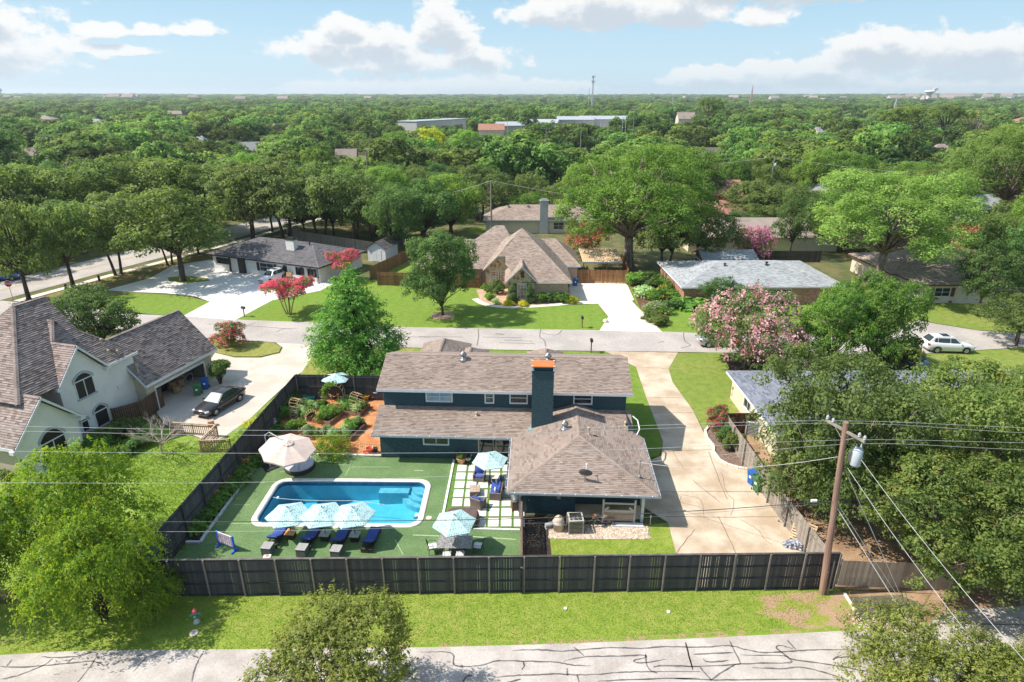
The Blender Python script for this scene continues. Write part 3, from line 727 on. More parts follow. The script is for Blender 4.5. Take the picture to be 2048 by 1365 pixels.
# concrete
drive = patch('driveway', [(1209, 703), (1229, 713), (1272, 735), (1293, 797), (1326, 884), (1322, 912), (1290, 926), (1200, 960), (1270, 1005), (1336, 1046), (1350, 1100), (1368, 1176), (1660, 1172), (1640, 1100), (1600, 1035), (1545, 985), (1500, 942), (1478, 931), (1440, 915), (1412, 875), (1385, 820), (1345, 765), (1337, 738), (1356, 706)], conc, .02)
for a, b in (((1271, 735), (1338, 738)), ((1293, 797), (1366, 797)), ((1300, 826), (1388, 826)), ((1322, 905), (1425, 900)), ((1290, 985), (1542, 984)), ((1330, 1034), (1600, 1034)), ((1437, 1034), (1472, 1108)), ((1418, 905), (1455, 1000)), ((1385, 960), (1440, 1005)), ((1352, 1108), (1390, 1060))):
    ribbon(MB(), smooth_path([G(*a), G((a[0] + b[0]) / 2 + rnd.uniform(-2, 2), (a[1] + b[1]) / 2 + rnd.uniform(-1.5, 1.5)), G(*b)], 4, .03), .05, .026).build('joint', joint, drive)
for sm in ([(1442, 945), (1447, 960), (1452, 985), (1468, 1003), (1461, 1032)], [(1360, 990), (1400, 1000), (1408, 1034)], [(1478, 1040), (1512, 1058), (1532, 1082), (1545, 1090)], [(1346, 900), (1352, 915), (1366, 935)], [(1340, 984), (1360, 992), (1362, 1005), (1400, 1015)]):
    ribbon(MB(), smooth_path([G(*q) for q in sm], 5, .04), .035, .026).build('crack', joint, drive)
patch('neighbour_driveway', [(430, 706), (470, 716), (522, 716), (560, 707), (566, 696), (552, 686), (640, 691), (604, 745), (590, 753), (500, 838), (452, 872), (425, 886), (330, 850), (296, 800), (405, 746)], conc_red, .02)
patch('ranch_driveway', [(212, 581), (300, 557), (345, 532), (420, 520), (650, 545), (668, 568), (640, 582), (545, 601), (470, 641), (366, 633), (420, 604), (390, 593), (330, 587), (250, 584)], conc_white, .022)
patch('stone_house_driveway', [(1138, 562), (1250, 566), (1256, 573), (1268, 600), (1264, 603), (1280, 620), (1325, 665), (1199, 662), (1217, 634), (1195, 607), (1152, 605), (1140, 590)], conc_pale, .022)
road('garden_path', smooth_path([G(u, v) for u, v in [(950, 598), (962, 606), (985, 612), (1030, 615), (1100, 611), (1150, 607), (1197, 606)]], 4), .95, conc_pale, .03)
patch('tan_house_walk', [(1838, 600), (2100, 606), (2100, 612), (1850, 606)], conc_pale, .022)

# grass
patch('verge', [(-420, 1265), (-100, 1215), (360, 1188), (1662, 1172), (1690, 1186), (1745, 1262), (1600, 1269), (1400, 1279), (1130, 1290), (880, 1297), (520, 1301), (300, 1302), (140, 1305), (0, 1313), (-420, 1334)], g_front, .004)
patch('worn_ground', [(1500, 1196), (1560, 1188), (1640, 1184), (1688, 1186), (1722, 1243), (1700, 1252), (1600, 1258), (1560, 1240), (1510, 1225), (1530, 1208)], M('worn', (.36, .235, .15), .95, (.22, .26, .035), 1.1, bump=.6, bscale=20, fine=.35, lo=.45, hi=.62), .008)
patch('verge_edge', [(820, 1288), (1000, 1284), (1300, 1272), (1600, 1255), (1700, 1250), (1740, 1261), (1600, 1270), (1400, 1280), (1130, 1291), (880, 1298), (520, 1302), (520, 1297)], M('worn2', (.33, .24, .12), .95, (.17, .25, .03), 1.6, bump=.6, bscale=20, fine=.35, lo=.4, hi=.55), .0085)
patch('side_verge', [(1690, 1182), (1900, 1190), (2400, 1150), (2400, 1195), (1905, 1225), (1870, 1238), (1850, 1258), (1790, 1266), (1745, 1260)], dirt, .006)
patch('old_pad', [(1698, 1195), (1800, 1190), (1850, 1212), (1838, 1222), (1770, 1234), (1725, 1240)], asphalt_old, .012)
patch('right_yard', [(1662, 1176), (1905, 1190), (2400, 1150), (2300, 960), (1800, 930), (1500, 800), (1440, 850), (1545, 985), (1662, 1104)], dirt, .003)
patch('driveway_lawn', [(1356, 707), (1465, 704), (1620, 711), (1500, 800), (1445, 850), (1412, 870), (1385, 820), (1345, 765), (1337, 738)], g_lawn2, .008)
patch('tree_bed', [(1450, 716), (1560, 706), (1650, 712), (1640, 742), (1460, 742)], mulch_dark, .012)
patch('front_lawn', [(830, 697), (1000, 701), (1209, 704), (1229, 713), (1272, 735), (1293, 797), (1326, 884), (1318, 912), (1262, 926), (1180, 905), (740, 905), (760, 752), (640, 700)], g_lawn, .006)
patch('corner_grass', [(640, 692), (830, 697), (770, 760), (590, 757), (604, 745)], g_dry, .01)
patch('driveway_island', [(412, 679), (545, 686), (563, 694), (558, 705), (520, 714), (470, 714), (428, 705), (410, 696)], g_dry, .03)
patch('neighbour_lawn', [(300, 845), (425, 886), (452, 872), (500, 838), (592, 755), (600, 762), (362, 1135), (330, 1190), (60, 1200), (-200, 1100), (-60, 960), (210, 880)], g_long, .008)
patch('ranch_lawn', [(205, 590), (300, 588), (370, 593), (419, 604), (395, 618), (366, 633), (280, 629), (140, 613), (150, 600)], g_lawn, .012)
patch('ranch_side_lawn', [(470, 641), (545, 601), (640, 582), (680, 562), (830, 560), (830, 656), (640, 647)], g_lawn, .01)
patch('tree_island', [(335, 556), (372, 552), (415, 557), (420, 562), (370, 568), (338, 563)], g_lawn2, .03)
patch('oak_ground', [(60, 606), (140, 612), (205, 590), (300, 588), (212, 581), (300, 557), (345, 532), (420, 518), (470, 495), (300, 530), (100, 590)], M('litter', (.26, .16, .08), .95, (.12, .18, .025), .9, fine=.4, lo=.42, hi=.6), .007)
patch('stone_house_lawn', [(760, 540), (850, 520), (960, 560), (968, 604), (1010, 617), (1100, 613), (1195, 608), (1217, 634), (1199, 662), (820, 656), (760, 640)], g_lawn, .011)
patch('stone_house_bed', [(952, 580), (962, 603), (985, 609), (1060, 612), (1150, 605), (1158, 590), (1140, 575)], M('bed_rose', (.40, .25, .16), .95, (.5, .34, .24), 2., fine=.3), .017)
patch('cottage_lawn', [(1326, 665), (1280, 620), (1268, 600), (1256, 560), (1300, 540), (1620, 560), (1640, 672), (1500, 669)], g_lawn, .009)
patch('cottage_bed', [(1256, 560), (1300, 545), (1340, 560), (1350, 600), (1340, 632), (1318, 650), (1280, 617)], mulch, .013)
patch('tan_house_lawn', [(1640, 672), (1760, 668), (1836, 640), (1872, 647), (1960, 661), (2300, 674), (2300, 560), (1830, 560)], g_lawn2, .008)
patch('corner_lawn', [(1835, 710), (1940, 703), (2060, 695), (2300, 695), (2300, 800), (1900, 775)], g_lawn2, .009)
patch('side_yard_lawn', [(1041, 1181), (1041, 1058), (1300, 1050), (1336, 1046), (1350, 1100), (1368, 1176)], g_front, .009)
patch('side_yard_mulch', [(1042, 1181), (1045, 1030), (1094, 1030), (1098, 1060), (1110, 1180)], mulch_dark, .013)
for px in ([(940, 470), (1000, 462), (960, 455), (930, 460)], [(1060, 425), (1130, 418), (1110, 430), (1080, 440)], [(925, 300), (950, 295), (945, 310), (930, 315)], [(1090, 325), (1160, 315), (1160, 335), (1100, 340)], [(1430, 435), (1540, 425), (1545, 445), (1440, 448)], [(1495, 500), (1600, 500), (1590, 512), (1500, 512)], [(1480, 400), (1500, 380), (1520, 390), (1500, 405)]):
    patch('far_lawn', px, g_lawn, .02)

# artificial turf with the pool cut out of it
tb = MB(); to = [G(u, v) for u, v in [(268, 1190), (1041, 1181), (1041, 917), (763, 916), (600, 906), (528, 907), (470, 960)]]
holed(tb, [(p.x, p.y) for p in to], [(p.x, p.y) for p in hole], .02)
turf_o = struct('turf', tb, turf)
for a, b in (((703, 935), (781, 935)), ((828, 942), (846, 942)), ((826, 1071), (930, 1075)), ((940, 1074), (1032, 1080)), ((440, 968), (530, 966)), ((455, 1048), (520, 1048)), ((470, 1010), (500, 1011)), ((640, 930), (700, 931)), ((700, 935), (690, 952)), ((560, 945), (600, 942)), ((790, 1080), (806, 1110))):
    ribbon(MB(), [G(*a), G(*b)], .09 if a[0] > 800 else .05, .026).build('turf_seam', turf_line, turf_o)
patch('garden_floor', [(530, 904), (600, 903), (763, 913), (775, 760), (590, 762)], bark_red, .012)

# pool: coping, basin, steps, water
copm = M('coping', (.72, .67, .61), .7, (.62, .57, .52), 3., bump=.2)
plaster = M('pool_plaster', (.10, .47, .62), .6, (.14, .53, .67), 1.5)
tilem = M('pool_tile', (.02, .11, .22), .25, (.03, .17, .32), 9.)
poolr = thing('swimming_pool', 'rectangular blue swimming pool with rounded corners and pale coping', 'pool', pool_c, pool_rz)
oo, ii, wl = rrect(PW / 2, PD / 2, .95), rrect(PW / 2 - .36, PD / 2 - .36, .62), rrect(PW / 2 - .40, PD / 2 - .40, .60)
mb = MB(); V = lambda ps, z: [Vector((p[0], p[1], z)) for p in ps]
mb.loft([V(oo, -.05), V(oo, .055), V([(x * .996, y * .993) for x, y in oo], .075), V(ii, .075), V([(x * .998, y * .996) for x, y in ii], .05), V(ii, -.02)], True)
mb.build('coping', copm, poolr, True)
mb = MB(); mb.loft([V(wl, .01), V(wl, -.28)], True); mb.build('waterline_tile', tilem, poolr)
mb = MB(); nf = len(wl)
mb.loft([V(wl, -.28), [Vector((x * .985, y * .97, -1.25 - .55 * max(0, min(1, (-x + 1) / 4)))) for x, y in wl]], True, False, True); mb.build('basin', plaster, poolr)
for k, (z, rr_) in enumerate(((-.35, 1.0), (-.60, 1.4), (-.85, 1.8))):
    mb = MB(); cx, cy = PW / 2 - .42, PD / 2 - .42
    ps = [(cx, cy), (cx - rr_ * 1.0, cy)] + [(cx - rr_ * (1 - .1 * math.sin(a)) * math.cos(a), cy - rr_ * math.sin(a) * .95) for a in [R(9 * i) for i in range(1, 10)]] + [(cx, cy - rr_)]
    mb.prism(ps, -1.6, z); mb.build('step', M('pool_step', (.22, .54, .65), .5), poolr)
mb = MB(); mb.bx(1.9, 4.0, PD / 2 - 1.05, PD / 2 - .42, -1.5, -.42); mb.build('bench', MATS['pool_step'], poolr)
m, t, p = base_mat('pool_water')
gl = t.node('ShaderNodeBsdfGlossy'); gl.inputs['Roughness'].default_value = .02
tr = t.node('ShaderNodeBsdfTransparent'); tr.inputs[0].default_value = (.66, .90, .96, 1)
fr_ = t.node('ShaderNodeFresnel'); fr_.inputs[0].default_value = 1.33
bp = t.node('ShaderNodeBump'); bp.inputs['Strength'].default_value = .25; bp.inputs['Distance'].default_value = .03
t.put(bp.inputs['Height'], t.noise(t.node('ShaderNodeTexCoord').outputs['Object'], 2.2, 3.)); t.put(gl.inputs['Normal'], bp.outputs[0]); t.put(fr_.inputs['Normal'], bp.outputs[0])
ms = t.node('ShaderNodeMixShader'); t.put(ms.inputs[0], fr_.outputs[0]); t.put(ms.inputs[1], tr.outputs[0]); t.put(ms.inputs[2], gl.outputs[0])
t.put(t.n['Material Output'].inputs[0], ms.outputs[0]); m_water = m
mb = MB(); mb.face(V([(x * .9995, y * .9995) for x, y in wl], -.13)); mb.build('water', m_water, poolr)

# ------------------------------------------------------------------ houses near the camera
def on_plane(u, v, P0, N):
    x = (u - 1024.0) / CAM_F; y = (v - 682.5) / CAM_F
    d = Vector((x, CP - y * SP, -SP - y * CP)); o = Vector((0, 0, CAM_H))
    return o + d * ((Vector(P0) - o).dot(Vector(N)) / d.dot(Vector(N)))
def rail_window(parent, name, u0, u1, z0, z1, y, frame_m, glass_m, fw=.09, bars=(), hbars=(), proud=.04, depth=.10, xf=None):
    """a window in the plane y = const of its house (outside towards -y): frame, glazing bars, pane"""
    X = xf or (lambda x, yy, z: Vector((x, yy, z)))
    def bxx(mb, x0, x1, ya, yb, za, zb):
        vs = [X(a, b, c) for a in (x0, x1) for b in (ya, yb) for c in (za, zb)]
        mb.quads(vs, [(0, 1, 3, 2), (4, 6, 7, 5), (0, 4, 5, 1), (2, 3, 7, 6), (0, 2, 6, 4), (1, 5, 7, 3)])
    mb = MB()
    bxx(mb, u0 - fw, u0, y - proud, y + depth, z0 - fw, z1 + fw); bxx(mb, u1, u1 + fw, y - proud, y + depth, z0 - fw, z1 + fw)
    bxx(mb, u0, u1, y - proud, y + depth, z0 - fw, z0); bxx(mb, u0, u1, y - proud, y + depth, z1, z1 + fw)
    f = mb.build(name, frame_m, parent)
    for b in bars:
        m2 = MB(); xb = u0 + (u1 - u0) * b; bxx(m2, xb - .022, xb + .022, y + .01, y + .06, z0, z1); m2.build('bar', frame_m, f)
    for b in hbars:
        m2 = MB(); zb = z0 + (z1 - z0) * b; bxx(m2, u0, u1, y + .0, y + .058, zb - .025, zb + .025); m2.build('rail', frame_m, f)
    m3 = MB(); m3.face([X(u0, y + .07, z0), X(u1, y + .07, z0), X(u1, y + .07, z1), X(u0, y + .07, z1)]); m3.build('pane', glass_m, f)
    return f

sh_main = shingle_mat('shingles_taupe', [(.195, .147, .122), (.25, .192, .162), (.295, .232, .197), (.27, .212, .18), (.325, .26, .222)])
sh_rose = shingle_mat('shingles_rose', [(.145, .115, .105), (.225, .175, .155), (.31, .245, .22), (.25, .20, .18), (.36, .29, .265)])
sh_brown = shingle_mat('shingles_brown', [(.22, .165, .135), (.29, .225, .185), (.35, .275, .235), (.31, .24, .20)])
sh_grey = shingle_mat('shingles_grey', [(.24, .25, .265), (.32, .335, .35), (.38, .395, .41), (.34, .35, .37)])
sh_dark = shingle_mat('shingles_dark', [(.085, .08, .085), (.125, .12, .125), (.155, .145, .15), (.11, .105, .11)])
sh_blue = shingle_mat('shingles_slate', [(.125, .135, .165), (.18, .195, .235), (.225, .24, .28), (.15, .16, .20)])
sh_red = shingle_mat('shingles_red', [(.27, .13, .10), (.34, .17, .13), (.40, .21, .17)])
teal = M('teal_siding', (.022, .062, .082), .55, (.03, .075, .098), 2., fine=.06)
teal_brick = brick_mat('teal_brick', (.025, .07, .088), (.035, .088, .108), (.018, .05, .065), bump=.7)
trim = M('trim_white', (.72, .73, .74), .5, (.65, .66, .68), 3.)
trim_grey = M('trim_grey', (.42, .43, .45), .5, (.36, .37, .39), 3.)
glass = glass_mat('window_glass')
glass_b = glass_mat('window_glass_green', (.035, .05, .035))
metal_g = M('metal_grey', (.42, .43, .42), .35, (.34, .34, .33), 4., metal=.85)
metal_d = M('metal_dark', (.04, .04, .045), .4, (.06, .06, .065), 4., metal=.5)
pvc = M('pvc_tan', (.50, .40, .30), .6, (.42, .32, .24), 4.)

def turbine(parent, x, y, z, r=.22):
    mb = MB(); mb.lathe([(r * 1.7, -.12), (r * 1.1, .05), (r * .75, .12), (r * .75, .22)], 12, (x, y, z)); b = mb.build('roof_vent', metal_g, parent, True)
    mb = MB(); n = 14
    for k in range(n):
        a = 2 * math.pi * k / n; a2 = a + .34
        pr = [(r * .72, .22), (r * 1.12, .36), (r * 1.12, .48), (r * .6, .62)]
        mb.loft([[Vector((x + rr * math.cos(a), y + rr * math.sin(a), z + zq)), Vector((x + rr * .93 * math.cos(a2), y + rr * .93 * math.sin(a2), z + zq))] for rr, zq in pr], False)
    mb.lathe([(r * .62, .61), (r * .3, .68), (.01, .69)], 12, (x, y, z)); mb.build('turbine', metal_g, b)
def pipe(parent, x, y, z, h=.45, r=.06, mat=None, cap=True):
    mb = MB(); mb.lathe([(r * 2.6, -.06), (r * 1.3, .05), (r, .07), (r, h)], 8, (x, y, z))
    if cap: mb.lathe([(r * 1.9, h - .1), (r * 1.9, h + .03), (r * .8, h + .09)], 8, (x, y, z))
    mb.build('vent_pipe', mat or pvc, parent)

# --- the house with the pool
HO = G(763, 914.5); HRZ = R(-2.6)
house = thing('house', 'two storey dark teal house with brown shingle roofs beside the swimming pool', 'house', HO, HRZ)
HM = Matrix.Translation(HO) @ Matrix.Rotation(HRZ, 4, 'Z'); HI = HM.inverted()
def hl(u, v, y):                                     # sight line to the house's own plane y = const
    p = on_plane(u, v, HM @ Vector((0, y, 0)), HM.to_3x3() @ Vector((0, 1, 0))); return HI @ p
EZ, SL, GZ, GS = 2.38, .36, 2.38, .31
GX0, GX1, GY = 9.94, 19.36, -7.4
mb = MB()
def win(u0, v0, u1, v1, y):
    a, b = hl(u0, v0, y), hl(u1, v1, y); return a.x, b.x, b.z, a.z
lw = win(848, 877, 896, 888, 0.); sdr = win(956, 878, 1012, 915, 0.)
lwz = (1.25, 2.22)
wall(mb, (0, 0), (10.6, 0), 0, EZ + .1, [(lw[0], lw[1], lwz[0], lwz[1]), (sdr[0], sdr[0] + 3.1, .05, 2.15)])
mb.face([Vector((0, 9.5, 0)), Vector((0, 0, 0)), Vector((0, 0, EZ)), Vector((0, 2, EZ + .9)), Vector((0, 9.5, EZ + .9))], [(0, 0), (9.5, 0), (9.5, EZ), (7.5, EZ + .9), (0, EZ + .9)])
wall(mb, (18.4, 0), (18.4, 9.5), 0, EZ + .95); wall(mb, (18.4, 9.5), (0, 9.5), 0, EZ + .95)
CY = -6.3
wall(mb, (10.6, 0), (10.6, CY), 0, EZ); wall(mb, (10.6, CY), (14.3, CY), 0, EZ, [(.6, 1.5, 0, 2.05)]); wall(mb, (14.3, CY), (14.3, -5.2), 0, EZ); wall(mb, (14.3, -5.2), (18.7, -5.2), 0, EZ); wall(mb, (18.7, -5.2), (18.7, 0), 0, EZ)
house_wall = mb.build('wall', teal_brick, house)
# sliding doors, window of the lower storey
x0 = sdr[0]
tr_d = M('door_frame', (.48, .43, .36), .5, (.40, .36, .30), 3.)
rail_window(house, 'sliding_door', x0 + .08, x0 + 3.0, .12, 2.08, 0., tr_d, glass, fw=.08, bars=(.36, .43, .78))
rail_window(house, 'window', lw[0], lw[1], lwz[0], lwz[1], 0., trim, glass_b, fw=.09, bars=(.5,))
mb = MB(); mb.bx(11.2, 12.1, CY + .02, CY + .06, 0, 2.05); d_ = mb.build('back_door', teal, house)
mb = MB(); mb.lathe([(.03, 0), (.05, .05), (.03, .08)], 8, (11.3, CY - .03, 1.0)); mb.build('handle', metal_g, d_)
# upper storey: boards one by one
UY, UZ0, UZ1 = 2.0, EZ + SL * 2.75 - .06, 4.98
ups = [win(853.5, 785.5, 903, 802.5, UY), win(971.5, 787, 986, 805, UY), win(1021.5, 787.5, 1053, 806, UY), win(1149.5, 790, 1182, 807.5, UY)]
bw = .305; k = 0; xx = 0.
brd = {}
mbk = MB(); wall(mbk, (0, UY + .03), (18.4, UY + .03), UZ0 - .2, UZ1, [(a, b, c, d) for a, b, c, d in ups]); mbk.build('sheathing', teal, house)
while xx < 18.4:
    w = min(bw, 18.4 - xx) - .012
    spans = [(UZ0 - .1, UZ1)]
    for a, b, c, d in ups:
        if a - .09 < xx + w and b + .09 > xx: spans = [(UZ0 - .1, c - .09)]
    for za, zb in spans:
        key = (round(w, 3), round(zb - za, 2))
        if key not in brd: m_ = MB(); m_.bx(0, w, 0, .03, 0, zb - za); brd[key] = m_.mesh('siding_board', teal)
        OB('siding_board', brd[key], house, (xx + .006, UY - .004, za))
    xx += bw
for i, (a, b, c, d) in enumerate(ups):
    rail_window(house, 'upper_window', a, b, c, d, UY - .004, trim, (M('curtain_blue', (.20, .38, .48), .3, (.42, .5, .52), 1.5), glass_b, glass, glass)[i], fw=.10, bars=(.52,) if i == 0 else (), hbars=(.52,), depth=.09)
for xg in (0., 18.4):
    mb = MB(); wall(mb, (0, 8.4), (0, UY), UZ0 - .5, UZ1) if xg == 0 else wall(mb, (18.4, UY), (18.4, 8.4), UZ0 - .5, UZ1)
    mb.face([Vector((xg, UY, UZ1)), Vector((xg, 8.4, UZ1)), Vector((xg, 5.2, UZ1 + SL * 3.3))])
mb.build('gable_wall', teal, house)
# roofs
UE, UZE = 1.5, 4.97; RDY = 3.75; XL, XR = -.38, 18.78
lr = roof_plane(MB(), [(XL, -.75, EZ), (XR, -.75, EZ), (XR, 2.05, EZ + SL * 2.8), (XL, 2.05, EZ + SL * 2.8)], .15, .32, seed=1).build('lower_roof', sh_main, house); stuff(lr)
ur = roof_plane(MB(), [(XL, UE, UZE), (XR, UE, UZE), (XR, UE + RDY, UZE + SL * RDY), (XL, UE + RDY, UZE + SL * RDY)], .15, .32, seed=2).build('upper_roof', sh_main, house); stuff(ur)
mb = roof_plane(MB(), [(XL, UE + 2 * RDY, UZE), (XR, UE + 2 * RDY, UZE), (XR, UE + RDY, UZE + SL * RDY), (XL, UE + RDY, UZE + SL * RDY)], .3, .6, seed=3, tabs=False)
mb.build('rear_roof', sh_main, house)
gh = (GX1 - GX0) / 2; GA = Vector(((GX0 + GX1) / 2, GY + gh, GZ + GS * gh)); GB = Vector((GA.x, 2.05, GA.z))
gm = MB()
roof_plane(gm, [(GX0, GY, GZ), (GX1, GY, GZ), GA], .15, .32, seed=4)
roof_plane(gm, [(GX0, 2.05, GZ), (GX0, GY, GZ), GA, GB], .15, .32, seed=5)
roof_plane(gm, [(GX1, GY, GZ), (GX1, -.3, GZ), (GX1 - .65, .9, GZ + .2), (GX1 - .65, 2.05, GZ + .2), GB, GA], .15, .32, seed=6)
stuff(gm.build('wing_roof', sh_main, house))
for a, b in (((XL, UE + RDY, UZE + SL * RDY), (XR, UE + RDY, UZE + SL * RDY)), ((GX0, GY, GZ), GA), ((GX1, GY, GZ), GA), (GA, GB)): cp_ = MB(); ridge_cap(cp_, a, b); cp_.build('ridge_cap', sh_main, house)
# fascias, gutters, soffit
for nm, segs in (('fascia', [(XL, XR, UE - .03, UE, UZE - .2, UZE + .005), (XL, GX0, -.78, -.75, EZ - .2, EZ - .01), (GX0, GX1, GY - .03, GY, GZ - .2, GZ - .01), (GX0 - .03, GX0, GY, -.75, GZ - .2, GZ - .01), (GX1, GX1 + .03, GY, -.3, GZ - .2, GZ - .01), (XL - .03, XL, -.75, 2., EZ - .2, EZ + .1)]),):
    for s_ in segs: m_ = MB(); m_.bx(*s_); m_.build(nm, trim, house)
for (x0_, x1_, y0_, y1_) in ((XL, GX0 - .15, -.90, -.785), (GX0 - .03, GX1 + .15, GY - .15, GY - .035), (GX0 - .15, GX0 - .035, GY - .03, -.9), (GX1 + .035, GX1 + .15, GY, -.3)):
    m_ = MB(); z = EZ - .10
    long_x = x1_ - x0_ > y1_ - y0_
    m_.bx(x0_, x1_, y0_, y1_, z - .02, z)
    if long_x: m_.bx(x0_, x1_, y0_, y0_ + .012, z, z + .1); m_.bx(x0_, x1_, y1_ - .012, y1_, z, z + .09)
    else: m_.bx(x0_, x0_ + .012, y0_, y1_, z, z + .1); m_.bx(x1_ - .012, x1_, y0_, y1_, z, z + .09)
    g_ = m_.build('gutter', trim_grey, house)
    L_ = (x1_ - x0_) if long_x else (y1_ - y0_); kk = .5
    while kk < L_:
        h_ = MB()
        if long_x: h_.bx(x0_ + kk - .02, x0_ + kk + .02, y0_ - .01, y1_, z + .102, z + .115)
        else: h_.bx(x0_ - .01 if x0_ < 15 else x0_, x1_ + (.01 if x0_ > 15 else 0), y0_ + kk - .02, y0_ + kk + .02, z + .102, z + .115)
        h_.build('hanger', trim, g_); kk += .95
mb = MB(); mb.bx(GX0 + .02, GX1 - .02, GY + .02, -.1, GZ - .13, GZ - .09); mb.bx(XL + .02, GX0, -.74, 0, EZ - .13, EZ - .09); mb.bx(XL + .02, XR - .02, UE + .02, UY + .02, UZE - .12, UZE - .08); mb.build('soffit', trim, house)
for px_, py_ in ((10.75, -6.85), (18.55, -6.85)):
    m_ = MB(); m_.bx(px_ - .09, px_ + .09, py_ - .09, py_ + .09, 0, GZ - .13); m_.build('post', trim_grey if px_ < 15 else trim, house)
mb = MB(); mb.bx(14.31, 18.7, GY + .75, -5.2, -.0, .03); mb.build('porch_slab', conc, house)
for (bx_, bz_, w_, h_) in ((13.35, 1.55, .35, .5), (13.75, 1.6, .4, .55), (13.1, 1.25, .25, .3)):
    m_ = MB(); m_.bx(bx_, bx_ + w_, CY - .14, CY, bz_, bz_ + h_); m_.build('meter_box', M('box_tan', (.33, .30, .25), .6), house)
# chimney
CX0, CX1, CY0, CY1, CZ = 11.33, 12.88, -.12, .85, 7.40
mb = MB()
for a, b in (((CX0, CY0), (CX1, CY0)), ((CX1, CY0), (CX1, CY1)), ((CX1, CY1), (CX0, CY1)), ((CX0, CY1), (CX0, CY0))): wall(mb, a, b, 2.4, CZ)
chim = mb.build('chimney', teal_brick, house)
mb = MB(); mb.bx(CX0 - .05, CX1 + .05, CY0 - .05, CY1 + .05, CZ - .04, CZ + .05); mb.bx(CX0 + .15, CX1 - .15, CY0 + .12, CY1 - .12, CZ + .05, CZ + .30); mb.build('crown', teal, chim)
mb = MB(); mb.rbox(((CX0 + CX1) / 2, (CY0 + CY1) / 2, CZ + .38), (CX1 - CX0 + .1, CY1 - CY0 + .15, .10), .03); mb.build('cap', M('copper', (.75, .20, .045), .4, (.66, .24, .08), 3., metal=.35), chim)
for sx in (CX0 - .02, CX1 - .02):
    for sy in (CY0 - .04, CY1): mb = MB(); mb.bx(sx - .04, sx + .1, sy - .02, sy + .06, CZ + .05, CZ + .44); mb.build('cap_post', trim, chim)
mb = MB(); mb.box((CX0 - .05, CY0 + .0, 2.82), (.3, .5, .03), ry=-.3); mb.build('flashing', M('flashing', (.16, .36, .38), .4), chim)
# things standing on the roofs
for (u, v) in ((927, 726), (1096, 728)):
    y_ = UE + RDY * .86; q = hl(u, v, y_); turbine(house, q.x, y_, UZE + SL * (y_ - UE) + .02)
q = hl(1129, 868, -1.4); turbine(house, q.x, -1.4, GZ + GS * (q.x - GX0) + .03)
for (u, v, y_, h_) in ((1175, 831, 1.2, .38), (1177, 873, -2.2, .5), (1251, 845, .6, .22), (953, 828, 1.2, .2)):
    q = hl(u, v, y_); zz_ = (GZ + GS * min(q.x - GX0, GX1 - q.x)) if 1 > y_ and q.x > GX0 and q.x < 18 else EZ + SL * (y_ + .75)
    pipe(house, q.x, y_, max(zz_, EZ) + .02, h_, .055)
# satellite dish and service mast
dz = GZ + GS * .95; dq = hl(1168, 985, GY + .95)
dish = MB(); dish.tube([(dq.x, GY + .95, dz), (dq.x + .02, GY + .85, dz + .55)], .03, 6); dish.tube([(dq.x, GY + 1.3, dz + .08), (dq.x + .02, GY + .88, dz + .42)], .02, 5); db = dish.build('satellite_dish', metal_g, house)
mb = MB(); rings_ = []
mt_ = Matrix.Translation((dq.x + .02, GY + .80, dz + .62)) @ Matrix.Rotation(R(-62), 4, 'X') @ Matrix.Rotation(R(8), 4, 'Y')
for rr_, zq in ((.02, 0), (.2, .02), (.36, .075), (.42, .11)): rings_.append([mt_ @ Vector((rr_ * math.cos(2 * math.pi * k / 18) * 1.05, rr_ * math.sin(2 * math.pi * k / 18), zq)) for k in range(18)])
mb.loft(rings_, True, True); mb.build('reflector', M('dish_grey', (.13, .13, .145), .5, (.10, .10, .11), 3.), db, True)
mb = MB(); mb.tube([mt_ @ Vector((0, -.4, .1)), mt_ @ Vector((0, -.1, .6))], .02, 5); mb.box(mt_ @ Vector((0, -.08, .62)), (.1, .1, .14)); mb.build('feed_arm', trim, db)
mq = hl(1277, 972, GY + 1.5); mz = GZ + GS * 1.5
mb = MB(); mb.lathe([(.14, 0), (.06, .1), (.035, .12), (.035, 1.05), (.06, 1.08), (.05, 1.16)], 8, (mq.x, GY + 1.5, mz - .05)); mb.tube([(mq.x, GY + 1.5, mz + .7), (mq.x + .18, GY + 1.45, mz + .85), (mq.x + .1, GY + 1.45, mz + .5)], .02, 5); mb.build('service_mast', metal_g, house)
MAST = HM @ Vector((mq.x, GY + 1.5, mz + .95))
# low hipped roofs over the street front
for (u, v, hw, zr) in ((888, 677, 2.3, 4.75), (941, 694.5, 1.6, 4.0), (1091, 697.5, 1.7, 3.95)):
    y_ = 12.6; q = hl(u, v, y_); ze = zr - hw * .62; m_ = MB(); ap = (q.x, y_, q.z)
    ze = q.z - hw * .62
    for k_, (a, b) in enumerate((((q.x - hw, y_ + hw, ze), (q.x + hw, y_ + hw, ze)), ((q.x - hw, 9., ze), (q.x - hw, y_ + hw, ze)), ((q.x + hw, 9., ze), (q.x + hw, y_ + hw, ze)))):
        if k_ == 0: roof_plane(m_, [a, b, ap], .15, .32, seed=20)
        else: roof_plane(m_, [a, b, ap, (q.x, 9., q.z)], .15, .32, seed=20 + k_)
    ridge_cap(m_, (q.x, 9., q.z), ap); stuff(m_.build('porch_roof', sh_main, house))
    m_ = MB(); wall(m_, (q.x + hw - .3, 9.5), (q.x + hw - .3, y_ + hw - .3), 0, ze); wall(m_, (q.x + hw - .3, y_ + hw - .3), (q.x - hw + .3, y_ + hw - .3), 0, ze); wall(m_, (q.x - hw + .3, y_ + hw - .3), (q.x - hw + .3, 9.5), 0, ze); m_.build('porch_wall', teal_brick, house)
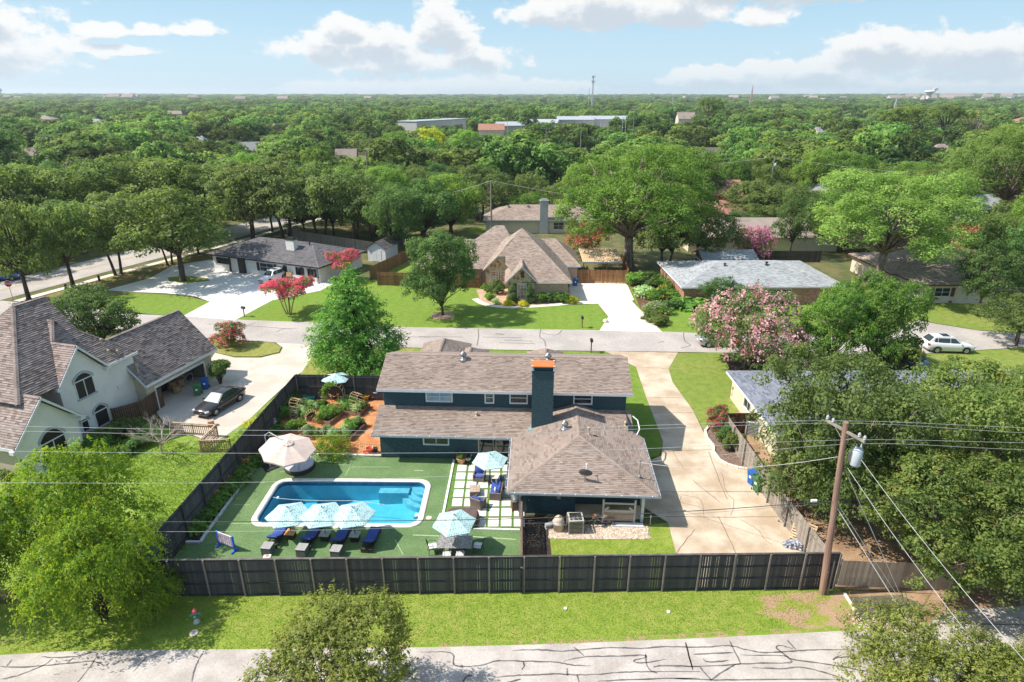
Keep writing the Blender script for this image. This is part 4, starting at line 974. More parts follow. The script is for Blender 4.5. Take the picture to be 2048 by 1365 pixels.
mb = MB(); mb.tube([(18.9, 1.6, 3.1), (19.25, 1.3, 2.9), (19.3, .5, 2.6), (19.0, -.2, 2.5)], .05, 6); mb.build('downspout', trim, house)

# --- the stucco house on the left
LO = Vector((-34.8, 37.0, 0)); LRZ = math.atan2(.963, .27)
stucco = M('stucco', (.76, .74, .71), .9, (.69, .67, .645), .9, bump=.4, bscale=40, fine=.05)
stucco_tan = M('stucco_tan', (.52, .44, .32), .9, (.46, .39, .29), .9, bump=.4, bscale=40)
screen = M('window_screen', (.016, .014, .015), .45, (.025, .022, .023), 8.)
arch_trim = M('arch_trim', (.42, .44, .48), .8, (.36, .38, .42), 2.)
lh = thing('house', 'large white stucco house with steep rose brown gabled roofs and an open garage', 'house', LO, LRZ)
def lroof(nm, planes, seed, caps=()):
    m_ = MB()
    for k_, p in enumerate(planes): roof_plane(m_, p, .17, .34, seed=seed + k_, lift=.045)
    for a, b in caps: ridge_cap(m_, a, b)
    return stuff(m_.build(nm, sh_rose, lh))
Pn = lambda s, n, z: (s, -n, z)
# main block (hipped, ridge at n=-5.1)
lroof('main_roof', [[Pn(1.7, 0, 5.5), Pn(4.75, 0, 5.5), Pn(6.9, -2.42, 7.92), Pn(6.9, -5.15, 10.65), Pn(6.85, -5.15, 10.65)],
                    [Pn(9.0, 0, 5.5), Pn(11.9, 0, 5.5), Pn(9.38, -2.52, 8.02), Pn(9.38, -5.15, 10.65), Pn(6.9, -5.15, 10.65), Pn(6.9, -2.42, 7.92)],
                    [Pn(1.7, 0, 5.5), Pn(1.7, -10.3, 5.5), Pn(6.85, -5.15, 10.65)],
                    [Pn(1.7, -10.3, 5.5), Pn(11.9, -10.3, 5.5), Pn(9.38, -7.8, 8.02), Pn(9.38, -5.15, 10.65), Pn(6.85, -5.15, 10.65)],
                    [Pn(11.9, 0, 5.5), Pn(11.9, -10.3, 5.5), Pn(9.38, -7.8, 8.02), Pn(9.38, -2.52, 8.02)]], 40,
      [(Pn(1.7, 0, 5.5), Pn(6.85, -5.15, 10.65)), (Pn(6.85, -5.15, 10.65), Pn(9.38, -5.15, 10.65)), (Pn(11.9, 0, 5.5), Pn(9.38, -2.52, 8.02))])
lroof('gable_roof', [[Pn(4.75, 0.05, 5.45), Pn(4.75, -3.2, 5.45), Pn(6.9, -3.2, 7.92), Pn(6.9, .05, 7.92)], [Pn(9.0, 0.05, 5.5), Pn(9.0, -3.2, 5.5), Pn(6.9, -3.2, 7.92), Pn(6.9, .05, 7.92)]], 50, [(Pn(6.9, .05, 7.92), Pn(6.9, -2.45, 7.92))])
lroof('dormer_roof', [[Pn(4.75, -2.3, 5.45), Pn(4.75, -7, 5.45), Pn(8.1, -7, 9.3), Pn(8.1, -3.3, 9.3), Pn(6.95, -2.3, 7.98)], [Pn(9.6, -3.3, 7.4), Pn(9.6, -7, 7.4), Pn(8.1, -7, 9.3), Pn(8.1, -3.3, 9.3)]], 54, [(Pn(6.95, -2.35, 7.98), Pn(8.1, -3.3, 9.3))])
lroof('wing_roof', [[Pn(-.1, 1.15, 3.15), Pn(-.1, -9, 3.15), Pn(2.5, -9, 5.85), Pn(2.5, 1.15, 5.85)], [Pn(5.05, 1.15, 3.15), Pn(5.05, -1.5, 3.15), Pn(2.5, -4, 5.85), Pn(2.5, 1.15, 5.85)]], 58, [(Pn(2.5, 1.15, 5.85), Pn(2.5, -3, 5.85))])
lroof('garage_roof', [[Pn(10.9, 1.25, 2.9), Pn(19.45, 1.25, 2.9), Pn(19.45, -2.35, 6.5), Pn(10.9, -2.35, 6.5)], [Pn(10.9, -6., 2.9), Pn(19.45, -6., 2.9), Pn(19.45, -2.35, 6.5), Pn(10.9, -2.35, 6.5)]], 62, [(Pn(10.9, -2.35, 6.5), Pn(19.45, -2.35, 6.5))])
def arch_outline(s0, s1, z0, zs, rise, n=9):
    return [(s0, z0), (s1, z0), (s1, zs)] + [(s1 + (s0 - s1) * k / n, zs + rise * (1 - (2 * k / n - 1) ** 2)) for k in range(1, n)] + [(s0, zs)]
mb = MB(); W0 = .3
wallpoly(mb, (4.95, W0), (11.7, W0), [(0, -.5), (6.7, -.5), (6.7, 5.42), (3.85, 5.42), (1.95, 7.7), (0, 5.42)])
wallpoly(mb, (5.0, 6.), (5.0, W0), [(0, 0), (5.7, 0), (5.7, 5.4), (0, 5.4)])
wallpoly(mb, (11.7, W0), (11.7, 9.8), [(0, 0), (9.5, 0), (9.5, 5.4), (0, 5.4)])
wallpoly(mb, (.2, -.8), (4.85, -.8), [(0, -.5), (4.65, -.5), (4.65, 3.1), (2.3, 5.55), (0, 3.1)])
wallpoly(mb, (4.85, -.8), (4.85, .4), [(0, -.5), (1.2, -.5), (1.2, 3.), (0, 3.)])
mb.build('wall', stucco, lh)
mb = MB(); wallpoly(mb, (.2, 8.5), (.2, -.8), [(0, -.5), (9.3, -.5), (9.3, 3.1), (0, 3.1)]); mb.build('side_wall', stucco_tan, lh)
mb = MB(); mb.bx(.12, .2, -.86, -.78, -.5, 3.1); mb.build('downspout', trim, lh)
def arched(s0, s1, z0, zs, rise, n, mull=True, transom=None):
    y = -n; ol = arch_outline(s0, s1, z0, zs, rise)
    m_ = MB(); m_.face([Vector((s, y - .02, z)) for s, z in ol]); w_ = m_.build('window', screen, lh)
    m_ = MB(); ar = [(s1 + .12, zs - .02)] + [(s1 + .12 + (s0 - s1 - .24) * k / 9, zs + .1 + rise * (1 - (2 * k / 9 - 1) ** 2)) for k in range(10)] + [(s0 - .12, zs - .02)]
    for i in range(len(ar) - 1):
        (a, b), (c, d) = ar[i], ar[i + 1]
        m_.quads([(a, y - .09, b - .07), (a, y - .09, b + .09), (c, y - .09, d + .09), (c, y - .09, d - .07), (a, y, b - .07), (a, y, b + .09), (c, y, d + .09), (c, y, d - .07)], [(0, 1, 2, 3), (1, 5, 6, 2), (0, 3, 7, 4)])
    m_.build('arch', arch_trim, w_)
    m_ = MB(); m_.bx(s0 - .1, s1 + .1, y - .12, y, z0 - .12, z0); m_.build('sill', arch_trim, w_)
    t_ = transom or zs - .02
    m_ = MB(); m_.bx(s0, s1, y - .06, y - .02, t_ - .04, t_ + .04); m_.bx(s0 - .04, s0 + .02, y - .06, y, z0, zs); m_.bx(s1 - .02, s1 + .04, y - .06, y, z0, zs); m_.build('frame', trim, w_)
    if mull: m_ = MB(); m_.bx((s0 + s1) / 2 - .03, (s0 + s1) / 2 + .03, y - .055, y - .02, z0, t_ - .04); m_.build('mullion', trim, w_)
arched(6.19, 7.7, 3.7, 5.1, .45, -.3); arched(7.08, 8.22, .78, 2.05, .42, -.3, False); arched(5.88, 6.42, 1.0, 1.88, .12, -.3, False); arched(1.8, 3.59, .2, 2.45, .65, .8, True, 2.3)
# bargeboards
def barge(a, b, w=.22, t=.05, name='bargeboard'):
    a, b = Vector(a), Vector(b); m_ = MB(); dn = Vector((0, 0, -w)); o = Vector((0, -t, 0)) if abs(a.y - b.y) < .01 else Vector((t, 0, 0))
    if abs(a.y - b.y) > .01 and a.x < 11: o = -o
    m_.quads([a, b, b + dn, a + dn, a + o, b + o, b + dn + o, a + dn + o], [(0, 1, 2, 3), (4, 5, 6, 7), (0, 1, 5, 4), (3, 2, 6, 7), (0, 3, 7, 4), (1, 2, 6, 5)]); m_.build(name, trim, lh)
for a, b in ((Pn(4.75, .06, 5.45), Pn(6.9, .06, 7.93)), (Pn(6.9, .06, 7.93), Pn(9.0, .06, 5.5)), (Pn(9.0, .06, 5.5), Pn(11.9, .06, 5.5)), (Pn(-.1, 1.16, 3.15), Pn(2.5, 1.16, 5.86)), (Pn(2.5, 1.16, 5.86), Pn(5.05, 1.16, 3.15)), (Pn(10.9, 1.26, 2.9), Pn(19.45, 1.26, 2.9)),
             (Pn(10.88, 1.25, 2.9), Pn(10.88, -2.3, 6.45)), (Pn(4.73, .05, 5.45), Pn(4.73, -3, 5.45)), (Pn(-.12, 1.1, 3.15), Pn(-.12, -8, 3.15))): barge(a, b)
for s_, n_, z_ in ((4.75, .06, 5.3), (9.0, .06, 5.3), (-.1, 1.16, 3.), (5.05, 1.16, 3.)):
    m_ = MB(); m_.bx(s_ - .2, s_ + .2, -n_ - .03, -n_ + .35, z_ - .22, z_ + .03); m_.build('cornice_return', trim, lh)
# garage
mb = MB(); gn = -.8
wall(mb, (11.2, gn), (19., gn), -.1, 2.85, [(.95, 6.75, -.1, 2.25)]); wall(mb, (19., gn), (19., 5.5), -.1, 2.85); wall(mb, (11.2, .3), (11.2, gn), -.1, 3.2); mb.face([Vector((19., gn - .3, 2.85)), Vector((19., 5.5, 2.85)), Vector((19., 2.35, 6.3))]); mb.build('garage_wall', stucco_tan, lh)
mb = MB(); mb.bx(12.15, 17.95, gn - .03, gn + .03, 2.0, 2.25); mb.build('door_header', trim, lh)
for s_ in (12.08, 17.98): m_ = MB(); m_.bx(s_ - .06, s_ + .06, gn - .05, gn + .05, -.1, 2.3); m_.build('door_jamb', trim, lh)
mb = MB(); mb.bx(11.4, 18.8, 4.9, 5., 0, 2.8); mb.bx(18.7, 18.78, -.5, 4.9, 0, 2.8); mb.bx(11.42, 11.5, -.5, 4.9, 0, 2.8); mb.bx(11.4, 18.8, -.7, 5, 2.75, 2.8); mb.build('garage_inside', M('drywall', (.30, .27, .23), .9), lh)
mb = MB(); mb.bx(18.3, 18.36, gn - .16, gn - .02, .8, 1.5); mb.bx(18.5, 18.75, gn - .12, gn - .02, 1.2, 1.7); mb.build('meter_box', trim_grey, lh)
for s_, n_, z_, h_ in ((2.9, -6.8, 6.7, .7), (6.7, -3.0, 7.7, .45), (5.4, -1.6, 6.2, .4), (10., -1.2, 6.7, .5), (9.8, -.5, 6.0, .4), (10.4, -.3, 5.8, .35), (11.6, -.9, 5.05, .7), (11.4, .2, 3.95, .6)): pipe(lh, s_, -n_, z_ - .05, h_, .06, pvc)
turbine(lh, 4.3, 7.9, 8.1, .25)
mb = MB(); mb.bx(9.6, 9.8, .1, .3, 3.1, 3.3); mb.build('flood_lamp', trim, lh)

# ------------------------------------------------------------------ houses across the street and beyond
white_brick = brick_mat('white_brick', (.70, .69, .67), (.76, .75, .73), (.62, .61, .60), bump=.4, var=.2)
tan_brick = brick_mat('tan_brick', (.42, .27, .18), (.55, .38, .27), (.55, .47, .38), var=.5)
red_brick = brick_mat('red_brick', (.33, .12, .07), (.45, .20, .13), (.62, .52, .46), bw=.42, bh=.15, var=.9)
cream = M('cream_wall', (.66, .58, .44), .8, (.60, .52, .39), 1.)
black = M('black_paint', (.02, .02, .022), .5, (.03, .03, .03), 3.)
brown_p = M('brown_shutter', (.11, .045, .03), .6, (.15, .065, .045), 3.)
def stone_mat():
    m, t, p = base_mat('field_stone'); uv = t.node('ShaderNodeUVMap')
    v = t.node('ShaderNodeTexVoronoi'); t.put(v.inputs['Vector'], uv.outputs[0]); v.inputs['Scale'].default_value = 2.4
    e = t.node('ShaderNodeTexVoronoi', feature='DISTANCE_TO_EDGE'); t.put(e.inputs['Vector'], uv.outputs[0]); e.inputs['Scale'].default_value = 2.4
    sp = t.node('ShaderNodeSeparateColor'); t.put(sp.inputs[0], v.outputs['Color'])
    c = t.mix(sp.outputs[0], (.62, .48, .30), (.44, .33, .20)); c = t.mix(t.math('GREATER_THAN', sp.outputs[1], .72), c, (.34, .19, .08))
    t.put(p.inputs['Base Color'], t.mix(t.math('LESS_THAN', e.outputs['Distance'], .035), c, (.60, .53, .43))); p.inputs['Roughness'].default_value = .85
    MATS['field_stone'] = m; return m
stone = stone_mat()

def roof_on(parent, planes, mat, caps=(), course=.2, tab=.4, seed=1, tabs=True, name='roof', lift=.02):
    m_ = MB()
    for k_, p in enumerate(planes): roof_plane(m_, p, course, tab, seed=seed + k_, tabs=tabs, lift=lift)
    for a, b in caps: ridge_cap(m_, a, b, .16, .4)
    o = m_.build(name, mat, parent); return stuff(o) if tabs else o
def eave_boards(parent, pts, mat, w=.18):
    for a, b in pts:
        a, b = Vector(a), Vector(b); d = (b - a).normalized(); s = d.cross(Vector((0, 0, 1))) * .03; m_ = MB()
        dn = Vector((0, 0, -w)); m_.quads([a, b, b + dn, a + dn, a + s, b + s, b + dn + s, a + dn + s], [(0, 1, 2, 3), (4, 5, 6, 7), (0, 1, 5, 4), (3, 2, 6, 7)]); m_.build('fascia', mat, parent)
def hip_house(name, label, org, rz, W, D, ze, pitch, rm, wm, gable=False, ov=.5, wins=(), course=.22, tab=.45, tabs=True, seed=5, group=None, cat='house', fas=None, side_wins=(), wall_z0=0., ridge_off=.5):
    h = thing(name, label, cat, org, rz, group); y1 = D * ridge_off; hh = pitch * y1; fas = fas or trim
    pb = hh / (D - y1)
    if gable: A, B = (0, y1, ze + hh), (W, y1, ze + hh)
    else: A, B = (y1, y1, ze + hh), (W - y1, y1, ze + hh)
    E = [(0, 0, ze), (W, 0, ze), (W, D, ze), (0, D, ze)]
    pl = [[E[0], E[1], B, A], [E[2], E[3], A, B]] + ([] if gable else [[E[1], E[2], B], [E[3], E[0], A]])
    caps = [(A, B)] + ([] if gable else [(E[0], A), (E[1], B), (E[2], B), (E[3], A)])
    roof_on(h, pl, rm, caps, course, tab, seed, tabs)
    m_ = MB(); q = [(ov, ov), (W - ov, ov), (W - ov, D - ov), (ov, D - ov)]
    wall(m_, q[0], q[1], wall_z0, ze, [(w[0] - ov, w[1] - ov, w[2], w[3]) for w in wins])
    for i in (1, 2): wall(m_, q[i], q[(i + 1) % 4], wall_z0, ze)
    wall(m_, q[3], q[0], wall_z0, ze, [(w[0], w[1], w[2], w[3]) for w in side_wins])
    if gable:
        for xg in (ov, W - ov): m_.face([Vector((xg, ov, ze)), Vector((xg, D - ov, ze)), Vector((xg, y1, ze + hh * (y1 - ov) / y1))], [(0, 0), (D, 0), (D / 2, hh)])
    m_.build('wall', wm, h)
    for w in wins:
        wf = rail_window(h, 'window', w[0], w[1], w[2], w[3], ov, w[4] if len(w) > 4 else trim, glass, fw=.08, bars=(.5,), hbars=(.5,), depth=.08)
        if len(w) > 5:
            for sx in (w[0] - .62, w[1] + .12): m2 = MB(); m2.bx(sx, sx + .5, ov - .05, ov, w[2] - .05, w[3] + .05); m2.build('shutter', w[5], wf)
    for w in side_wins:
        X = lambda a, b, c: Vector((b, D - ov - a, c))
        rail_window(h, 'window', w[0], w[1], w[2], w[3], ov, trim, glass, fw=.08, bars=(.5,), depth=.08, xf=X)
    eave_boards(h, [((E[0]), (E[1])), (E[1], E[2]), (E[3], E[0])], fas)
    return h
def chimney_on(h, x, y, z0, z1, sx, sy, mat, capm=None, name='chimney'):
    m_ = MB()
    for a, b in (((x, y), (x + sx, y)), ((x + sx, y), (x + sx, y + sy)), ((x + sx, y + sy), (x, y + sy)), ((x, y + sy), (x, y))): wall(m_, a, b, z0, z1)
    c_ = m_.build(name, mat, h); m2 = MB(); m2.bx(x - .08, x + sx + .08, y - .08, y + sy + .08, z1, z1 + .12); m2.bx(x + .2, x + sx - .2, y + .2, y + sy - .2, z1 + .12, z1 + .35); m2.build('cap', capm or trim_grey, c_); return c_

# the white ranch house
RE1, RE2 = G(413, 508, 2.5), G(638, 536, 2.5); rang = math.atan2(RE2.y - RE1.y, RE2.x - RE1.x); RWd = (RE2 - RE1).length
ranch = hip_house('ranch_house', 'long low white brick house with a dark hipped roof and black shutters', Vector((RE1.x, RE1.y, 0)), rang, RWd, 11.4, 2.5, .35, sh_dark, white_brick, ov=.55, fas=black, seed=70,
                  wins=[(1.9, 3.6, 1.1, 1.95, black, black), (10.1, 12.7, .75, 1.95, trim, black), (17.0, 18.4, .9, 1.9, black), (19.2, 20.6, .9, 1.9, black)])
chimney_on(ranch, 13.2, 3.2, 3.2, 5.2, 1.5, .9, white_brick, black)
mb = MB(); mb.bx(6.0, 7.2, .2, .55, 0, 2.4); mb.build('porch_column', black, ranch); mb = MB(); mb.bx(4.3, 4.5, .05, .25, 0, 2.4); mb.build('porch_column', black, ranch)
for x_ in (18.6, 20.2, 21.4): m_ = MB(); m_.bx(x_, x_ + .08, -.02, .06, 0, 2.35); m_.bx(x_ - .2, x_ + .28, -.01, .05, 1.0, 1.06); m_.bx(x_ - .2, x_ - .14, -.01, .05, 0, 2.35); m_.build('porch_post', black, ranch)
mb = MB(); mb.bx(14.6, 15.3, .45, .53, 0, 2.0); mb.build('door', black, ranch)
pipe(ranch, 16.2, 5., 4.2, .5, .08, black)
def text(parent, s, loc, size, mat, rot, name='lettering', ext=.01):
    cu = bpy.data.curves.new(name, 'FONT'); cu.body = s; cu.size = size; cu.extrude = ext; cu.align_x = 'CENTER'; cu.align_y = 'CENTER'
    tmp = bpy.data.objects.new('tmp', cu); C.objects.link(tmp)
    dg = bpy.context.evaluated_depsgraph_get(); me = bpy.data.meshes.new_from_object(tmp.evaluated_get(dg)); me.materials.clear(); me.materials.append(mat)
    bpy.data.objects.remove(tmp); o = OB(name, me, parent, loc); o.rotation_euler = rot; return o
text(ranch, '102', (13.9, .53, 1.55), .75, trim_grey, (R(90), 0, 0), 'house_number')
mb = MB(); mb.box((16.0, .0, .65), (.9, .06, 1.1), rx=-.15, rz=.1); mb.box((16.3, .12, .55), (.5, .05, 1.0), rx=-.1); o_ = mb.build('pallet_board', M('pine_board', (.46, .28, .13), .8, (.36, .2, .09), 4.), None); o_.matrix_world = ranch.matrix_basis.copy(); tag(o_, 'upright tan wooden boards leaning by the door of the white ranch house', 'boards')

# the stone house
sth = thing('stone_house', 'stone and brick house with steep taupe roofs and a jerkinhead front gable', 'house', (0, 79.2, 0))
ys = 79.2; P_ = lambda x, y, z: (x, y - ys, z); A_ = P_(1.39, 88.05, 8.)
ze = 2.6
roof_on(sth, [[A_, P_(7.9, 79.15, ze), P_(1.3, 79.15, ze), P_(-.9, 82., 4.35), P_(-.9, 84.6, 5.9)], [P_(7.9, 79.15, ze), P_(7.9, 97, ze), A_], [P_(-4.1, 85.4, ze), A_, P_(-4.1, 97, ze)]], sh_brown, [(A_, P_(7.9, 79.15, ze)), (A_, P_(-4.1, 85.4, ze))], .2, .4, 80, name='main_roof')
roof_on(sth, [[P_(-.98, 78.85, 2.55), P_(-.98, 86, 2.55), P_(1.3, 86, 4.82), P_(1.3, 78.85, 4.82)], [P_(3.45, 78.85, 2.6), P_(3.45, 80.2, 2.6), P_(1.3, 83.5, 4.82), P_(1.3, 78.85, 4.82)]], sh_brown, [(P_(1.3, 78.85, 4.82), P_(1.3, 83, 4.82))], .2, .4, 84, name='front_gable_roof')
roof_on(sth, [[P_(-1.95, 85.35, 4.7), P_(.35, 85.35, 4.7), P_(-.8, 86.5, 5.85)], [P_(.35, 85.35, 4.7), P_(2.5, 85.35, 2.6), P_(2.5, 88, 2.6), P_(-.8, 88, 5.85), P_(-.8, 86.5, 5.85)], [P_(-1.95, 85.35, 4.7), P_(-.8, 86.5, 5.85), P_(-.8, 87.2, 5.87), P_(-4.05, 86.5, 2.63), P_(-4.05, 85.35, 2.63)]], sh_brown, (), .2, .4, 88, name='clipped_gable_roof')
roof_on(sth, [[P_(9.93, 87.55, ze), P_(6.5, 92.8, 5.5), P_(2, 92.8, 5.5), P_(2, 87.55, ze)], [P_(9.93, 87.55, ze), P_(9.93, 98, ze), P_(6.5, 92.8, 5.5)]], sh_brown, [(P_(6.5, 92.8, 5.5), P_(9.93, 87.55, ze))], .2, .4, 92, name='side_roof')
roof_on(sth, [[P_(-14, 85.9, ze), P_(-4.0, 85.9, ze), P_(0, 92.4, 5.5), P_(-10.5, 92.4, 5.5)], [P_(-14, 85.9, ze), P_(-10.5, 92.4, 5.5), P_(-14, 98, ze)], [P_(-5.5, 92.4, 5.5), P_(0, 92.4, 5.5), P_(-1.2, 95.2, 7.0), P_(-2.6, 95.2, 7.0)]], sh_brown, (), .2, .4, 96, name='left_roof')
mb = MB(); wall(mb, (2.9, .45), (7.45, .45), 0, ze); wall(mb, (7.45, .45), (7.45, 8.8), 0, ze); wall(mb, (7.45, 8.8), (9.5, 8.8), 0, ze); wall(mb, (9.5, 8.8), (9.5, 18), 0, ze); wall(mb, (-13.5, 7.2), (-3.7, 7.2), 0, ze); wall(mb, (-.55, 6.4), (-.55, .05), 0, ze); mb.build('wall', tan_brick, sth)
mb = MB(); wallpoly(mb, (-.55, .05), (2.95, .05), [(0, 0), (3.5, 0), (3.5, 2.8), (1.85, 4.6), (0, 2.9)]); mb.build('gable_wall', stone, sth)
mb = MB(); wallpoly(mb, (-3.75, 6.45), (2.2, 6.45), [(0, 0), (5.9, 0), (5.9, 2.7), (4.05, 4.65), (1.85, 4.65), (0, 2.9)]); mb.build('stone_wall', stone, sth)
eave_boards(sth, [(P_(3.45, 79.13, ze), P_(7.9, 79.13, ze)), (P_(7.9, 79.15, ze), P_(7.9, 87.5, ze)), (P_(7.9, 87.53, ze), P_(9.93, 87.53, ze)), (P_(-.98, 78.83, 2.55), P_(1.3, 78.83, 4.82)), (P_(1.3, 78.83, 4.82), P_(3.45, 78.83, 2.6)), (P_(-1.95, 85.33, 4.7), P_(.35, 85.33, 4.7)), (P_(-4.1, 85.33, 2.6), P_(-1.95, 85.33, 4.7)), (P_(.35, 85.33, 4.7), P_(1.6, 85.33, 3.4))], trim, .16)
for a, b, c, d, y_ in ((-3.05, -1.95, .9, 2.35, 6.42), (-1.55, -.62, .9, 2.35, 6.42), (.75, 1.85, .35, 2.35, .02)):
    f_ = rail_window(sth, 'window', a, b, c, d, y_, trim, glass_b, fw=.09, bars=(.33, .66), hbars=(.25, .5, .75), depth=.02)
    if y_ < 1:
        for sx in (a - .6, b + .12): m2 = MB(); m2.bx(sx, sx + .45, y_ - .06, y_, c, d + .1); m2.build('shutter', brown_p, f_)
for x_, z_, y_ in ((-.95, 3.5, 6.4), (1.15, 3.25, .0)): m2 = MB(); m2.bx(x_, x_ + .45, y_ - .05, y_, z_, z_ + .85); m2.build('attic_vent', brown_p, sth)
mb = MB(); mb.bx(-6.9, -5.6, 7.0, 7.2, 0, 2.2); mb.build('front_door', brown_p, sth)
mb = MB(); mb.bx(-4.35, -4.15, 5.9, 6.1, 0, 2.5); mb.build('porch_post', brown_p, sth)

hb = hip_house('brick_house', 'house with a long taupe hipped roof and a tall pale chimney behind the stone house', G(965, 474, 0) + Vector((0, 3, 0)), 0, 24, 11, 2.7, .38, sh_brown, cream, seed=100, wins=[(14, 16, .8, 2.1, trim)])
chimney_on(hb, 11.2, -.2, 0, 6.4, 1.6, 1.0, trim_grey)
for x_ in (5., 9., 18.): pipe(hb, x_, 4.6, 4.4, .4, .14, metal_g)
cot = hip_house('cottage', 'low brick house with a pale grey hipped roof behind garden plants', (21.9, 77.2, 0), R(1.2), 21.5, 13.6, 2.5, .26, sh_grey, red_brick, seed=110, wins=[(4, 5.6, .8, 2., trim), (12, 14.5, .8, 2., trim)], side_wins=[(3, 4.2, .9, 2.)])
pipe(cot, 7.2, 5.4, 3.9, .35, .1, metal_d); pipe(cot, 13, 5.6, 4., .35, .12, metal_d)
hip_house('cottage_wing', 'grey roofed rear wing of the low brick house under a dark tree', (28.5, 90.6, 0), 0, 8.5, 6.5, 2.4, .35, sh_grey, red_brick, seed=114, gable=True)
tan = hip_house('tan_house', 'tan house with a brown hipped roof and brown shutters at the right', (52.4, 83.3, 0), 0, 34, 12, 2.6, .33, sh_brown, cream, seed=118, wins=[(17.6, 19.6, .9, 2., trim, brown_p)], fas=brown_p)
tan2 = hip_house('tan_house_wing', 'front wing of the tan house with a shuttered window beside the lawn', (53.0, 78.1, 0), 0, 11, 9, 2.6, .33, sh_brown, cream, seed=122, wins=[(2.6, 4.6, .9, 2., trim, brown_p)], side_wins=[(2.5, 3.3, 1.2, 2.), (5, 5.8, 1.2, 2.)], fas=brown_p)
pipe(tan, 12, 4.6, 4.2, .5, .1)
slate = hip_house('slate_house', 'cream walled house with a blue grey shingle roof among the large oaks', (19.25, 39.5, 0), 0, 27, 11.6, 2.5, .2, sh_blue, cream, seed=130, course=.17, tab=.5, side_wins=[(3.2, 4.6, .9, 2.0)])
pipe(slate, 5.2, 8.6, 3.05, .7, .09, black); pipe(slate, 5.6, 5.4, 3.5, .2, .06, black)

# shed, carport roof, fences across the street
shed = thing('shed', 'small white wooden garden shed behind the brown fence', 'shed', G(737, 523), R(-16))
mb = MB(); wallpoly(mb, (0, 0), (3.2, 0), [(0, 0), (3.2, 0), (3.2, 2.4), (1.6, 3.3), (0, 2.4)]); wall(mb, (3.2, 0), (3.2, 4.5), 0, 2.4); wall(mb, (3.2, 4.5), (0, 4.5), 0, 2.4); wall(mb, (0, 4.5), (0, 0), 0, 2.4); mb.build('wall', M('shed_white', (.72, .74, .77), .6, (.66, .68, .72), 2.), shed)
roof_on(shed, [[(-.25, -.3, 2.3), (-.25, 4.8, 2.3), (1.6, 4.8, 3.38), (1.6, -.3, 3.38)], [(3.45, -.3, 2.3), (3.45, 4.8, 2.3), (1.6, 4.8, 3.38), (1.6, -.3, 3.38)]], sh_dark, (), .2, .4, 140)
for sx in (.75, 1.62): m_ = MB(); m_.bx(sx, sx + .82, -.04, 0, .1, 2.05); m_.build('door', trim, shed)
pole_t = M('timber_post', (.32, .20, .12), .85, (.24, .14, .08), 5.)
cpt = thing('pergola', 'lean-to shelter with a tan corrugated roof beside the brown gate', 'shelter', G(1164, 556), 0)
mb = MB(); n_ = 22
for k in range(n_): x0_, x1_ = k * .27, (k + 1) * .27; mb.face([(x0_, -.2, 2.5), (x0_ + .13, -.2, 2.55), (x0_ + .13, 6.2, 3.05), (x0_, 6.2, 3.0)]); mb.face([(x0_ + .13, -.2, 2.55), (x1_, -.2, 2.5), (x1_, 6.2, 3.0), (x0_ + .13, 6.2, 3.05)])
mb.build('roof', M('tan_sheet', (.58, .42, .27), .6, (.50, .34, .2), 1.2), cpt)
mb = MB(); mb.bx(0, 5.9, -.3, -.2, 2.3, 2.5); mb.build('beam', trim_grey, cpt)
for x_ in (.1, 3.6, 5.6): m_ = MB(); m_.bx(x_, x_ + .14, 0, .14, 0, 2.35); m_.build('post', pole_t, cpt)

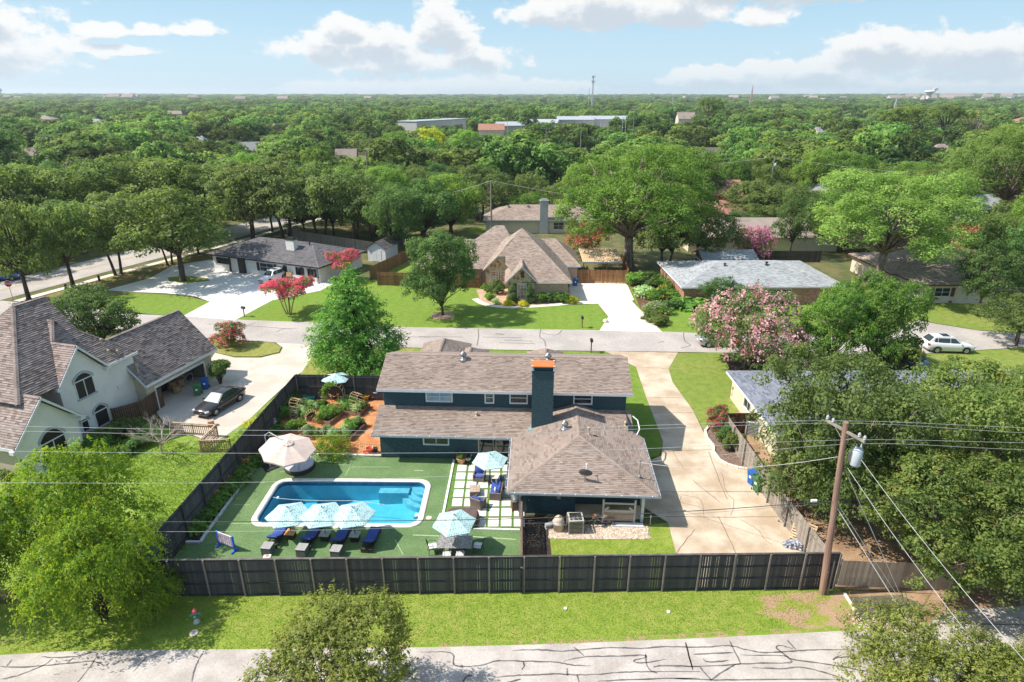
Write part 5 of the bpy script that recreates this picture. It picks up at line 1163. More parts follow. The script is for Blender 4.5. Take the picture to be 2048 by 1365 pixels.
wood_b = M('fence_brown', (.20, .095, .045), .8, (.14, .065, .03), 3., tint=(.30, .16, .08, .8))
wood_r = M('fence_cedar', (.30, .13, .055), .8, (.22, .09, .04), 3., tint=(.42, .22, .10, .8))
wood_g = M('fence_weathered', (.27, .235, .20), .9, (.19, .16, .135), 3., tint=(.36, .31, .26, .8))
char = M('fence_charcoal', (.05, .05, .056), .75, (.07, .068, .073), 3., tint=(.105, .098, .098, .7), bump=.3, bscale=40)
char_r = M('fence_rail', (.03, .033, .045), .7, (.045, .047, .058), 3.)
post_m = M('fence_post', (.19, .165, .15), .5, (.27, .235, .21), 3.)
def picket_fence(name, label, pts, h, mat, railm, postm, w=.14, gap=.012, post_every=2.4, rails=(.25, .5, .75), postside=1, stuffed=False, group=None, z0=0., top=None, cat='fence', skip=0., ph=None, capm=None, gaps=0.):
    """pickets, rails and posts, each a piece of its own; postside = +1 puts rails and posts to the left of the run"""
    P = [Vector((p[0], p[1], z0)) for p in pts]; f = thing(name, label, cat, P[0], 0, group); rr = random.Random(len(name) + int(P[0].x * 7))
    me_ = []
    for v in range(5):
        m_ = MB(); m_.bx(-w / 2, w / 2, -.009, .009, .03, h - (v % 3) * .006, tint=(.0, .35, .7, 1., .2)[v]); me_.append(m_.mesh('picket', mat))
    big = MB()
    for a, b in zip(P[:-1], P[1:]):
        d = b - a; L = d.length; d.normalize(); s = Vector((-d.y, d.x, 0)) * postside; ang = math.atan2(d.y, d.x)
        n_ = max(1, round(L / (w + gap))); st = L / n_
        for k in range(n_):
            q = a - P[0] + d * (st * (k + .5)) + s * rr.uniform(-.004, .004)
            if stuffed: big.box(q + Vector((0, 0, h / 2)), (w, .02, h - .04 * rr.random()), ang, tint=rr.random())
            else:
                o = OB('picket', me_[rr.randrange(5)], f, q, ang + rr.uniform(-.012, .012))
                if gaps and rr.random() < gaps: o.scale.x = .86
        for rz_ in rails:
            m_ = MB(); q0, q1 = a - P[0] + s * .035, b - P[0] + s * .035; m_.box((q0 + q1) / 2 + Vector((0, 0, h * rz_)), (L, .045, .09), ang); m_.build('rail', railm, f)
        if capm: m_ = MB(); m_.box((a + b) / 2 - P[0] + Vector((0, 0, h + .015)) + s * .02, (L, .12, .035), ang); m_.build('top_rail', capm, f)
        np_ = max(1, round(L / post_every)); m_ = MB(); m_.bx(-.04, .04, -.04, .04, 0, (ph or h) + .02); pm = m_.mesh('post', postm)
        for k in range(np_ + 1): OB('post', pm, f, a - P[0] + d * (L * k / np_) + s * .105, ang)
    if stuffed: stuff(big.build('picket', mat, f))
    return f
GW = lambda u, v: G(u, v)
picket_fence('wood_fence', 'brown board fence running back from the lawn past the white shed', [GW(742, 560), GW(822, 521)], 2., wood_b, wood_b, wood_b, stuffed=True)
picket_fence('wood_fence', 'brown board fence along the back of the lawn left of the stone house', [GW(756, 571), GW(960, 577)], 2., wood_b, wood_b, wood_b, stuffed=True, postside=-1)
picket_fence('wood_gate', 'reddish wooden gate and fence at the end of the pale driveway', [GW(1153, 566), GW(1180, 566.5), GW(1232, 567.5), GW(1256, 568)], 2., wood_r, wood_r, pole_t, stuffed=True, gap=.05, cat='gate')
picket_fence('wood_fence', 'brown fence beside the shelter under the big tree', [GW(1256, 568), GW(1244, 528)], 2., wood_r, wood_r, wood_r, stuffed=True)
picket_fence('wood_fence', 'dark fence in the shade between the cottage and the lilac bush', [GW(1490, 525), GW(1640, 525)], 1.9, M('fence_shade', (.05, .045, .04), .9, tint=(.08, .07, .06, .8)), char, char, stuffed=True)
picket_fence('wood_fence', 'weathered fence behind the white ranch house under the oaks', [GW(575, 478), GW(755, 507)], 1.9, wood_g, wood_g, wood_g, stuffed=True)

# ------------------------------------------------------------------ the back yard
FH = 2.45
FL, FR_ = G(350, 1196), G(1664, 1177)
fa, fb = G(590, 749, FH), G(263, 1121, FH); FL = Vector((fb.x, fb.y, 0))
picket_fence('charcoal_fence', 'tall charcoal picket fence along the front street with pale posts', [FL, FR_], FH, char, char_r, post_m, w=.142, gap=.004, post_every=1.93, rails=(.03, .34, .66, .97), postside=-1, capm=M('fence_cap', (.10, .085, .08), .7, (.16, .14, .13), 2.), gaps=.16)
picket_fence('charcoal_fence', 'charcoal picket fence on the left between the pool turf and the neighbour lawn', [Vector((FL.x, FL.y + .05, 0)), fa], FH, char, char_r, char, w=.142, gap=.008, post_every=2.4, rails=(.1, .5, .9), postside=-1, gaps=.1)
picket_fence('charcoal_fence', 'charcoal fence behind the vegetable garden and the beige loveseat', [fa + Vector((.1, 0, 0)), G(765, 752, FH)], FH, char, char_r, post_m, w=.142, gap=.008, post_every=2.4, rails=(.1, .5, .9), postside=-1)
picket_fence('divider_fence', 'short dark divider fence between the green turf and the side yard', [G(1042, 1040), G(1042, 1188)], 1.75, char, char_r, char, w=.142, gap=.03, post_every=2., rails=(.2, .85), capm=M('cap_brown', (.17, .10, .085), .7))
C1, C2, C3 = G(1672, 1098, FH), G(1545, 957, 1.95), G(1452, 826, 1.95)
picket_fence('grey_fence', 'grey weathered fence slanting along the right side of the concrete driveway', [C1, C2, C3], 1.95, wood_g, wood_g, wood_g, w=.142, gap=.006, rails=(.2, .8), postside=1)
picket_fence('brown_fence', 'short dark brown fence beside the white cooling unit of the slate roofed house', [C3, Vector((19.6, C3.y + .1, 0))], 1.9, M('fence_dark_brown', (.085, .05, .03), .85, tint=(.14, .085, .055, .8)), wood_b, wood_b, w=.142, gap=.008, rails=(.2, .8))
picket_fence('grey_fence', 'weathered grey plank fence right of the utility pole with a browned foot', [G(1674, 1171), G(1915, 1182)], 1.75, M('fence_worn', (.34, .28, .22), .9, (.26, .20, .15), 2., tint=(.42, .35, .28, .8)), wood_g, wood_g, w=.142, gap=.008, rails=(.2, .85), postside=1)
rail_m = M('rail_brown', (.36, .20, .11), .8, (.46, .29, .18), 3., tint=(.5, .33, .2, .8))
picket_fence('rail_fence', 'low brown picket railing zigzagging across the neighbour slope below the bare tree', [G(340, 868), G(434, 874), G(402, 906), G(462, 903)], 1.05, rail_m, rail_m, rail_m, w=.07, gap=.10, rails=(.15, .8), capm=M('rail_cap', (.52, .36, .26), .8))
picket_fence('brown_fence', 'dark brown fence between the white stucco house and its garage', [G(232, 858), G(290, 842), G(330, 812)], 1.85, MATS['fence_dark_brown'], wood_b, wood_b, w=.14, gap=.01, rails=(.2, .8))

# stepping-stone patio
pav = M('paver', (.68, .65, .59), .85, (.61, .58, .52), 1.2, fine=.05, tint=(.60, .56, .50, .5))
mb = MB(); mb.face([Vector((p.x, p.y, .03)) for p in (G(909, 922), G(1036, 922), G(1041, 1060), G(884, 1057), G(884, 1043))]); patio = struct('patio', mb, grass_mat('patio_turf', (.075, .16, .03), (.12, .22, .05), (.16, .2, .06), .3))
pvm = {}
px0, px1 = -4.02, .58; col_w, row_h = .83, 1.04; iy = G(960, 1056).y + .06
for r_ in range(8):
    y0_ = iy + r_ * row_h
    for c_ in range(6):
        x0_ = px0 + c_ * col_w + (.0 if r_ < 7 else .05)
        if x0_ + .66 > px1 + .35 or y0_ + .85 > G(950, 921).y: continue
        key = (c_ + r_) % 4
        if key not in pvm:
            m_ = MB(); m_.rbox((0, 0, 0), (.69, .86, .06), .025, n=1); m_.t = [(.0, .4, .8, .2)[key]] * len(m_.f); pvm[key] = m_.mesh('paver', pav)
        OB('paver', pvm[key], patio, (x0_ + .345 + rnd.uniform(-.012, .012), y0_ + .43 + rnd.uniform(-.015, .015), .045), rnd.uniform(-.015, .015))
def curb(name, label, px, w, h, mat, z=0., cat='kerb', seg=.6):
    P = [G(u, v) for u, v in px]; t = thing(name, label, cat, P[0])
    for a, b in zip(P[:-1], P[1:]):
        L = (b - a).length; n_ = max(1, round(L / seg)); d = (b - a) / n_; ang = math.atan2(d.y, d.x)
        m_ = MB(); m_.rbox((0, 0, h / 2), (L / n_ - .012, w, h), .02, n=1); me = m_.mesh('block', mat)
        for k in range(n_): OB('block', me, t, a - P[0] + d * (k + .5), ang + rnd.uniform(-.02, .02))
    return t
curb('stone_kerb', 'pale kerb between the pool turf and the paver patio', [(908, 921), (884, 1043)], .16, .10, white_paint)
curb('stone_kerb', 'white kerb in front of the patio beside the dining table', [(946, 1058.5), (1040, 1061)], .14, .08, white_paint)
curb('stone_kerb', 'white kerb edging the lily bed along the left charcoal fence', [(372, 1087), (401, 1087), (412, 1070), (518, 926)], .17, .16, M('kerb_white', (.56, .56, .58), .8, (.45, .45, .47), 3.))
curb('stone_kerb', 'pale kerb between the vegetable garden and the pool turf', [(622, 910), (763, 913)], .16, .12, conc_pale)
curb('stone_kerb', 'curving white stone kerb around the mulch bed by the driveway', [(1430, 851.5), (1417, 855), (1410, 864), (1414, 878), (1427, 894), (1427, 906), (1439, 922), (1455, 931), (1477, 937.5), (1500, 941)], .2, .16, conc_pale, seg=.45)
patch('mulch_bed', [(1430, 852), (1417, 856), (1411, 865), (1415, 878), (1428, 894), (1428, 906), (1440, 921), (1455, 930), (1500, 940), (1545, 985), (1520, 935), (1452, 850)], M('mulch_brown', (.13, .085, .065), .95, (.23, .16, .125), 5., bump=1., bscale=30, fine=.4), .03)
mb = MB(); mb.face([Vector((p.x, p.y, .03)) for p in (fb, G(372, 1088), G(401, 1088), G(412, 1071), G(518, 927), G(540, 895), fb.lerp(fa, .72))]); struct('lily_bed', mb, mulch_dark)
curb('stone_kerb', 'short concrete kerb left over beside the old asphalt pad', [(1688, 1187), (1722, 1243)], .16, .10, conc_pale)

# fabrics
navy = M('navy_cloth', (.035, .065, .26), .85, (.05, .085, .32), 4., bump=.2)
wicker = M('wicker', (.13, .10, .085), .7, (.21, .17, .145), 40., detail=2., bump=.8, bscale=70)
wicker_d = M('wicker_dark', (.035, .026, .024), .7, (.065, .05, .045), 40., detail=2., bump=.8, bscale=70)
grey_top = M('table_slats', (.36, .345, .34), .7, (.28, .27, .265), 6.)
white_c = M('white_cushion', (.72, .70, .70), .9, (.62, .6, .61), 3.)
lilac_c = M('lilac_cushion', (.60, .58, .66), .9, (.54, .52, .6), 3.)
beige_c = M('beige_cushion', (.56, .50, .41), .9, (.48, .42, .34), 3.)
iron = M('wrought_iron', (.02, .022, .026), .5, (.04, .042, .046), 6.)
def umbrella_cloth():
    m, t, p = base_mat('teal_print'); o = t.node('ShaderNodeTexCoord').outputs['Object']
    v = t.node('ShaderNodeTexVoronoi'); t.put(v.inputs['Vector'], o); v.inputs['Scale'].default_value = 7.5; v.inputs['Randomness'].default_value = .45
    d = t.ramp(v.outputs['Distance'], .20, .36, 1., 0.); n = t.noise(o, 30., 2.)
    d = t.math('MULTIPLY', d, t.ramp(n, .33, .5))
    v2 = t.node('ShaderNodeTexVoronoi'); t.put(v2.inputs['Vector'], o); v2.inputs['Scale'].default_value = 9.
    c = t.mix(t.ramp(v2.outputs['Distance'], .1, .35, .8, 0.), (.52, .73, .73), (.30, .55, .58))
    c = t.mix(d, c, (.05, .15, .19))
    t.put(p.inputs['Base Color'], c); p.inputs['Roughness'].default_value = .85
    tr = t.node('ShaderNodeBsdfTranslucent'); t.put(tr.inputs[0], c); mx = t.node('ShaderNodeMixShader'); mx.inputs[0].default_value = .22
    t.put(mx.inputs[1], p.outputs[0]); t.put(mx.inputs[2], tr.outputs[0]); t.put(t.n['Material Output'].inputs[0], mx.outputs[0]); return m
teal_c = umbrella_cloth()
beige_u = M('canopy_beige', (.66, .53, .46), .9, (.60, .47, .40), 2.)
def canopy(mb, n, r, zr, za, sag=.05, m=4, val=.0, rot=0.):
    rings = []
    for i in range(m + 1):
        f = i / m; ring = []
        for k in range(n * 2):
            a = 2 * math.pi * k / (n * 2) + rot; rr = r * f * (1. if k % 2 == 0 else math.cos(math.pi / n) * (1 - .02 * f))
            z = za + (zr - za) * (f ** 1.15) - (sag * math.sin(f * math.pi) * .5 if k % 2 else 0)
            ring.append(Vector((rr * math.cos(a) if f else .02 * math.cos(a), rr * math.sin(a) if f else .02 * math.sin(a), z)))
        rings.append(ring)
    if val: rings.append([Vector((p.x * 1.005, p.y * 1.005, p.z - val)) for p in rings[-1]])
    mb.loft(rings, True)
def umbrella(label, base, r=1.32, z0=0., zr=2.05, za=2.55, rz=0., lean=(0, 0), group='teal print umbrellas'):
    t = thing('patio_umbrella', label, 'umbrella', base, rz, group)
    m_ = MB(); m_.tube([(0, 0, z0), (0, 0, za - .02)], .024, 8); m_.build('pole', metal_d, t)
    m_ = MB(); canopy(m_, 6, r, zr, za, val=.05); c_ = m_.build('canopy', teal_c, t)
    m_ = MB(); canopy(m_, 6, r * .26, za - .09, za + .06, m=2); m_.build('vent_flap', teal_c, c_)
    for k in range(6):
        a = math.pi * k / 3; m_ = MB(); m_.tube([(.03, 0, za - .05), (r * .5, 0, za - .05 - (za - zr) * .45 - .02), (r * .97, 0, zr - .015)], .011, 4); o = m_.build('rib', metal_d, t); o.rotation_euler = (0, 0, a)
    m_ = MB(); m_.lathe([(.03, za + .05), (.04, za + .1), (.01, za + .16)], 8); m_.build('finial', metal_d, t)
    return t
def side_table(label, p, top, s=.62, h=.45, rz=0., group='side tables with umbrella holes'):
    t = thing('side_table', label, 'table', p, rz, group)
    for k in range(6): m_ = MB(); w = s / 6; m_.bx(-s / 2 + k * w + .006, -s / 2 + (k + 1) * w - .006, -s / 2, s / 2, h - .03, h); m_.build('slat', top, t)
    m_ = MB(); m_.rbox((0, 0, (h - .03) / 2), (s * .8, s * .8, h - .035), .03, n=1); m_.build('base', wicker_d, t); return t
def lounger():
    t = thing('sun_lounger', '', 'sun lounger', (0, 0, 0), 0, 'navy sun loungers by the pool')
    for sx in (-.33, .33): m_ = MB(); m_.bx(sx - .025, sx + .025, -1.0, 1.0, .22, .30); m_.build('side_rail', wicker_d, t)
    for sy in (-.98, .98): m_ = MB(); m_.bx(-.35, .35, sy - .025, sy + .025, .06 if sy < 0 else .2, .30); m_.build('end_rail', wicker_d, t)
    for k in range(4): m_ = MB(); m_.bx(-.3, .3, -.85 + k * .14, -.80 + k * .14, .235, .255); m_.build('cross_bar', metal_d, t)
    for sx in (-.31, .31):
        for sy in (-.95, .95): m_ = MB(); m_.bx(sx - .03, sx + .03, sy - .03, sy + .03, 0, .24); m_.build('leg', wicker_d, t)
    m_ = MB(); m_.rbox((0, .42, .36), (.66, 1.14, .11), .04); m_.build('seat_cushion', navy, t, True)
    m_ = MB(); m_.rbox((0, -.47, .53), (.66, .82, .11), .04, rx=R(-30)); m_.build('back_cushion', navy, t, True)
    m_ = MB(); m_.rbox((0, -.5, .45), (.62, .74, .03), .01, rx=R(-30)); m_.build('back_panel', wicker_d, t)
    m_ = MB(); m_.tube([(-.2, -.6, .5), (-.2, -.75, .26)], .015, 4); m_.tube([(.2, -.6, .5), (.2, -.75, .26)], .015, 4); m_.tube([(-.2, -.75, .26), (.2, -.75, .26)], .015, 4); m_.build('back_prop', metal_d, t)
    return t
lg = lounger()
for i, (u, v, lb) in enumerate(((558, 1076, 'navy sun lounger leftmost in the poolside row beside the orange topped table'), (623, 1080, 'navy sun lounger between the orange table and the first grey table'), (683, 1082, 'navy sun lounger between the two grey slatted tables'), (743, 1085, 'navy sun lounger rightmost in the row with its empty brown frame showing'))):
    p = G(u, v); rz = R(-5)
    if i == 0: lg.location = p; lg.rotation_euler = (0, 0, rz); lg['label'] = lb
    else: dup(lg, p, rz, lb)
for (u, v, lb, m) in ((583, 1076, 'small side table with an orange wooden top beside the first lounger', M('orange_top', (.62, .30, .12), .7, (.52, .23, .08), 5.)), (651.5, 1079, 'grey slatted side table between the second and third loungers', grey_top), (711, 1080.5, 'grey slatted side table between the last two loungers', grey_top)):
    p = G(u, v); side_table(lb, p, m, rz=R(-5))
for (u, v, lb) in ((583.5, 1076, 'teal print umbrella above the orange topped table, leftmost at the pool edge'), (652, 1079, 'teal print umbrella in the middle of the three at the pool edge'), (711.5, 1080.5, 'teal print umbrella rightmost of the three overlapping the pool edge')):
    p = G(u, v); umbrella(lb, p, 1.36, .05, HT(u, 1030, p.y), HT(u, 1030, p.y) + .5, rz=R(10 + u % 7))
cube0 = None
for (u, v, lb) in ((537, 1106, 'grey wicker cube behind the leftmost lounger beside the small cooler'), (606, 1109, 'grey wicker cube behind the second lounger'), (674, 1112, 'grey wicker cube behind the third lounger')):
    if cube0 is None:
        t = thing('wicker_cube', lb, 'stool', G(u, v), R(-6), 'grey wicker cubes behind the loungers'); m_ = MB(); m_.rbox((0, 0, .27), (.6, .6, .52), .03); m_.build('body', M('wicker_grey', (.10, .10, .105), .8, (.17, .17, .175), 40., bump=.7, bscale=70), t); m_ = MB(); m_.rbox((0, 0, .55), (.63, .63, .05), .02); m_.build('top', grey_top, t); cube0 = t
    else: dup(cube0, G(u, v), R(-6), lb)
t = thing('cooler', 'small pale blue cooler box on the turf against the street fence', 'cooler', G(536, 1122), R(8)); m_ = MB(); m_.rbox((0, 0, .14), (.42, .28, .26), .04); m_.build('body', M('cooler_blue', (.35, .55, .70), .5), t, True); m_ = MB(); m_.rbox((0, 0, .31), (.44, .30, .08), .03); m_.build('lid', white_paint, t, True); m_ = MB(); m_.lathe([(.09, 0), (.09, .02)], 12, (0, 0, .35)); m_.build('emblem', M('orange_paint', (.6, .22, .08), .6), t)

# dining set
dt = thing('dining_table', 'grey patterned metal dining table under the teal umbrella by the street fence', 'table', G(911, 1104), R(-1))
TW, TD = 2.05, 1.15
m_ = MB(); m_.rbox((0, 0, .735), (TW, TD, .03), .05); m_.build('tabletop', M('table_metal', (.30, .28, .285), .5, (.16, .15, .155), 9., detail=3., lo=.45, hi=.55), dt)
for rr_ in (.30, .27): m_ = MB(); m_.tube([(rr_ * 1.1 * math.cos(k * .3927), rr_ * math.sin(k * .3927), .755) for k in range(17)], .008, 4); m_.build('ring_inlay', grey_top, dt)
for sx in (-.6, .6): m_ = MB(); m_.tube([(sx - .12, -.4, 0), (sx - .03, -.25, .4), (sx, 0, .72)], .025, 6); m_.tube([(sx + .12, .4, 0), (sx + .03, .25, .4), (sx, 0, .72)], .025, 6); m_.build('leg', iron, dt)
def metal_chair():
    t = thing('metal_chair', '', 'chair', (0, 0, 0), 0, 'black metal chairs around the dining table')
    m_ = MB(); m_.rbox((0, 0, .47), (.50, .50, .08), .03); m_.build('cushion', white_c, t, True)
    m_ = MB(); m_.rbox((0, 0, .415), (.52, .52, .025), .02); m_.build('seat', iron, t)
    for sx in (-.25, .25):
        m_ = MB(); m_.tube([(sx, .24, 0), (sx, .22, .42)], .016, 5); m_.build('leg', iron, t); m_ = MB(); m_.tube([(sx, -.30, 0), (sx, -.24, .42), (sx, -.30, .7), (sx * .8, -.38, .95)], .016, 5); m_.build('leg', iron, t)
        m_ = MB(); m_.tube([(sx, -.28, .66), (sx * 1.05, 0, .67), (sx * 1.05, .2, .64), (sx, .23, .42)], .014, 5); m_.build('armrest', iron, t)
    m_ = MB(); m_.tube([(-.2, -.38, .95), (0, -.4, 1.0), (.2, -.38, .95)], .016, 5); m_.build('top_rail', iron, t)
    for k in range(5): m_ = MB(); x_ = -.16 + k * .08; m_.tube([(x_ * 1.2, -.25, .45), (x_ * 1.1, -.31, .7), (x_, -.385, .96)], .009, 4); m_.build('bar', iron, t)
    return t
mc = metal_chair()
for i, (dx, dy, rz, lb) in enumerate(((-1.33, -.05, -75, 'black metal chair at the left end of the dining table with a white cushion'), (1.35, .0, 80, 'black metal chair at the right end of the dining table in the umbrella shade'), (-.45, .78, 180, 'black metal chair on the pool side of the dining table, left one'), (.42, .80, 176, 'black metal chair on the pool side of the dining table, right one'), (-.42, -.70, 3, 'black metal chair by the street fence, left one at the dining table'), (.36, -.72, -4, 'black metal chair by the street fence, right one at the dining table'))):
    p = dt.location + Vector((dx, dy, 0)); o = mc if i == 0 else dup(mc, p, R(rz), lb)
    o.location = p; o.rotation_euler = (0, 0, R(rz)); o['label'] = lb
du = umbrella('teal print umbrella standing through the grey dining table', dt.location.copy(), 1.32, .0, 2.12, 2.62, R(16))
# covered fire table
ft = thing('covered_table', 'patio table hidden under a pleated dark brown cover', 'covered table', G(925, 1046), R(-2))
m_ = MB(); n_ = 72; prof = [(1.06, .02, .06), (1.05, .35, .05), (1.02, .62, .03), (1.0, .70, 0.)]; rings_ = []
for (sc_, z, pl) in prof:
    ring = []
    for k in range(n_):
        a = 2 * math.pi * k / n_; ca, sa = math.cos(a), math.sin(a); q = (abs(ca / .98) ** 4 + abs(sa / .62) ** 4) ** -.25
        w_ = 1 + pl * (1 if k % 4 < 2 else -1); ring.append(Vector((ca * q * sc_ * w_, sa * q * sc_ * w_, z)))
    rings_.append(ring)
rings_.append([Vector((p.x * .96, p.y * .96, .73)) for p in rings_[-1]]); rings_.append([Vector((p.x * .3, p.y * .3, .76)) for p in rings_[-1]])
m_.loft(rings_, True, False, True); m_.build('cover', M('cover_brown', (.10, .065, .06), .8, (.135, .09, .085), 3.), ft)
# wicker seating
def armchair(name, label, p, rz, w=.82, n=1, cat='armchair'):
    t = thing(name, label, cat, p, rz); d = .8
    m_ = MB(); m_.rbox((0, 0, .19), (w, d, .34), .03, n=1); m_.build('base', wicker, t)
    for sx in (-1, 1): m_ = MB(); m_.rbox((sx * (w / 2 - .05), .0, .33), (.11, d + .02, .62), .04); m_.build('arm', wicker, t)
    m_ = MB(); m_.rbox((0, -d / 2 + .04, .45), (w, .11, .88), .04, rx=R(8)); m_.build('back', wicker, t)
    cw = (w - .22) / n
    for k in range(n):
        x_ = -w / 2 + .11 + cw * (k + .5)
        m_ = MB(); m_.rbox((x_, .06, .43), (cw - .02, d - .16, .16), .05); m_.build('seat_cushion', navy, t, True)
        m_ = MB(); m_.rbox((x_, -.22, .70), (cw - .02, .17, .52), .06, rx=R(14)); m_.build('back_cushion', navy, t, True)
        if name == 'wicker_armchair':
            for bx_ in (-.12, .12): m2 = MB(); m2.lathe([(.02, 0), (.012, .01)], 6, (x_ + bx_, -.10, .78)); m2.build('button', navy, t)
    return t
armchair('wicker_armchair', 'brown wicker armchair with navy cushions facing the camera under the patio umbrella', G(959, 960), R(172))
armchair('wicker_armchair', 'brown wicker armchair seen from behind near the covered table', G(957, 1014), R(-28))
lv = armchair('wicker_loveseat', 'wicker loveseat with navy cushions and a white pillow beside the wing roof', G(993, 988), R(86), 1.75, 2, 'loveseat')
for lb, dx, mt in (('white square throw pillow on the navy loveseat', .45, white_c), ('pale patterned pillow on the near end of the navy loveseat', -.55, lilac_c)):
    t = thing('throw_pillow', lb, 'pillow', lv.location + Matrix.Rotation(R(86), 3, 'Z') @ Vector((dx, .0, .62)), R(86)); m_ = MB(); m_.rbox((0, 0, .05), (.36, .12, .34), .05, rx=R(-20)); m_.build('cushion', mt, t, True)
t = thing('coffee_table', 'square wicker coffee table with a stone tiled top on the pavers', 'table', G(950, 988), R(3)); m_ = MB(); m_.rbox((0, 0, .22), (.72, .85, .42), .03); m_.build('base', wicker, t)
for a in (-1, 0, 1):
    for b in (-1, 0, 1): m_ = MB(); m_.rbox((a * .235, b * .275, .44), (.225, .265, .03), .008, n=1); m_.build('tile', M('stone_tile', (.36, .27, .21), .7, (.45, .35, .28), 4.), t)
p = G(981, 968); umbrella('teal print umbrella over the navy seats by the house wall', p, 1.28, .0, HT(981, 921, p.y), HT(981, 921, p.y) + .42, R(14)); t = thing('umbrella_stand', 'dark round umbrella stand under the patio umbrella', 'stand', p); m_ = MB(); m_.lathe([(.28, 0), (.27, .06), (.06, .1), (.05, .3)], 16); m_.build('weight', metal_d, t)
# grill
t = thing('barbecue_grill', 'silver lidded grill on a brown cart beside the wing of the house', 'grill', G(1030, 1018), R(-80)); m_ = MB(); m_.rbox((0, 0, .4), (.62, .5, .7), .02, n=1); m_.build('cart', M('cart_brown', (.15, .085, .055), .7), t); rings_ = [[Vector((x_, .28 * math.cos(a), .78 + .28 * math.sin(a))) for a in [R(20 * k) for k in range(10)]] for x_ in (-.36, -.34, .34, .36)]; m_ = MB(); m_.loft(rings_, True, True, True); m_.build('lid', metal_g, t, True); m_ = MB(); m_.tube([(-.25, -.3, .9), (-.25, -.36, .92), (.25, -.36, .92), (.25, -.3, .9)], .015, 5); m_.build('handle', metal_d, t)
# pots and ornaments
terra = M('terracotta', (.50, .25, .12), .8, (.58, .33, .19), 4.)
def pot(label, p, r, h, mat, plant_key=None, ph=.5, pr=.4, cat='planter'):
    t = thing('plant_pot', label, cat, p); m_ = MB(); m_.lathe([(r * .68, 0), (r * .9, h * .6), (r, h * .88), (r * 1.08, h * .9), (r * 1.08, h), (r * .94, h), (r * .9, h * .9), (.01, h * .88)], 16, cap1=False); m_.build('pot', mat, t, True)
    if plant_key: q = PROTO[plant_key]; o = OB('foliage', q['crown'], t, (0, 0, h * .8)); o.scale = (pr / q['R'], pr / q['R'], ph / q['H'])
    return t
pot('large terracotta pot with a leafy plant beside the sliding doors', G(923, 927), .36, .52, terra, 'bush0', .55, .42)
pot('round red glazed pot in the garden corner by the house wall', G(741, 906), .30, .42, M('red_glaze', (.48, .07, .04), .3, (.55, .12, .06), 4.))
pot('small dark pot beside the red glazed pot', G(752, 906), .17, .45, wicker_d)
pot('low red dish planter left of the red glazed pot', G(733, 908), .26, .16, MATS['red_glaze'])
pot('orange pumpkin coloured pot left of the yellow one behind the garden', G(731, 800), .42, .5, M('orange_glaze', (.68, .33, .05), .4, (.75, .42, .08), 4.), 'veg', .3, .3)
pot('yellow pot with flowers behind the garden near the house', G(742, 793), .36, .42, M('yellow_glaze', (.70, .52, .05), .4), 'veg_flower', .4, .4)
pot('small red pot next to the yellow one', G(748, 799), .24, .34, MATS['red_glaze'])
pot('pale blue pot near the white garden statue', G(611, 797), .30, .45, M('blue_glaze', (.30, .42, .50), .4), 'veg', .4, .3)
pot('white wicker egg shaped pot against the house corner', G(754, 797), .45, .8, M('white_wicker', (.66, .66, .69), .8))
pot('earth coloured pot beside the base of the beige umbrella', G(536, 925), .3, .35, terra, 'bush1', .7, .5)
def statue(name, label, p, h, mat, cat='statue'):
    t = thing(name, label, cat, p, R(10)); m_ = MB()
    m_.lathe([(.17, 0), (.17, .06), (.13, .08), (.15, .3), (.12, .5), (.09, .6), (.13, .72), (.12, .80), (.05, .86), (.055, .89), (.085, .95), (.07, 1.02), (.02, 1.05)], 12); m_.tube([(-.12, 0, .78), (-.17, -.08, .62), (-.03, -.14, .6)], [.04, .035, .025], 6); m_.tube([(.12, 0, .78), (.17, -.08, .62), (.03, -.14, .6)], [.04, .035, .025], 6)
    m_.v = [(a * h, b * h, c * h) for a, b, c in m_.v]; m_.build('figure', mat, t, True); return t
statue('garden_statue', 'white standing garden statue in the corner of the charcoal fence', G(598, 790), 1.25, M('statue_white', (.62, .64, .66), .7))
statue('garden_statue', 'small pale statue in the green strip by the left charcoal fence', G(552, 858), .95, M('statue_cream', (.58, .50, .46), .7))
t = thing('garden_ornament', 'small black and white rooster ornament beside the terracotta pot', 'ornament', G(938, 926), R(30)); m_ = MB(); rings_ = [[Vector((x_, r_ * math.cos(a), z_ + r_ * math.sin(a))) for a in [R(40 * k) for k in range(9)]] for x_, z_, r_ in ((-.28, .40, .03), (-.18, .34, .10), (0, .30, .14), (.14, .36, .10), (.2, .48, .06), (.22, .56, .055), (.28, .58, .01))]; m_.loft(rings_, True, True, True); m_.build('body', M('feathers', (.05, .05, .055), .8, (.6, .58, .56), 9., lo=.48, hi=.52), t, True); m_ = MB(); m_.tube([(0, -.06, 0), (0, -.06, .2)], .015, 5); m_.tube([(0, .06, 0), (0, .06, .2)], .015, 5); m_.build('legs', metal_d, t); m_ = MB(); m_.bx(.17, .25, -.01, .01, .6, .68); m_.build('comb', MATS['red_glaze'], t)
t = thing('hose_reel', 'teal garden cart with a hose near the pale blue pot', 'cart', G(621, 800), R(20)); m_ = MB(); m_.rbox((0, 0, .22), (.8, .45, .28), .06); m_.build('tub', M('teal_plastic', (.04, .34, .34), .4), t, True)
for sy in (-.24, .24): m_ = MB(); m_.tube([(-.25, sy - .03, .13), (-.25, sy + .03, .13)], .13, 10); m_.build('wheel', metal_d, t)

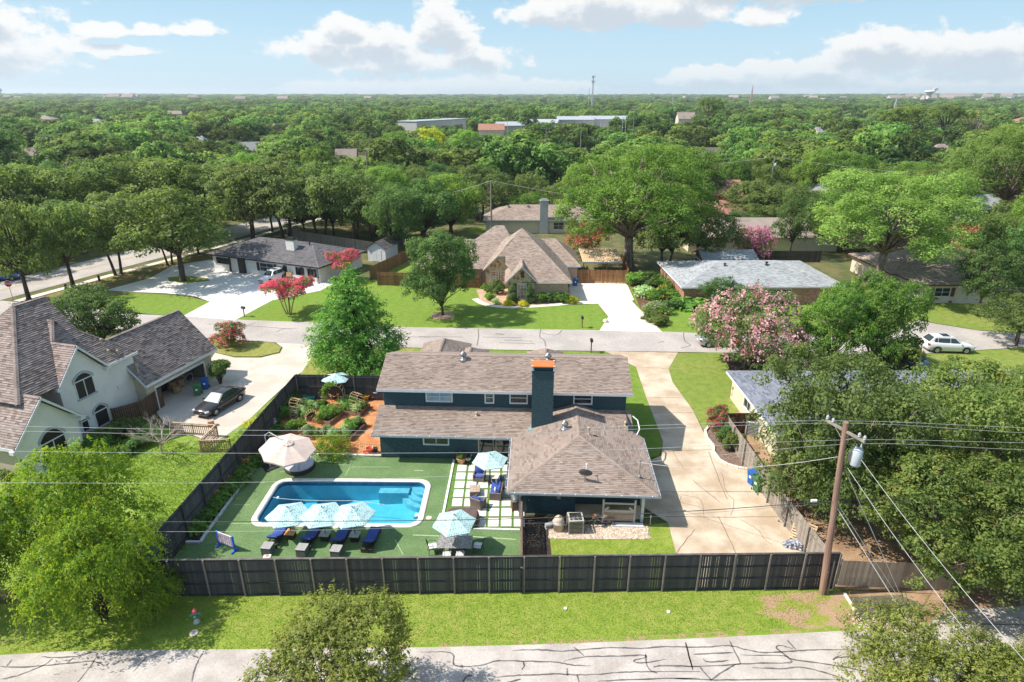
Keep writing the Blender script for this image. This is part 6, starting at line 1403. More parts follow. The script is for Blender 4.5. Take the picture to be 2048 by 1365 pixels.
# cantilever umbrella and round daybed
cb = G(541, 935); hb_ = G(576.5, 895, 2.45)
t = thing('cantilever_umbrella', 'large beige cantilever umbrella leaning over the round daybed', 'umbrella', cb)
m_ = MB(); m_.tube([(0, 0, 0), (-.05, .05, 2.7)], .045, 8); m_.build('mast', trim_grey, t)
rel = hb_ - cb; m_ = MB(); m_.tube([(-.05, .05, 2.68), (.25, .15, 2.86), (rel.x * .55, rel.y * .55, 2.98), (rel.x, rel.y, 2.92)], .035, 6); m_.build('arm', trim_grey, t)
m_ = MB(); canopy(m_, 8, 1.92, -.62, 0, val=.10); c_ = m_.build('canopy', beige_u, t, loc=(rel.x, rel.y, 2.88)); c_.rotation_euler = (R(6), R(7), R(12))
m_ = MB(); canopy(m_, 8, .42, -.06, .08, m=2); m_.build('vent_flap', beige_u, c_)
for k in range(8): m_ = MB(); m_.tube([(.04, 0, -.05), (1.0, 0, -.33), (1.88, 0, -.64)], .013, 4); o = m_.build('rib', trim_grey, c_); o.rotation_euler = (0, 0, math.pi * k / 4)
for k, (dx, dy) in enumerate(((-.34, .05), (.34, -.02), (.02, .36), (0, -.36))): m_ = MB(); m_.rbox((dx, dy, .05), (.5, .5, .09), .03, n=1, rz=.78); m_.build('base_weight', metal_d, t)
db = thing('round_daybed', 'round wicker daybed with pale lilac cushions under the beige umbrella', 'daybed', G(600, 937)); m_ = MB(); m_.lathe([(1.02, 0), (1.08, .12), (1.08, .36), (1.0, .38)], 28); m_.build('base', wicker_d, db, True)
for k in range(4):
    m_ = MB(); a0 = math.pi * k / 2 + .3; ring = [Vector((0, 0, 0))] + [Vector((1.04 * math.cos(a0 + (math.pi / 2 - .02) * i / 8), 1.04 * math.sin(a0 + (math.pi / 2 - .02) * i / 8), 0)) for i in range(9)]
    m_.loft([[p + Vector((0, 0, .37)) for p in ring], [p * 1.0 + Vector((0, 0, .45)) for p in ring], [p * .95 + Vector((.03 * math.cos(a0 + .78), .03 * math.sin(a0 + .78), .50)) for p in ring]], True, False, True); m_.build('seat_cushion', lilac_c, db)
for dx, dy in ((-.45, .2), (-.2, .55)): m_ = MB(); m_.rbox((dx, dy, .62), (.42, .14, .36), .05, rz=R(40), rx=R(-20)); m_.build('pillow', lilac_c, db, True)
# giant four-in-a-row game
g0, g1 = G(439, 1092), G(470, 1104); gv = g1 - g0; gl_ = gv.length
t = thing('lawn_game', 'giant blue framed four in a row game with white and purple discs on the turf', 'game', g0, math.atan2(gv.y, gv.x)); blue = M('game_blue', (.02, .12, .62), .45, (.03, .15, .68), 3.)
for x_ in (0, gl_): m_ = MB(); m_.bx(x_ - .04, x_ + .04, -.05, .05, 0, 1.12); m_.bx(x_ - .045, x_ + .045, -.28, .28, 0, .1); m_.build('upright', blue, t)
m_ = MB(); m_.bx(.04, gl_ - .04, -.02, .02, .3, .34); m_.build('tray', blue, t); m_ = MB(); m_.bx(.04, gl_ - .04, -.03, .03, .34, 1.08); m_.build('board', M('board_white', (.66, .62, .68), .6), t)
dm = [M('disc_purple', (.18, .05, .35), .5), M('disc_pink', (.55, .12, .32), .5), navy]
for a in range(7):
    for b in range(6):
        x_, z_ = .04 + (gl_ - .08) * (a + .5) / 7, .34 + .74 * (b + .5) / 6; m_ = MB(); m_.tube([(x_, -.034, z_), (x_, .034, z_)], .043, 10); m_.build('disc', dm[(a * 5 + b * 3 + a * b) % 3], t)
# things in the pool
q = G(835, 1033, -.13); t = thing('pool_cleaner', 'small white robot cleaner floating at the right end of the pool', 'pool cleaner', q); m_ = MB(); m_.rbox((0, 0, .08), (.34, .3, .18), .07); m_.build('body', white_paint, t, True); m_ = MB(); m_.rbox((0, 0, .0), (.46, .42, .1), .03); m_.build('skirt', M('cleaner_blue', (.05, .2, .35), .4), t)
t = thing('pool_hose', 'pale floating hose lying across the left half of the pool', 'hose', G(545, 994)); P = smooth_path([G(u, v, -.10) - G(545, 994) for u, v in [(545, 994), (556, 997), (590, 1000), (640, 1002), (700, 1002), (740, 1006), (770, 1010)]], 4, .02); m_ = MB(); m_.tube(P, .022, 5); m_.build('tube', M('hose_grey', (.42, .55, .62), .6), t); m_ = MB(); m_.lathe([(.07, -.06), (.1, 0), (.07, .07)], 10, tuple(G(556, 996, -.1) - G(545, 994))); m_.build('float', white_paint, t)
for (u, v, lb) in ((858, 1037, 'round white skimmer lid in the turf right of the pool'), (672, 1055, 'round cream skimmer lid in the turf by the second umbrella')):
    t = thing('skimmer_lid', lb, 'lid', G(u, v)); m_ = MB(); m_.lathe([(.19, .0), (.19, .045), (.16, .055)], 18); m_.build('cover', M('lid_cream', (.68, .58, .48), .6), t)

# vegetable garden
bedw = M('bed_timber', (.22, .13, .085), .85, (.31, .20, .14), 4.)
def raised_bed(label, u, v, w, d, rz=0., h=.38, plants=6, keys=('veg', 'veg', 'veg_pale')):
    p = G(u, v); t = thing('raised_bed', label, 'raised bed', p, rz, 'raised beds of the vegetable garden')
    for (x0_, x1_, y0_, y1_) in ((-w / 2, w / 2, -d / 2, -d / 2 + .05), (-w / 2, w / 2, d / 2 - .05, d / 2), (-w / 2, -w / 2 + .05, -d / 2 + .052, d / 2 - .052), (w / 2 - .05, w / 2, -d / 2 + .052, d / 2 - .052)): m_ = MB(); m_.bx(x0_, x1_, y0_, y1_, 0, h); m_.build('board', bedw, t)
    m_ = MB(); m_.bx(-w / 2 + .055, w / 2 - .055, -d / 2 + .055, d / 2 - .055, 0, h - .06); m_.build('earth', mulch_dark, t)
    for k in range(plants):
        nx = max(1, round(plants * w / (w + d))); q = p + Matrix.Rotation(rz, 3, 'Z') @ Vector((rnd.uniform(-w / 2 + .25, w / 2 - .25), rnd.uniform(-d / 2 + .22, d / 2 - .22), 0)); q.z = h - .08
        s_ = rnd.uniform(.75, 1.35); plant(keys[rnd.randrange(len(keys))], 'garden_plant', 'leafy vegetable growing in ' + label.split(' with ')[0].split(' holding ')[0], 'plant', q, .62 * s_, .42 * s_, group='vegetables in the raised beds')
raised_bed('the wide raised bed below the gothic arch with pale leaves', 628, 818, 2.5, 1.1, R(2), plants=9)
raised_bed('the raised bed at the left under the small arch', 606, 836, 1.8, 1.2, R(4), plants=7, keys=('veg', 'veg_pale', 'veg_pale'))
raised_bed('the central raised bed holding orange flowers', 657, 838, 1.7, 2.1, R(-18), plants=12, keys=('veg', 'veg_flower', 'veg'))
raised_bed('the raised bed nearest the left fence with yellow flowers', 588, 862, 1.9, 1.2, R(6), plants=9, keys=('veg_flower', 'veg', 'veg'))
raised_bed('the small raised bed behind the beige umbrella', 619, 874, 1.1, 1.0, R(-10), plants=5)
raised_bed('the long raised bed nearest the house holding tall greens', 702, 866, 1.45, 2.6, R(-16), plants=12)
raised_bed('the raised bed below the low garden table', 711, 822, 1.9, 1.9, R(-14), plants=11)
raised_bed('the raised bed in front of the centre with feathery greens', 655, 872, 2.1, 1.2, R(-4), plants=9, keys=('veg_pale', 'veg'))
raised_bed('the narrow raised bed at the back by the wooden chairs', 693, 814, 1.2, 1.0, R(-8), plants=6)
arch_m = M('arch_tan', (.55, .38, .20), .7, (.46, .31, .16), 4.)
def garden_arch(label, p, w, h, d, rz, gothic=False, vine=False):
    t = thing('garden_arch', label, 'arch', p, rz, 'arch trellises of the vegetable garden'); hp = []
    for k in range(17):
        a = math.pi * k / 16; x_ = -w / 2 * math.cos(a); z_ = h * .55 + h * .45 * math.sin(a) ** (.8 if gothic else 1); hp.append((x_, z_))
    full = [(-w / 2, 0)] + hp + [(w / 2, 0)]
    for y_ in (-d / 2, d / 2): m_ = MB(); m_.tube([(x, y_, z) for x, z in full], .022, 5); m_.build('hoop', arch_m, t)
    for k in range(0, 17, 2): x, z = hp[k]; m_ = MB(); m_.tube([(x, -d / 2, z), (x, d / 2, z)], .016, 4); m_.build('rung', arch_m, t)
    for sx in (-w / 2, w / 2):
        for z in (.3, .65, 1.): m_ = MB(); m_.tube([(sx, -d / 2, z * h / 2.2), (sx, d / 2, z * h / 2.2)], .016, 4); m_.build('rung', arch_m, t)
    if vine:
        rng = np.random.default_rng(5); N = 1500; k = rng.random(N) ** 1.2 * 9.5; i0 = np.minimum(k.astype(int), 16); fx = np.array([q[0] for q in full]); fz = np.array([q[1] for q in full]); fr2 = (k - i0)
        x = fx[i0] * (1 - fr2) + fx[i0 + 1] * fr2; z = fz[i0] * (1 - fr2) + fz[i0 + 1] * fr2; P = np.stack([x, rng.uniform(-d / 2, d / 2, N), z], 1) + rng.normal(size=(N, 3)) * .11; P[:, 2] = np.maximum(P[:, 2], .03)
        OB('vine', leaf_mesh('vine', P, rng.normal(size=(N, 3)), .13, rng.normal(.5, .2, N), F_plant, rng), t)
    return t
garden_arch('tall tan garden arch with a leafy vine climbing its left side', G(671, 812), 1.7, 2.15, .7, R(4), True, True)
garden_arch('tan hoop arch at the left of the garden beside the fence shrubs', G(597, 838), 1.0, 1.9, .8, R(70))
garden_arch('small tan hoop between the left raised beds', G(625, 845), 1.0, 1.1, .5, R(30))
garden_arch('slim tan hoop standing in the bed below the low table', G(716, 826), 1.0, 1.9, .8, R(60))
t = armchair('garden_loveseat', 'beige cushioned loveseat against the rear charcoal fence', G(709, 797), R(180), 1.8, 2, 'loveseat')
for c in list(t.children):
    if c.name.startswith(('seat_cushion', 'back_cushion')): c.data.materials[0] = beige_c
    else: c.data.materials[0] = iron
wood_c = M('teak', (.36, .20, .12), .7, (.28, .15, .085), 4.)
def wood_chair(label, p, rz):
    t = thing('garden_chair', label, 'chair', p, rz, 'wooden chairs by the gothic arch')
    for k in range(5): m_ = MB(); m_.bx(-.28, .28, -.25 + k * .1, -.17 + k * .1, .38, .405); m_.build('slat', wood_c, t)
    for k in range(5): m_ = MB(); m_.box((-.22 + k * .11, -.33, .68), (.08, .025, .62), rx=R(14)); m_.build('back_slat', wood_c, t)
    for sx in (-.27, .27):
        for sy in (-.25, .24): m_ = MB(); m_.bx(sx - .03, sx + .03, sy - .03, sy + .03, 0, .58); m_.build('leg', wood_c, t)
        m_ = MB(); m_.bx(sx - .05, sx + .05, -.3, .3, .58, .61); m_.build('armrest', wood_c, t)
wood_chair('brown wooden garden chair left of the umbrella pole behind the beds', G(667, 800), R(-140)); wood_chair('brown wooden garden chair right of the umbrella pole behind the beds', G(686, 800), R(150))
t = thing('low_table', 'low pale slatted table in front of the beige loveseat', 'table', G(701, 806), R(-6)); m_ = MB(); m_.rbox((0, 0, .38), (1.2, .62, .05), .02); m_.build('tabletop', trim_grey, t)
for sx in (-.5, .5):
    for sy in (-.24, .24): m_ = MB(); m_.bx(sx - .03, sx + .03, sy - .03, sy + .03, 0, .36); m_.build('leg', iron, t)
p = G(677.5, 800); umbrella('teal print umbrella in the rear garden above the wooden chairs', p, 1.3, .0, HT(677, 757, p.y), HT(677, 757, p.y) + .45, R(22))
def iron_fence(label, a, b, h=.85):
    t = thing('iron_fence', label, 'fence', a); d = b - a; L = d.length; d.normalize(); ang = math.atan2(d.y, d.x)
    for z in (.12, h - .06): m_ = MB(); m_.tube([(0, 0, z), tuple(d * L + Vector((0, 0, z)))], .012, 4); m_.build('rail', iron, t)
    n_ = int(L / .13); m_ = MB(); m_.tube([(0, 0, 0), (0, 0, h)], .009, 4); me = m_.mesh('bar', iron)
    for k in range(n_ + 1): OB('bar', me, t, d * (L * k / n_))
iron_fence('thin iron fence between the garden and the turf behind the fern', G(622, 905), G(696, 905)); iron_fence('thin iron fence beside the red pot at the house wall', G(723, 906), G(762, 909))
plant('fern', 'fern_shrub', 'bushy yellow green shrub at the garden edge beside the pool turf', 'shrub', G(664, 909), 1.5, 1.55)
for i, (u, v, h, r) in enumerate(((560, 838, 1.5, .9), (572, 822, 1.6, 1.0), (582, 806, 1.5, .9), (592, 795, 1.2, .8), (603, 788, 1.0, .7), (549, 855, 1.0, .6), (553, 868, .8, .6))):
    plant('bush%d' % (i % 3), 'garden_shrub', ('tall green shrub', 'slender green shrub', 'dense green shrub', 'leafy shrub', 'low green shrub', 'small shrub by the pale statue', 'low plant')[i] + ' along the left charcoal fence of the garden' + ('', ' near the hoop arch', ' left of the rear corner', ' below the white statue', ' by the pale blue pot', '', ' behind the beige umbrella')[i], 'shrub', G(u, v), h, r)
for i in range(17):
    f = i / 16; u, v = 385 + (503 - 385) * f, 1062 + (930 - 1062) * f
    q = G(u + rnd.uniform(-5, 5), v + rnd.uniform(-4, 4)); plant('lily', 'lily_plant', 'arching green lily clump in the bed along the left charcoal fence', 'plant', q, .72, .55, group='lily clumps along the left fence')
for i, (u, v) in enumerate(((431, 1003), (447, 985), (458, 972), (496, 938))):
    t = thing('lily_flower', 'cluster of orange lily flowers in the bed along the left fence', 'flower', G(u, v), 0, 'orange lily flowers'); rng = np.random.default_rng(i); P = rng.normal(size=(50, 3)) * np.array([.13, .13, .06]) + np.array([0, 0, .75]); OB('petals', leaf_mesh('petals', P, P, .12, rng.random(50), foliage_mat('blossom_lily%d' % i, (.62, .16, .05), (.75, .35, .16), .2), rng), t); m_ = MB(); [m_.tube([(0, 0, 0), (dx, dx, .72)], .01, 4) for dx in (-.08, 0, .08)]; m_.build('stem', MATS['leaves_plant'], t)
plant('column', 'dark_cordyline', 'narrow dark leaved plant in the lily bed beside the fence', 'plant', G(405, 1052), .95, .3)

# side yard
gpx = [(1097, 1053), (1180, 1050), (1296, 1054), (1297, 1078), (1200, 1080), (1098, 1078)]; patch('gravel_strip', gpx, gravel_m, .03)
gp = [G(u, v) for u, v in gpx]; gx0, gx1, gy0, gy1 = min(p.x for p in gp), max(p.x for p in gp), min(p.y for p in gp) + .05, max(p.y for p in gp) - .05
def gravel(name, pts, mat, s0, s1, seed):
    rr = random.Random(seed); m_ = MB()
    for (x, y) in pts:
        s = rr.uniform(s0, s1); a = rr.uniform(0, 3); c, n = math.cos(a) * s, math.sin(a) * s; h = s * rr.uniform(.5, .9); z = .03; tn = rr.random()
        m_.quads([(x + c, y + n, z), (x - n, y + c, z), (x - c, y - n, z), (x + n, y - c, z), (x + c * .3, y, z + h), (x - c * .3, y + n * .3, z + h * .9)], [(0, 1, 5, 4), (1, 2, 5), (2, 3, 4, 5), (3, 0, 4)], tn)
    o = m_.build(name, mat); o['kind'] = 'stuff'; return o
gst = M('gravel_stone', (.70, .62, .52), .9, (.62, .54, .45), 20., tint=(.34, .24, .17, .9))
gravel('gravel', [(rnd.uniform(gx0, gx1), rnd.uniform(gy0, gy1)) for _ in range(1500)], gst, .03, .07, 3)
gc = G(1790, 1252); gravel('gravel', [(gc.x + rnd.gauss(0, .9), gc.y + rnd.gauss(0, .32)) for _ in range(700)], gst, .03, .07, 4)
gm2 = G(1070, 1072); gravel('gravel', [(gm2.x + rnd.uniform(-.75, .6), gm2.y + rnd.uniform(-1.0, 1.5)) for _ in range(500)], M('gravel_dark', (.10, .085, .07), .9, tint=(.3, .26, .2, .6)), .02, .05, 6)
t = thing('pool_filter', 'tan cylindrical pool filter tank beside the house', 'filter tank', G(1117, 1060)); tanp = M('tank_tan', (.56, .46, .38), .5, (.5, .41, .33), 2.); m_ = MB(); m_.lathe([(.33, 0), (.33, .52), (.35, .54), (.35, .6), (.33, .62), (.31, .85), (.2, .98), (.07, 1.02), (.07, 1.1), (.02, 1.12)], 18); m_.build('tank', tanp, t, True); m_ = MB(); m_.lathe([(.37, 0), (.37, .06)], 18, (0, 0, .54)); m_.build('clamp', trim_grey, t)
t = thing('pool_pump', 'white and grey pool pump beside the tan filter tank', 'pump', G(1099, 1056), R(20)); m_ = MB(); m_.tube([(-.3, 0, .25), (.25, 0, .25)], .15, 12); m_.bx(-.3, .3, -.16, .16, 0, .1); m_.build('motor', trim_grey, t); m_ = MB(); m_.lathe([(.14, .1), (.16, .4), (.12, .5)], 12, (.36, 0, 0)); m_.build('strainer', white_paint, t, True); m_ = MB(); m_.tube([(.36, 0, .45), (.36, 0, .8), (.1, .1, .95), (-.3, .1, .8), (-.3, .1, .2)], .03, 6); m_.build('pipe', metal_d, t)
def ac_unit(label, p, rz=0., s=.88, h=.95, mat=None):
    t = thing('cooling_unit', label, 'air conditioner', p, rz); m_ = MB(); m_.rbox((0, 0, h / 2), (s * .9, s * .9, h - .1), .05); m_.build('core', metal_d, t)
    for sx in (-1, 1):
        for sy in (-1, 1): m_ = MB(); m_.bx(sx * s / 2 - .05, sx * s / 2 + .03, sy * s / 2 - .05, sy * s / 2 + .03, 0, h); m_.build('corner_post', mat or trim_grey, t)
    for k in range(9):
        z = .08 + k * (h - .16) / 8; m_ = MB(); e = s / 2 + .01; m_.loft([[Vector((x, y, z + dz_)) for x, y in ((-e, -e), (e, -e), (e, e), (-e, e))] for dz_ in (0, .045)], True); m_.build('louvre', mat or trim_grey, t)
    m_ = MB(); e = s / 2 + .03; m_.loft([[Vector((x, y, z_)) for x, y in ((-a, -a), (a, -a), (a, a), (-a, a))] for a, z_ in ((e, h), (e, h + .06), (s * .42, h + .07))], True); m_.build('top_rim', mat or trim_grey, t)
    m_ = MB()
    for k in range(12): m_.tube([(.06 * math.cos(k * .5236), .06 * math.sin(k * .5236), h + .06), (s * .44 * math.cos(k * .5236), s * .44 * math.sin(k * .5236), h + .06)], .008, 3)
    for rr_ in (.12, .2, .28, .36): m_.tube([(rr_ * math.cos(k * .3927), rr_ * math.sin(k * .3927), h + .062) for k in range(17)], .006, 3)
    m_.build('fan_guard', metal_g, t)
ac_unit('grey louvred cooling unit between the pool filter and the bicycle', G(1150, 1060), R(3), mat=M('ac_tan', (.46, .43, .38), .5))
ac_unit('tall white cooling unit beside the slate roofed house and the brown fence', G(1503, 866), R(-18), 1.0, 1.15, M('ac_white', (.66, .70, .74), .5))
def bicycle(label, p, rz):
    t = thing('bicycle', label, 'bicycle', p, rz); fr_m = M('bike_paint', (.55, .42, .55), .4, (.45, .3, .48), 3.)
    for x_ in (-.52, .52):
        m_ = MB(); m_.tube([(x_ + .32 * math.cos(k * .2856), 0, .34 + .32 * math.sin(k * .2856)) for k in range(23)], .022, 5); w_ = m_.build('wheel', M('tyre_brown', (.10, .045, .05), .7), t)
        for k in range(6): m2 = MB(); a = k * math.pi / 6; m2.tube([(x_ - .31 * math.cos(a), 0, .34 - .31 * math.sin(a)), (x_ + .31 * math.cos(a), 0, .34 + .31 * math.sin(a))], .003, 3); m2.build('spoke', metal_g, w_)
    m_ = MB()
    for a, b in (((-.52, .34), (-.15, .75)), ((-.52, .34), (0, .32)), ((0, .32), (-.15, .78)), ((0, .32), (.38, .68)), ((-.15, .70), (.36, .76)), ((.35, .85), (.52, .34))): m_.tube([(a[0], 0, a[1]), (b[0], 0, b[1])], .018, 5)
    m_.build('frame', fr_m, t); m_ = MB(); m_.rbox((-.17, 0, .84), (.26, .17, .07), .03); m_.build('saddle', M('saddle_tan', (.5, .36, .24), .6), t, True)
    m_ = MB(); m_.tube([(.33, 0, .82), (.31, 0, 1.0), (.25, -.2, 1.03), (.12, -.28, 1.0)], .013, 5); m_.tube([(.31, 0, 1.0), (.25, .2, 1.03), (.12, .28, 1.0)], .013, 5); m_.build('handlebar', metal_g, t)
    m_ = MB(); m_.lathe([(.10, 0), (.15, .2), (.155, .22)], 10, (.55, 0, .72), cap1=False); m_.build('basket', M('basket', (.42, .24, .12), .8), t)
bicycle('pale lilac bicycle with a wicker basket leaning by the cooling unit', G(1204, 1054), R(187))
p = G(1236, 1046); t = thing('wooden_bedstead', 'large pale wooden bed frame stored upright under the wing roof', 'bed frame', p, R(-3)); pale_w = M('pale_timber', (.60, .55, .50), .7, (.52, .46, .4), 4.); pine = M('pine_panel', (.46, .33, .23), .8, (.40, .28, .19), 3.)
for x_ in (-1.0, 1.0): m_ = MB(); m_.bx(x_ - .06, x_ + .06, -.06, .06, 0, 1.75); m_.build('post', pale_w, t)
for z0_, z1_ in ((1.42, 1.52), (.82, .98)): m_ = MB(); m_.bx(-.94, .94, -.03, .03, z0_, z1_); m_.build('rail', pale_w, t)
m_ = MB(); m_.bx(-.94, .94, -.02, .02, .15, .82); m_.build('panel', pine, t)
for sx in (-1, 1): m_ = MB(); m_.box((sx * .8, 0, 1.05), (.4, .05, .12), ry=sx * .7); m_.build('brace', pale_w, t)
t = thing('white_beam', 'long white boards lying on the ground in front of the bed frame', 'boards', G(1253, 1051), R(-2))
for k in range(3): m_ = MB(); m_.bx(-1.0 + k * .05, 1.05, -.25 + k * .13, -.14 + k * .13, 0, .12); m_.build('board', trim, t)
t = thing('standpipe', 'thin white standpipe with a tap beside the driveway', 'standpipe', G(1300, 1050)); m_ = MB(); m_.tube([(0, 0, 0), (0, 0, .62)], .025, 6); m_.lathe([(.05, .6), (.06, .68), (.02, .72)], 8); m_.build('pipe', white_paint, t); m_ = MB(); m_.tube([(0, -.02, .2), (0, -.14, .22), (0, -.16, .14)], .02, 5); m_.build('tap', metal_g, t)
mb = MB(); mb.lathe([(.34, .0), (.34, .05), (.28, .06)], 20, (0, 0, 0)); o = mb.build('drain_cover', black, None, loc=G(1060, 1061, .02)); tag(o, 'round black drain cover in the dark mulch beside the divider fence', 'drain cover')
def bin_(label, p, mat, rz=0., group=None):
    t = thing('wheelie_bin', label, 'bin', p, rz, group)
    m_ = MB(); m_.loft([[Vector((sx * w, sy * d, z)) for sx, sy in ((-1, -1), (1, -1), (1, 1), (-1, 1))] for w, d, z in ((.24, .27, .04), (.26, .30, .5), (.30, .35, .98))], True, True, True); m_.build('body', mat, t)
    m_ = MB(); m_.rbox((0, .0, 1.02), (.64, .76, .09), .03); m_.build('lid', mat, t); m_ = MB(); m_.tube([(-.28, .38, .96), (.28, .38, .96)], .02, 5); m_.build('handle', metal_d, t)
    for sx in (-.27, .27): m_ = MB(); m_.tube([(sx - .03, .25, .13), (sx + .03, .25, .13)], .13, 12); m_.build('wheel', M('rubber', (.02, .02, .02), .8), t)
    m_ = MB(); m_.bx(-.1, .1, -.325, -.318, .55, .75); m_.build('emblem', white_paint, t)
g_bin, b_bin = M('bin_green', (.05, .16, .06), .45, (.06, .18, .07), 2.), M('bin_blue', (.015, .10, .36), .45, (.02, .12, .4), 2.)
bin_('blue wheelie bin with a dark lid behind the green one by the driveway fence', G(1505, 968), b_bin, R(-70)); bin_('green wheelie bin by the grey driveway fence', G(1516, 981), g_bin, R(-70))
bin_('green wheelie bin in front of the open garage', G(397, 790), g_bin, R(15)); bin_('blue wheelie bin beside the open garage door', G(412, 778), b_bin, R(15)); bin_('blue bin beside the stone house near the wooden gate', G(1150, 572), b_bin, 0)
# pallets and bags by the grey fence
pw = M('pallet_wood', (.56, .42, .27), .85, (.46, .33, .2), 4.)
pq = G(1600, 1082)
for k, (dx, dy, tl, lb) in enumerate(((0, 0, 56, 'wooden pallet leaning on the grey fence above the bags'), (.32, .22, 60, 'second wooden pallet leaning behind the first one at the grey fence'))):
    t = thing('pallet', lb, 'pallet', pq + Vector((dx, dy, .55)), R(48), 'pallets by the driveway fence'); t.rotation_euler = (R(tl), 0, R(-42))
    for j in range(7): m_ = MB(); m_.bx(-.6, .6, -.5 + j * .16, -.4 + j * .16, .05, .07); m_.build('slat', pw, t)
    for j in range(3): m_ = MB(); m_.bx(-.6 + j * .56, -.52 + j * .56, -.5, .56, -.04, .05); m_.build('bearer', pw, t)
bagm = M('bag_print', (.42, .44, .50), .4, (.10, .11, .14), 6., lo=.45, hi=.55)
for k, (u, v, rz, z) in enumerate(((1576, 1090, 20, 0), (1590, 1096, -15, 0), (1602, 1096, 30, 0), (1596, 1093, 60, .16), (1586, 1092, 5, .15))):
    t = thing('soil_bag', ('grey printed bag lying flat left of the pallets', 'grey printed bag at the foot of the pallets', 'grey printed bag nearest the grey fence', 'grey printed bag on top of the pile below the pallets', 'crumpled grey bag on the left of the pile')[k], 'bag', G(u, v) + Vector((0, 0, z)), R(rz), 'bags by the pallets'); m_ = MB(); m_.rbox((0, 0, .09), (.75, .48, .18), .08); m_.v = [(x + .03 * math.sin(y * 9 + k), y + .03 * math.sin(x * 8), zz2 * (1 + .18 * math.sin(x * 7 + y * 5 + k))) for x, y, zz2 in m_.v]; m_.build('sack', bagm, t, True)
for i, (u, v, key, h, r, lb) in enumerate(((1437, 866, 'red_shrub', 2.6, 1.1, 'tall shrub with red flowers in the mulch bed by the driveway'), (1449, 886, 'bush2', 1.7, .75, 'green shrub in the mulch bed beside the grey fence'), (1464, 905, 'bush1', 1.9, .7, 'slender green shrub nearest the bins in the mulch bed'), (1472, 800, 'red_shrub', 1.9, .5, 'rust coloured shrub against the cream end wall of the slate roofed house'))):
    plant(key, 'shrub', lb, 'shrub', G(u, v), h, r)
# front strip
hy = G(394, 1245); t = thing('fire_hydrant', 'fire hydrant with a red bonnet, green body and white foot on the shaded verge', 'hydrant', hy, R(20))
m_ = MB(); m_.lathe([(.17, 0), (.17, .05), (.11, .07), (.11, .3)], 14); m_.build('foot', M('hyd_white', (.55, .55, .53), .6), t, True); m_ = MB(); m_.lathe([(.12, .3), (.12, .62), (.16, .63), (.16, .67)], 14); m_.tube([(-.2, 0, .52), (.2, 0, .52)], .055, 10); m_.tube([(0, -.2, .48), (0, 0, .48)], .075, 10); m_.build('barrel', M('hyd_green', (.14, .34, .27), .5), t, True); m_ = MB(); m_.lathe([(.15, .67), (.14, .76), (.08, .84), (.03, .86), (.03, .91)], 14); m_.build('bonnet', M('hyd_red', (.58, .12, .12), .5), t, True)
for sx in (-.22, .22): m_ = MB(); m_.tube([(sx - .03, 0, .52), (sx + .03, 0, .52)], .07, 8); m_.build('cap', MATS['hyd_green'], t)
def lid(label, u, v, r, mat):
    m_ = MB(); m_.lathe([(r, 0), (r, .05), (r * .9, .06)], 16); o = m_.build('valve_cover', mat, None, loc=G(u, v, .0)); tag(o, label, 'cover')
lid('round grey valve cover in the grass in front of the hydrant', 388, 1267, .22, conc_red); lid('small white marker lid in the verge grass, left of the two', 1131, 1218, .09, white_paint); lid('small white marker lid in the verge grass near the worn patch', 1337, 1225, .09, white_paint)
# verge grass blades
def grass_tufts(name, poly, n, h, mat, seed, w=.02):
    rng = np.random.default_rng(seed); P = np.array([(p.x, p.y) for p in poly]); lo, hi = P.min(0), P.max(0); pts = []
    while len(pts) < n:
        c = rng.uniform(lo, hi, (n * 2, 2)); ins = np.zeros(len(c), bool); j = len(P) - 1
        for i in range(len(P)):
            cond = ((P[i, 1] > c[:, 1]) != (P[j, 1] > c[:, 1])) & (c[:, 0] < (P[j, 0] - P[i, 0]) * (c[:, 1] - P[i, 1]) / (P[j, 1] - P[i, 1] + 1e-12) + P[i, 0]); ins ^= cond; j = i
        pts.extend(c[ins])
    c = np.array(pts[:n]); N = len(c); d = unit(rng.normal(size=(N, 3)) * np.array([1, 1, 0]) + 1e-6); hh = h * rng.uniform(.4, 1.2, (N, 1)); base = np.concatenate([c, np.full((N, 1), .005)], 1)
    V = np.stack([base - d * w, base + d * w, base + unit(rng.normal(size=(N, 3)) * np.array([1, 1, 0])) * hh * 1.1 + np.array([0, 0, 1]) * hh], 1).reshape(-1, 3)
    me = bpy.data.meshes.new(name); me.vertices.add(3 * N); me.vertices.foreach_set('co', V.astype(np.float32).ravel()); me.loops.add(3 * N); me.loops.foreach_set('vertex_index', np.arange(3 * N, dtype=np.int32)); me.polygons.add(N); me.polygons.foreach_set('loop_start', np.arange(0, 3 * N, 3, dtype=np.int32))
    at = me.attributes.new('tint', 'FLOAT', 'FACE'); at.data.foreach_set('value', rng.random(N).astype(np.float32)); me.materials.append(mat); me.update(calc_edges=True); o = OB(name, me); o['kind'] = 'stuff'; return o
F_grass = foliage_mat('grass_blades', (.16, .29, .022), (.30, .44, .05), .45, warm=(.42, .40, .12), jitter=0)
grass_tufts('grass', [G(u, v) for u, v in [(300, 1192), (1655, 1176), (1660, 1200), (1600, 1262), (1130, 1289), (520, 1300), (100, 1303), (0, 1310)]], 26000, .055, F_grass, 1, .02)
grass_tufts('long_grass', [G(u, v) for u, v in [(250, 905), (330, 875), (400, 900), (450, 890), (480, 860), (560, 790), (365, 1110), (300, 1080)]], 16000, .12, F_grass, 2, .03)
grass_tufts('yard_grass', [G(u, v) for u, v in [(1100, 1080), (1300, 1080), (1345, 1100), (1365, 1180), (1110, 1188)]], 5000, .05, F_grass, 3, .018)

# ------------------------------------------------------------------ trees one can single out
T = plant_px
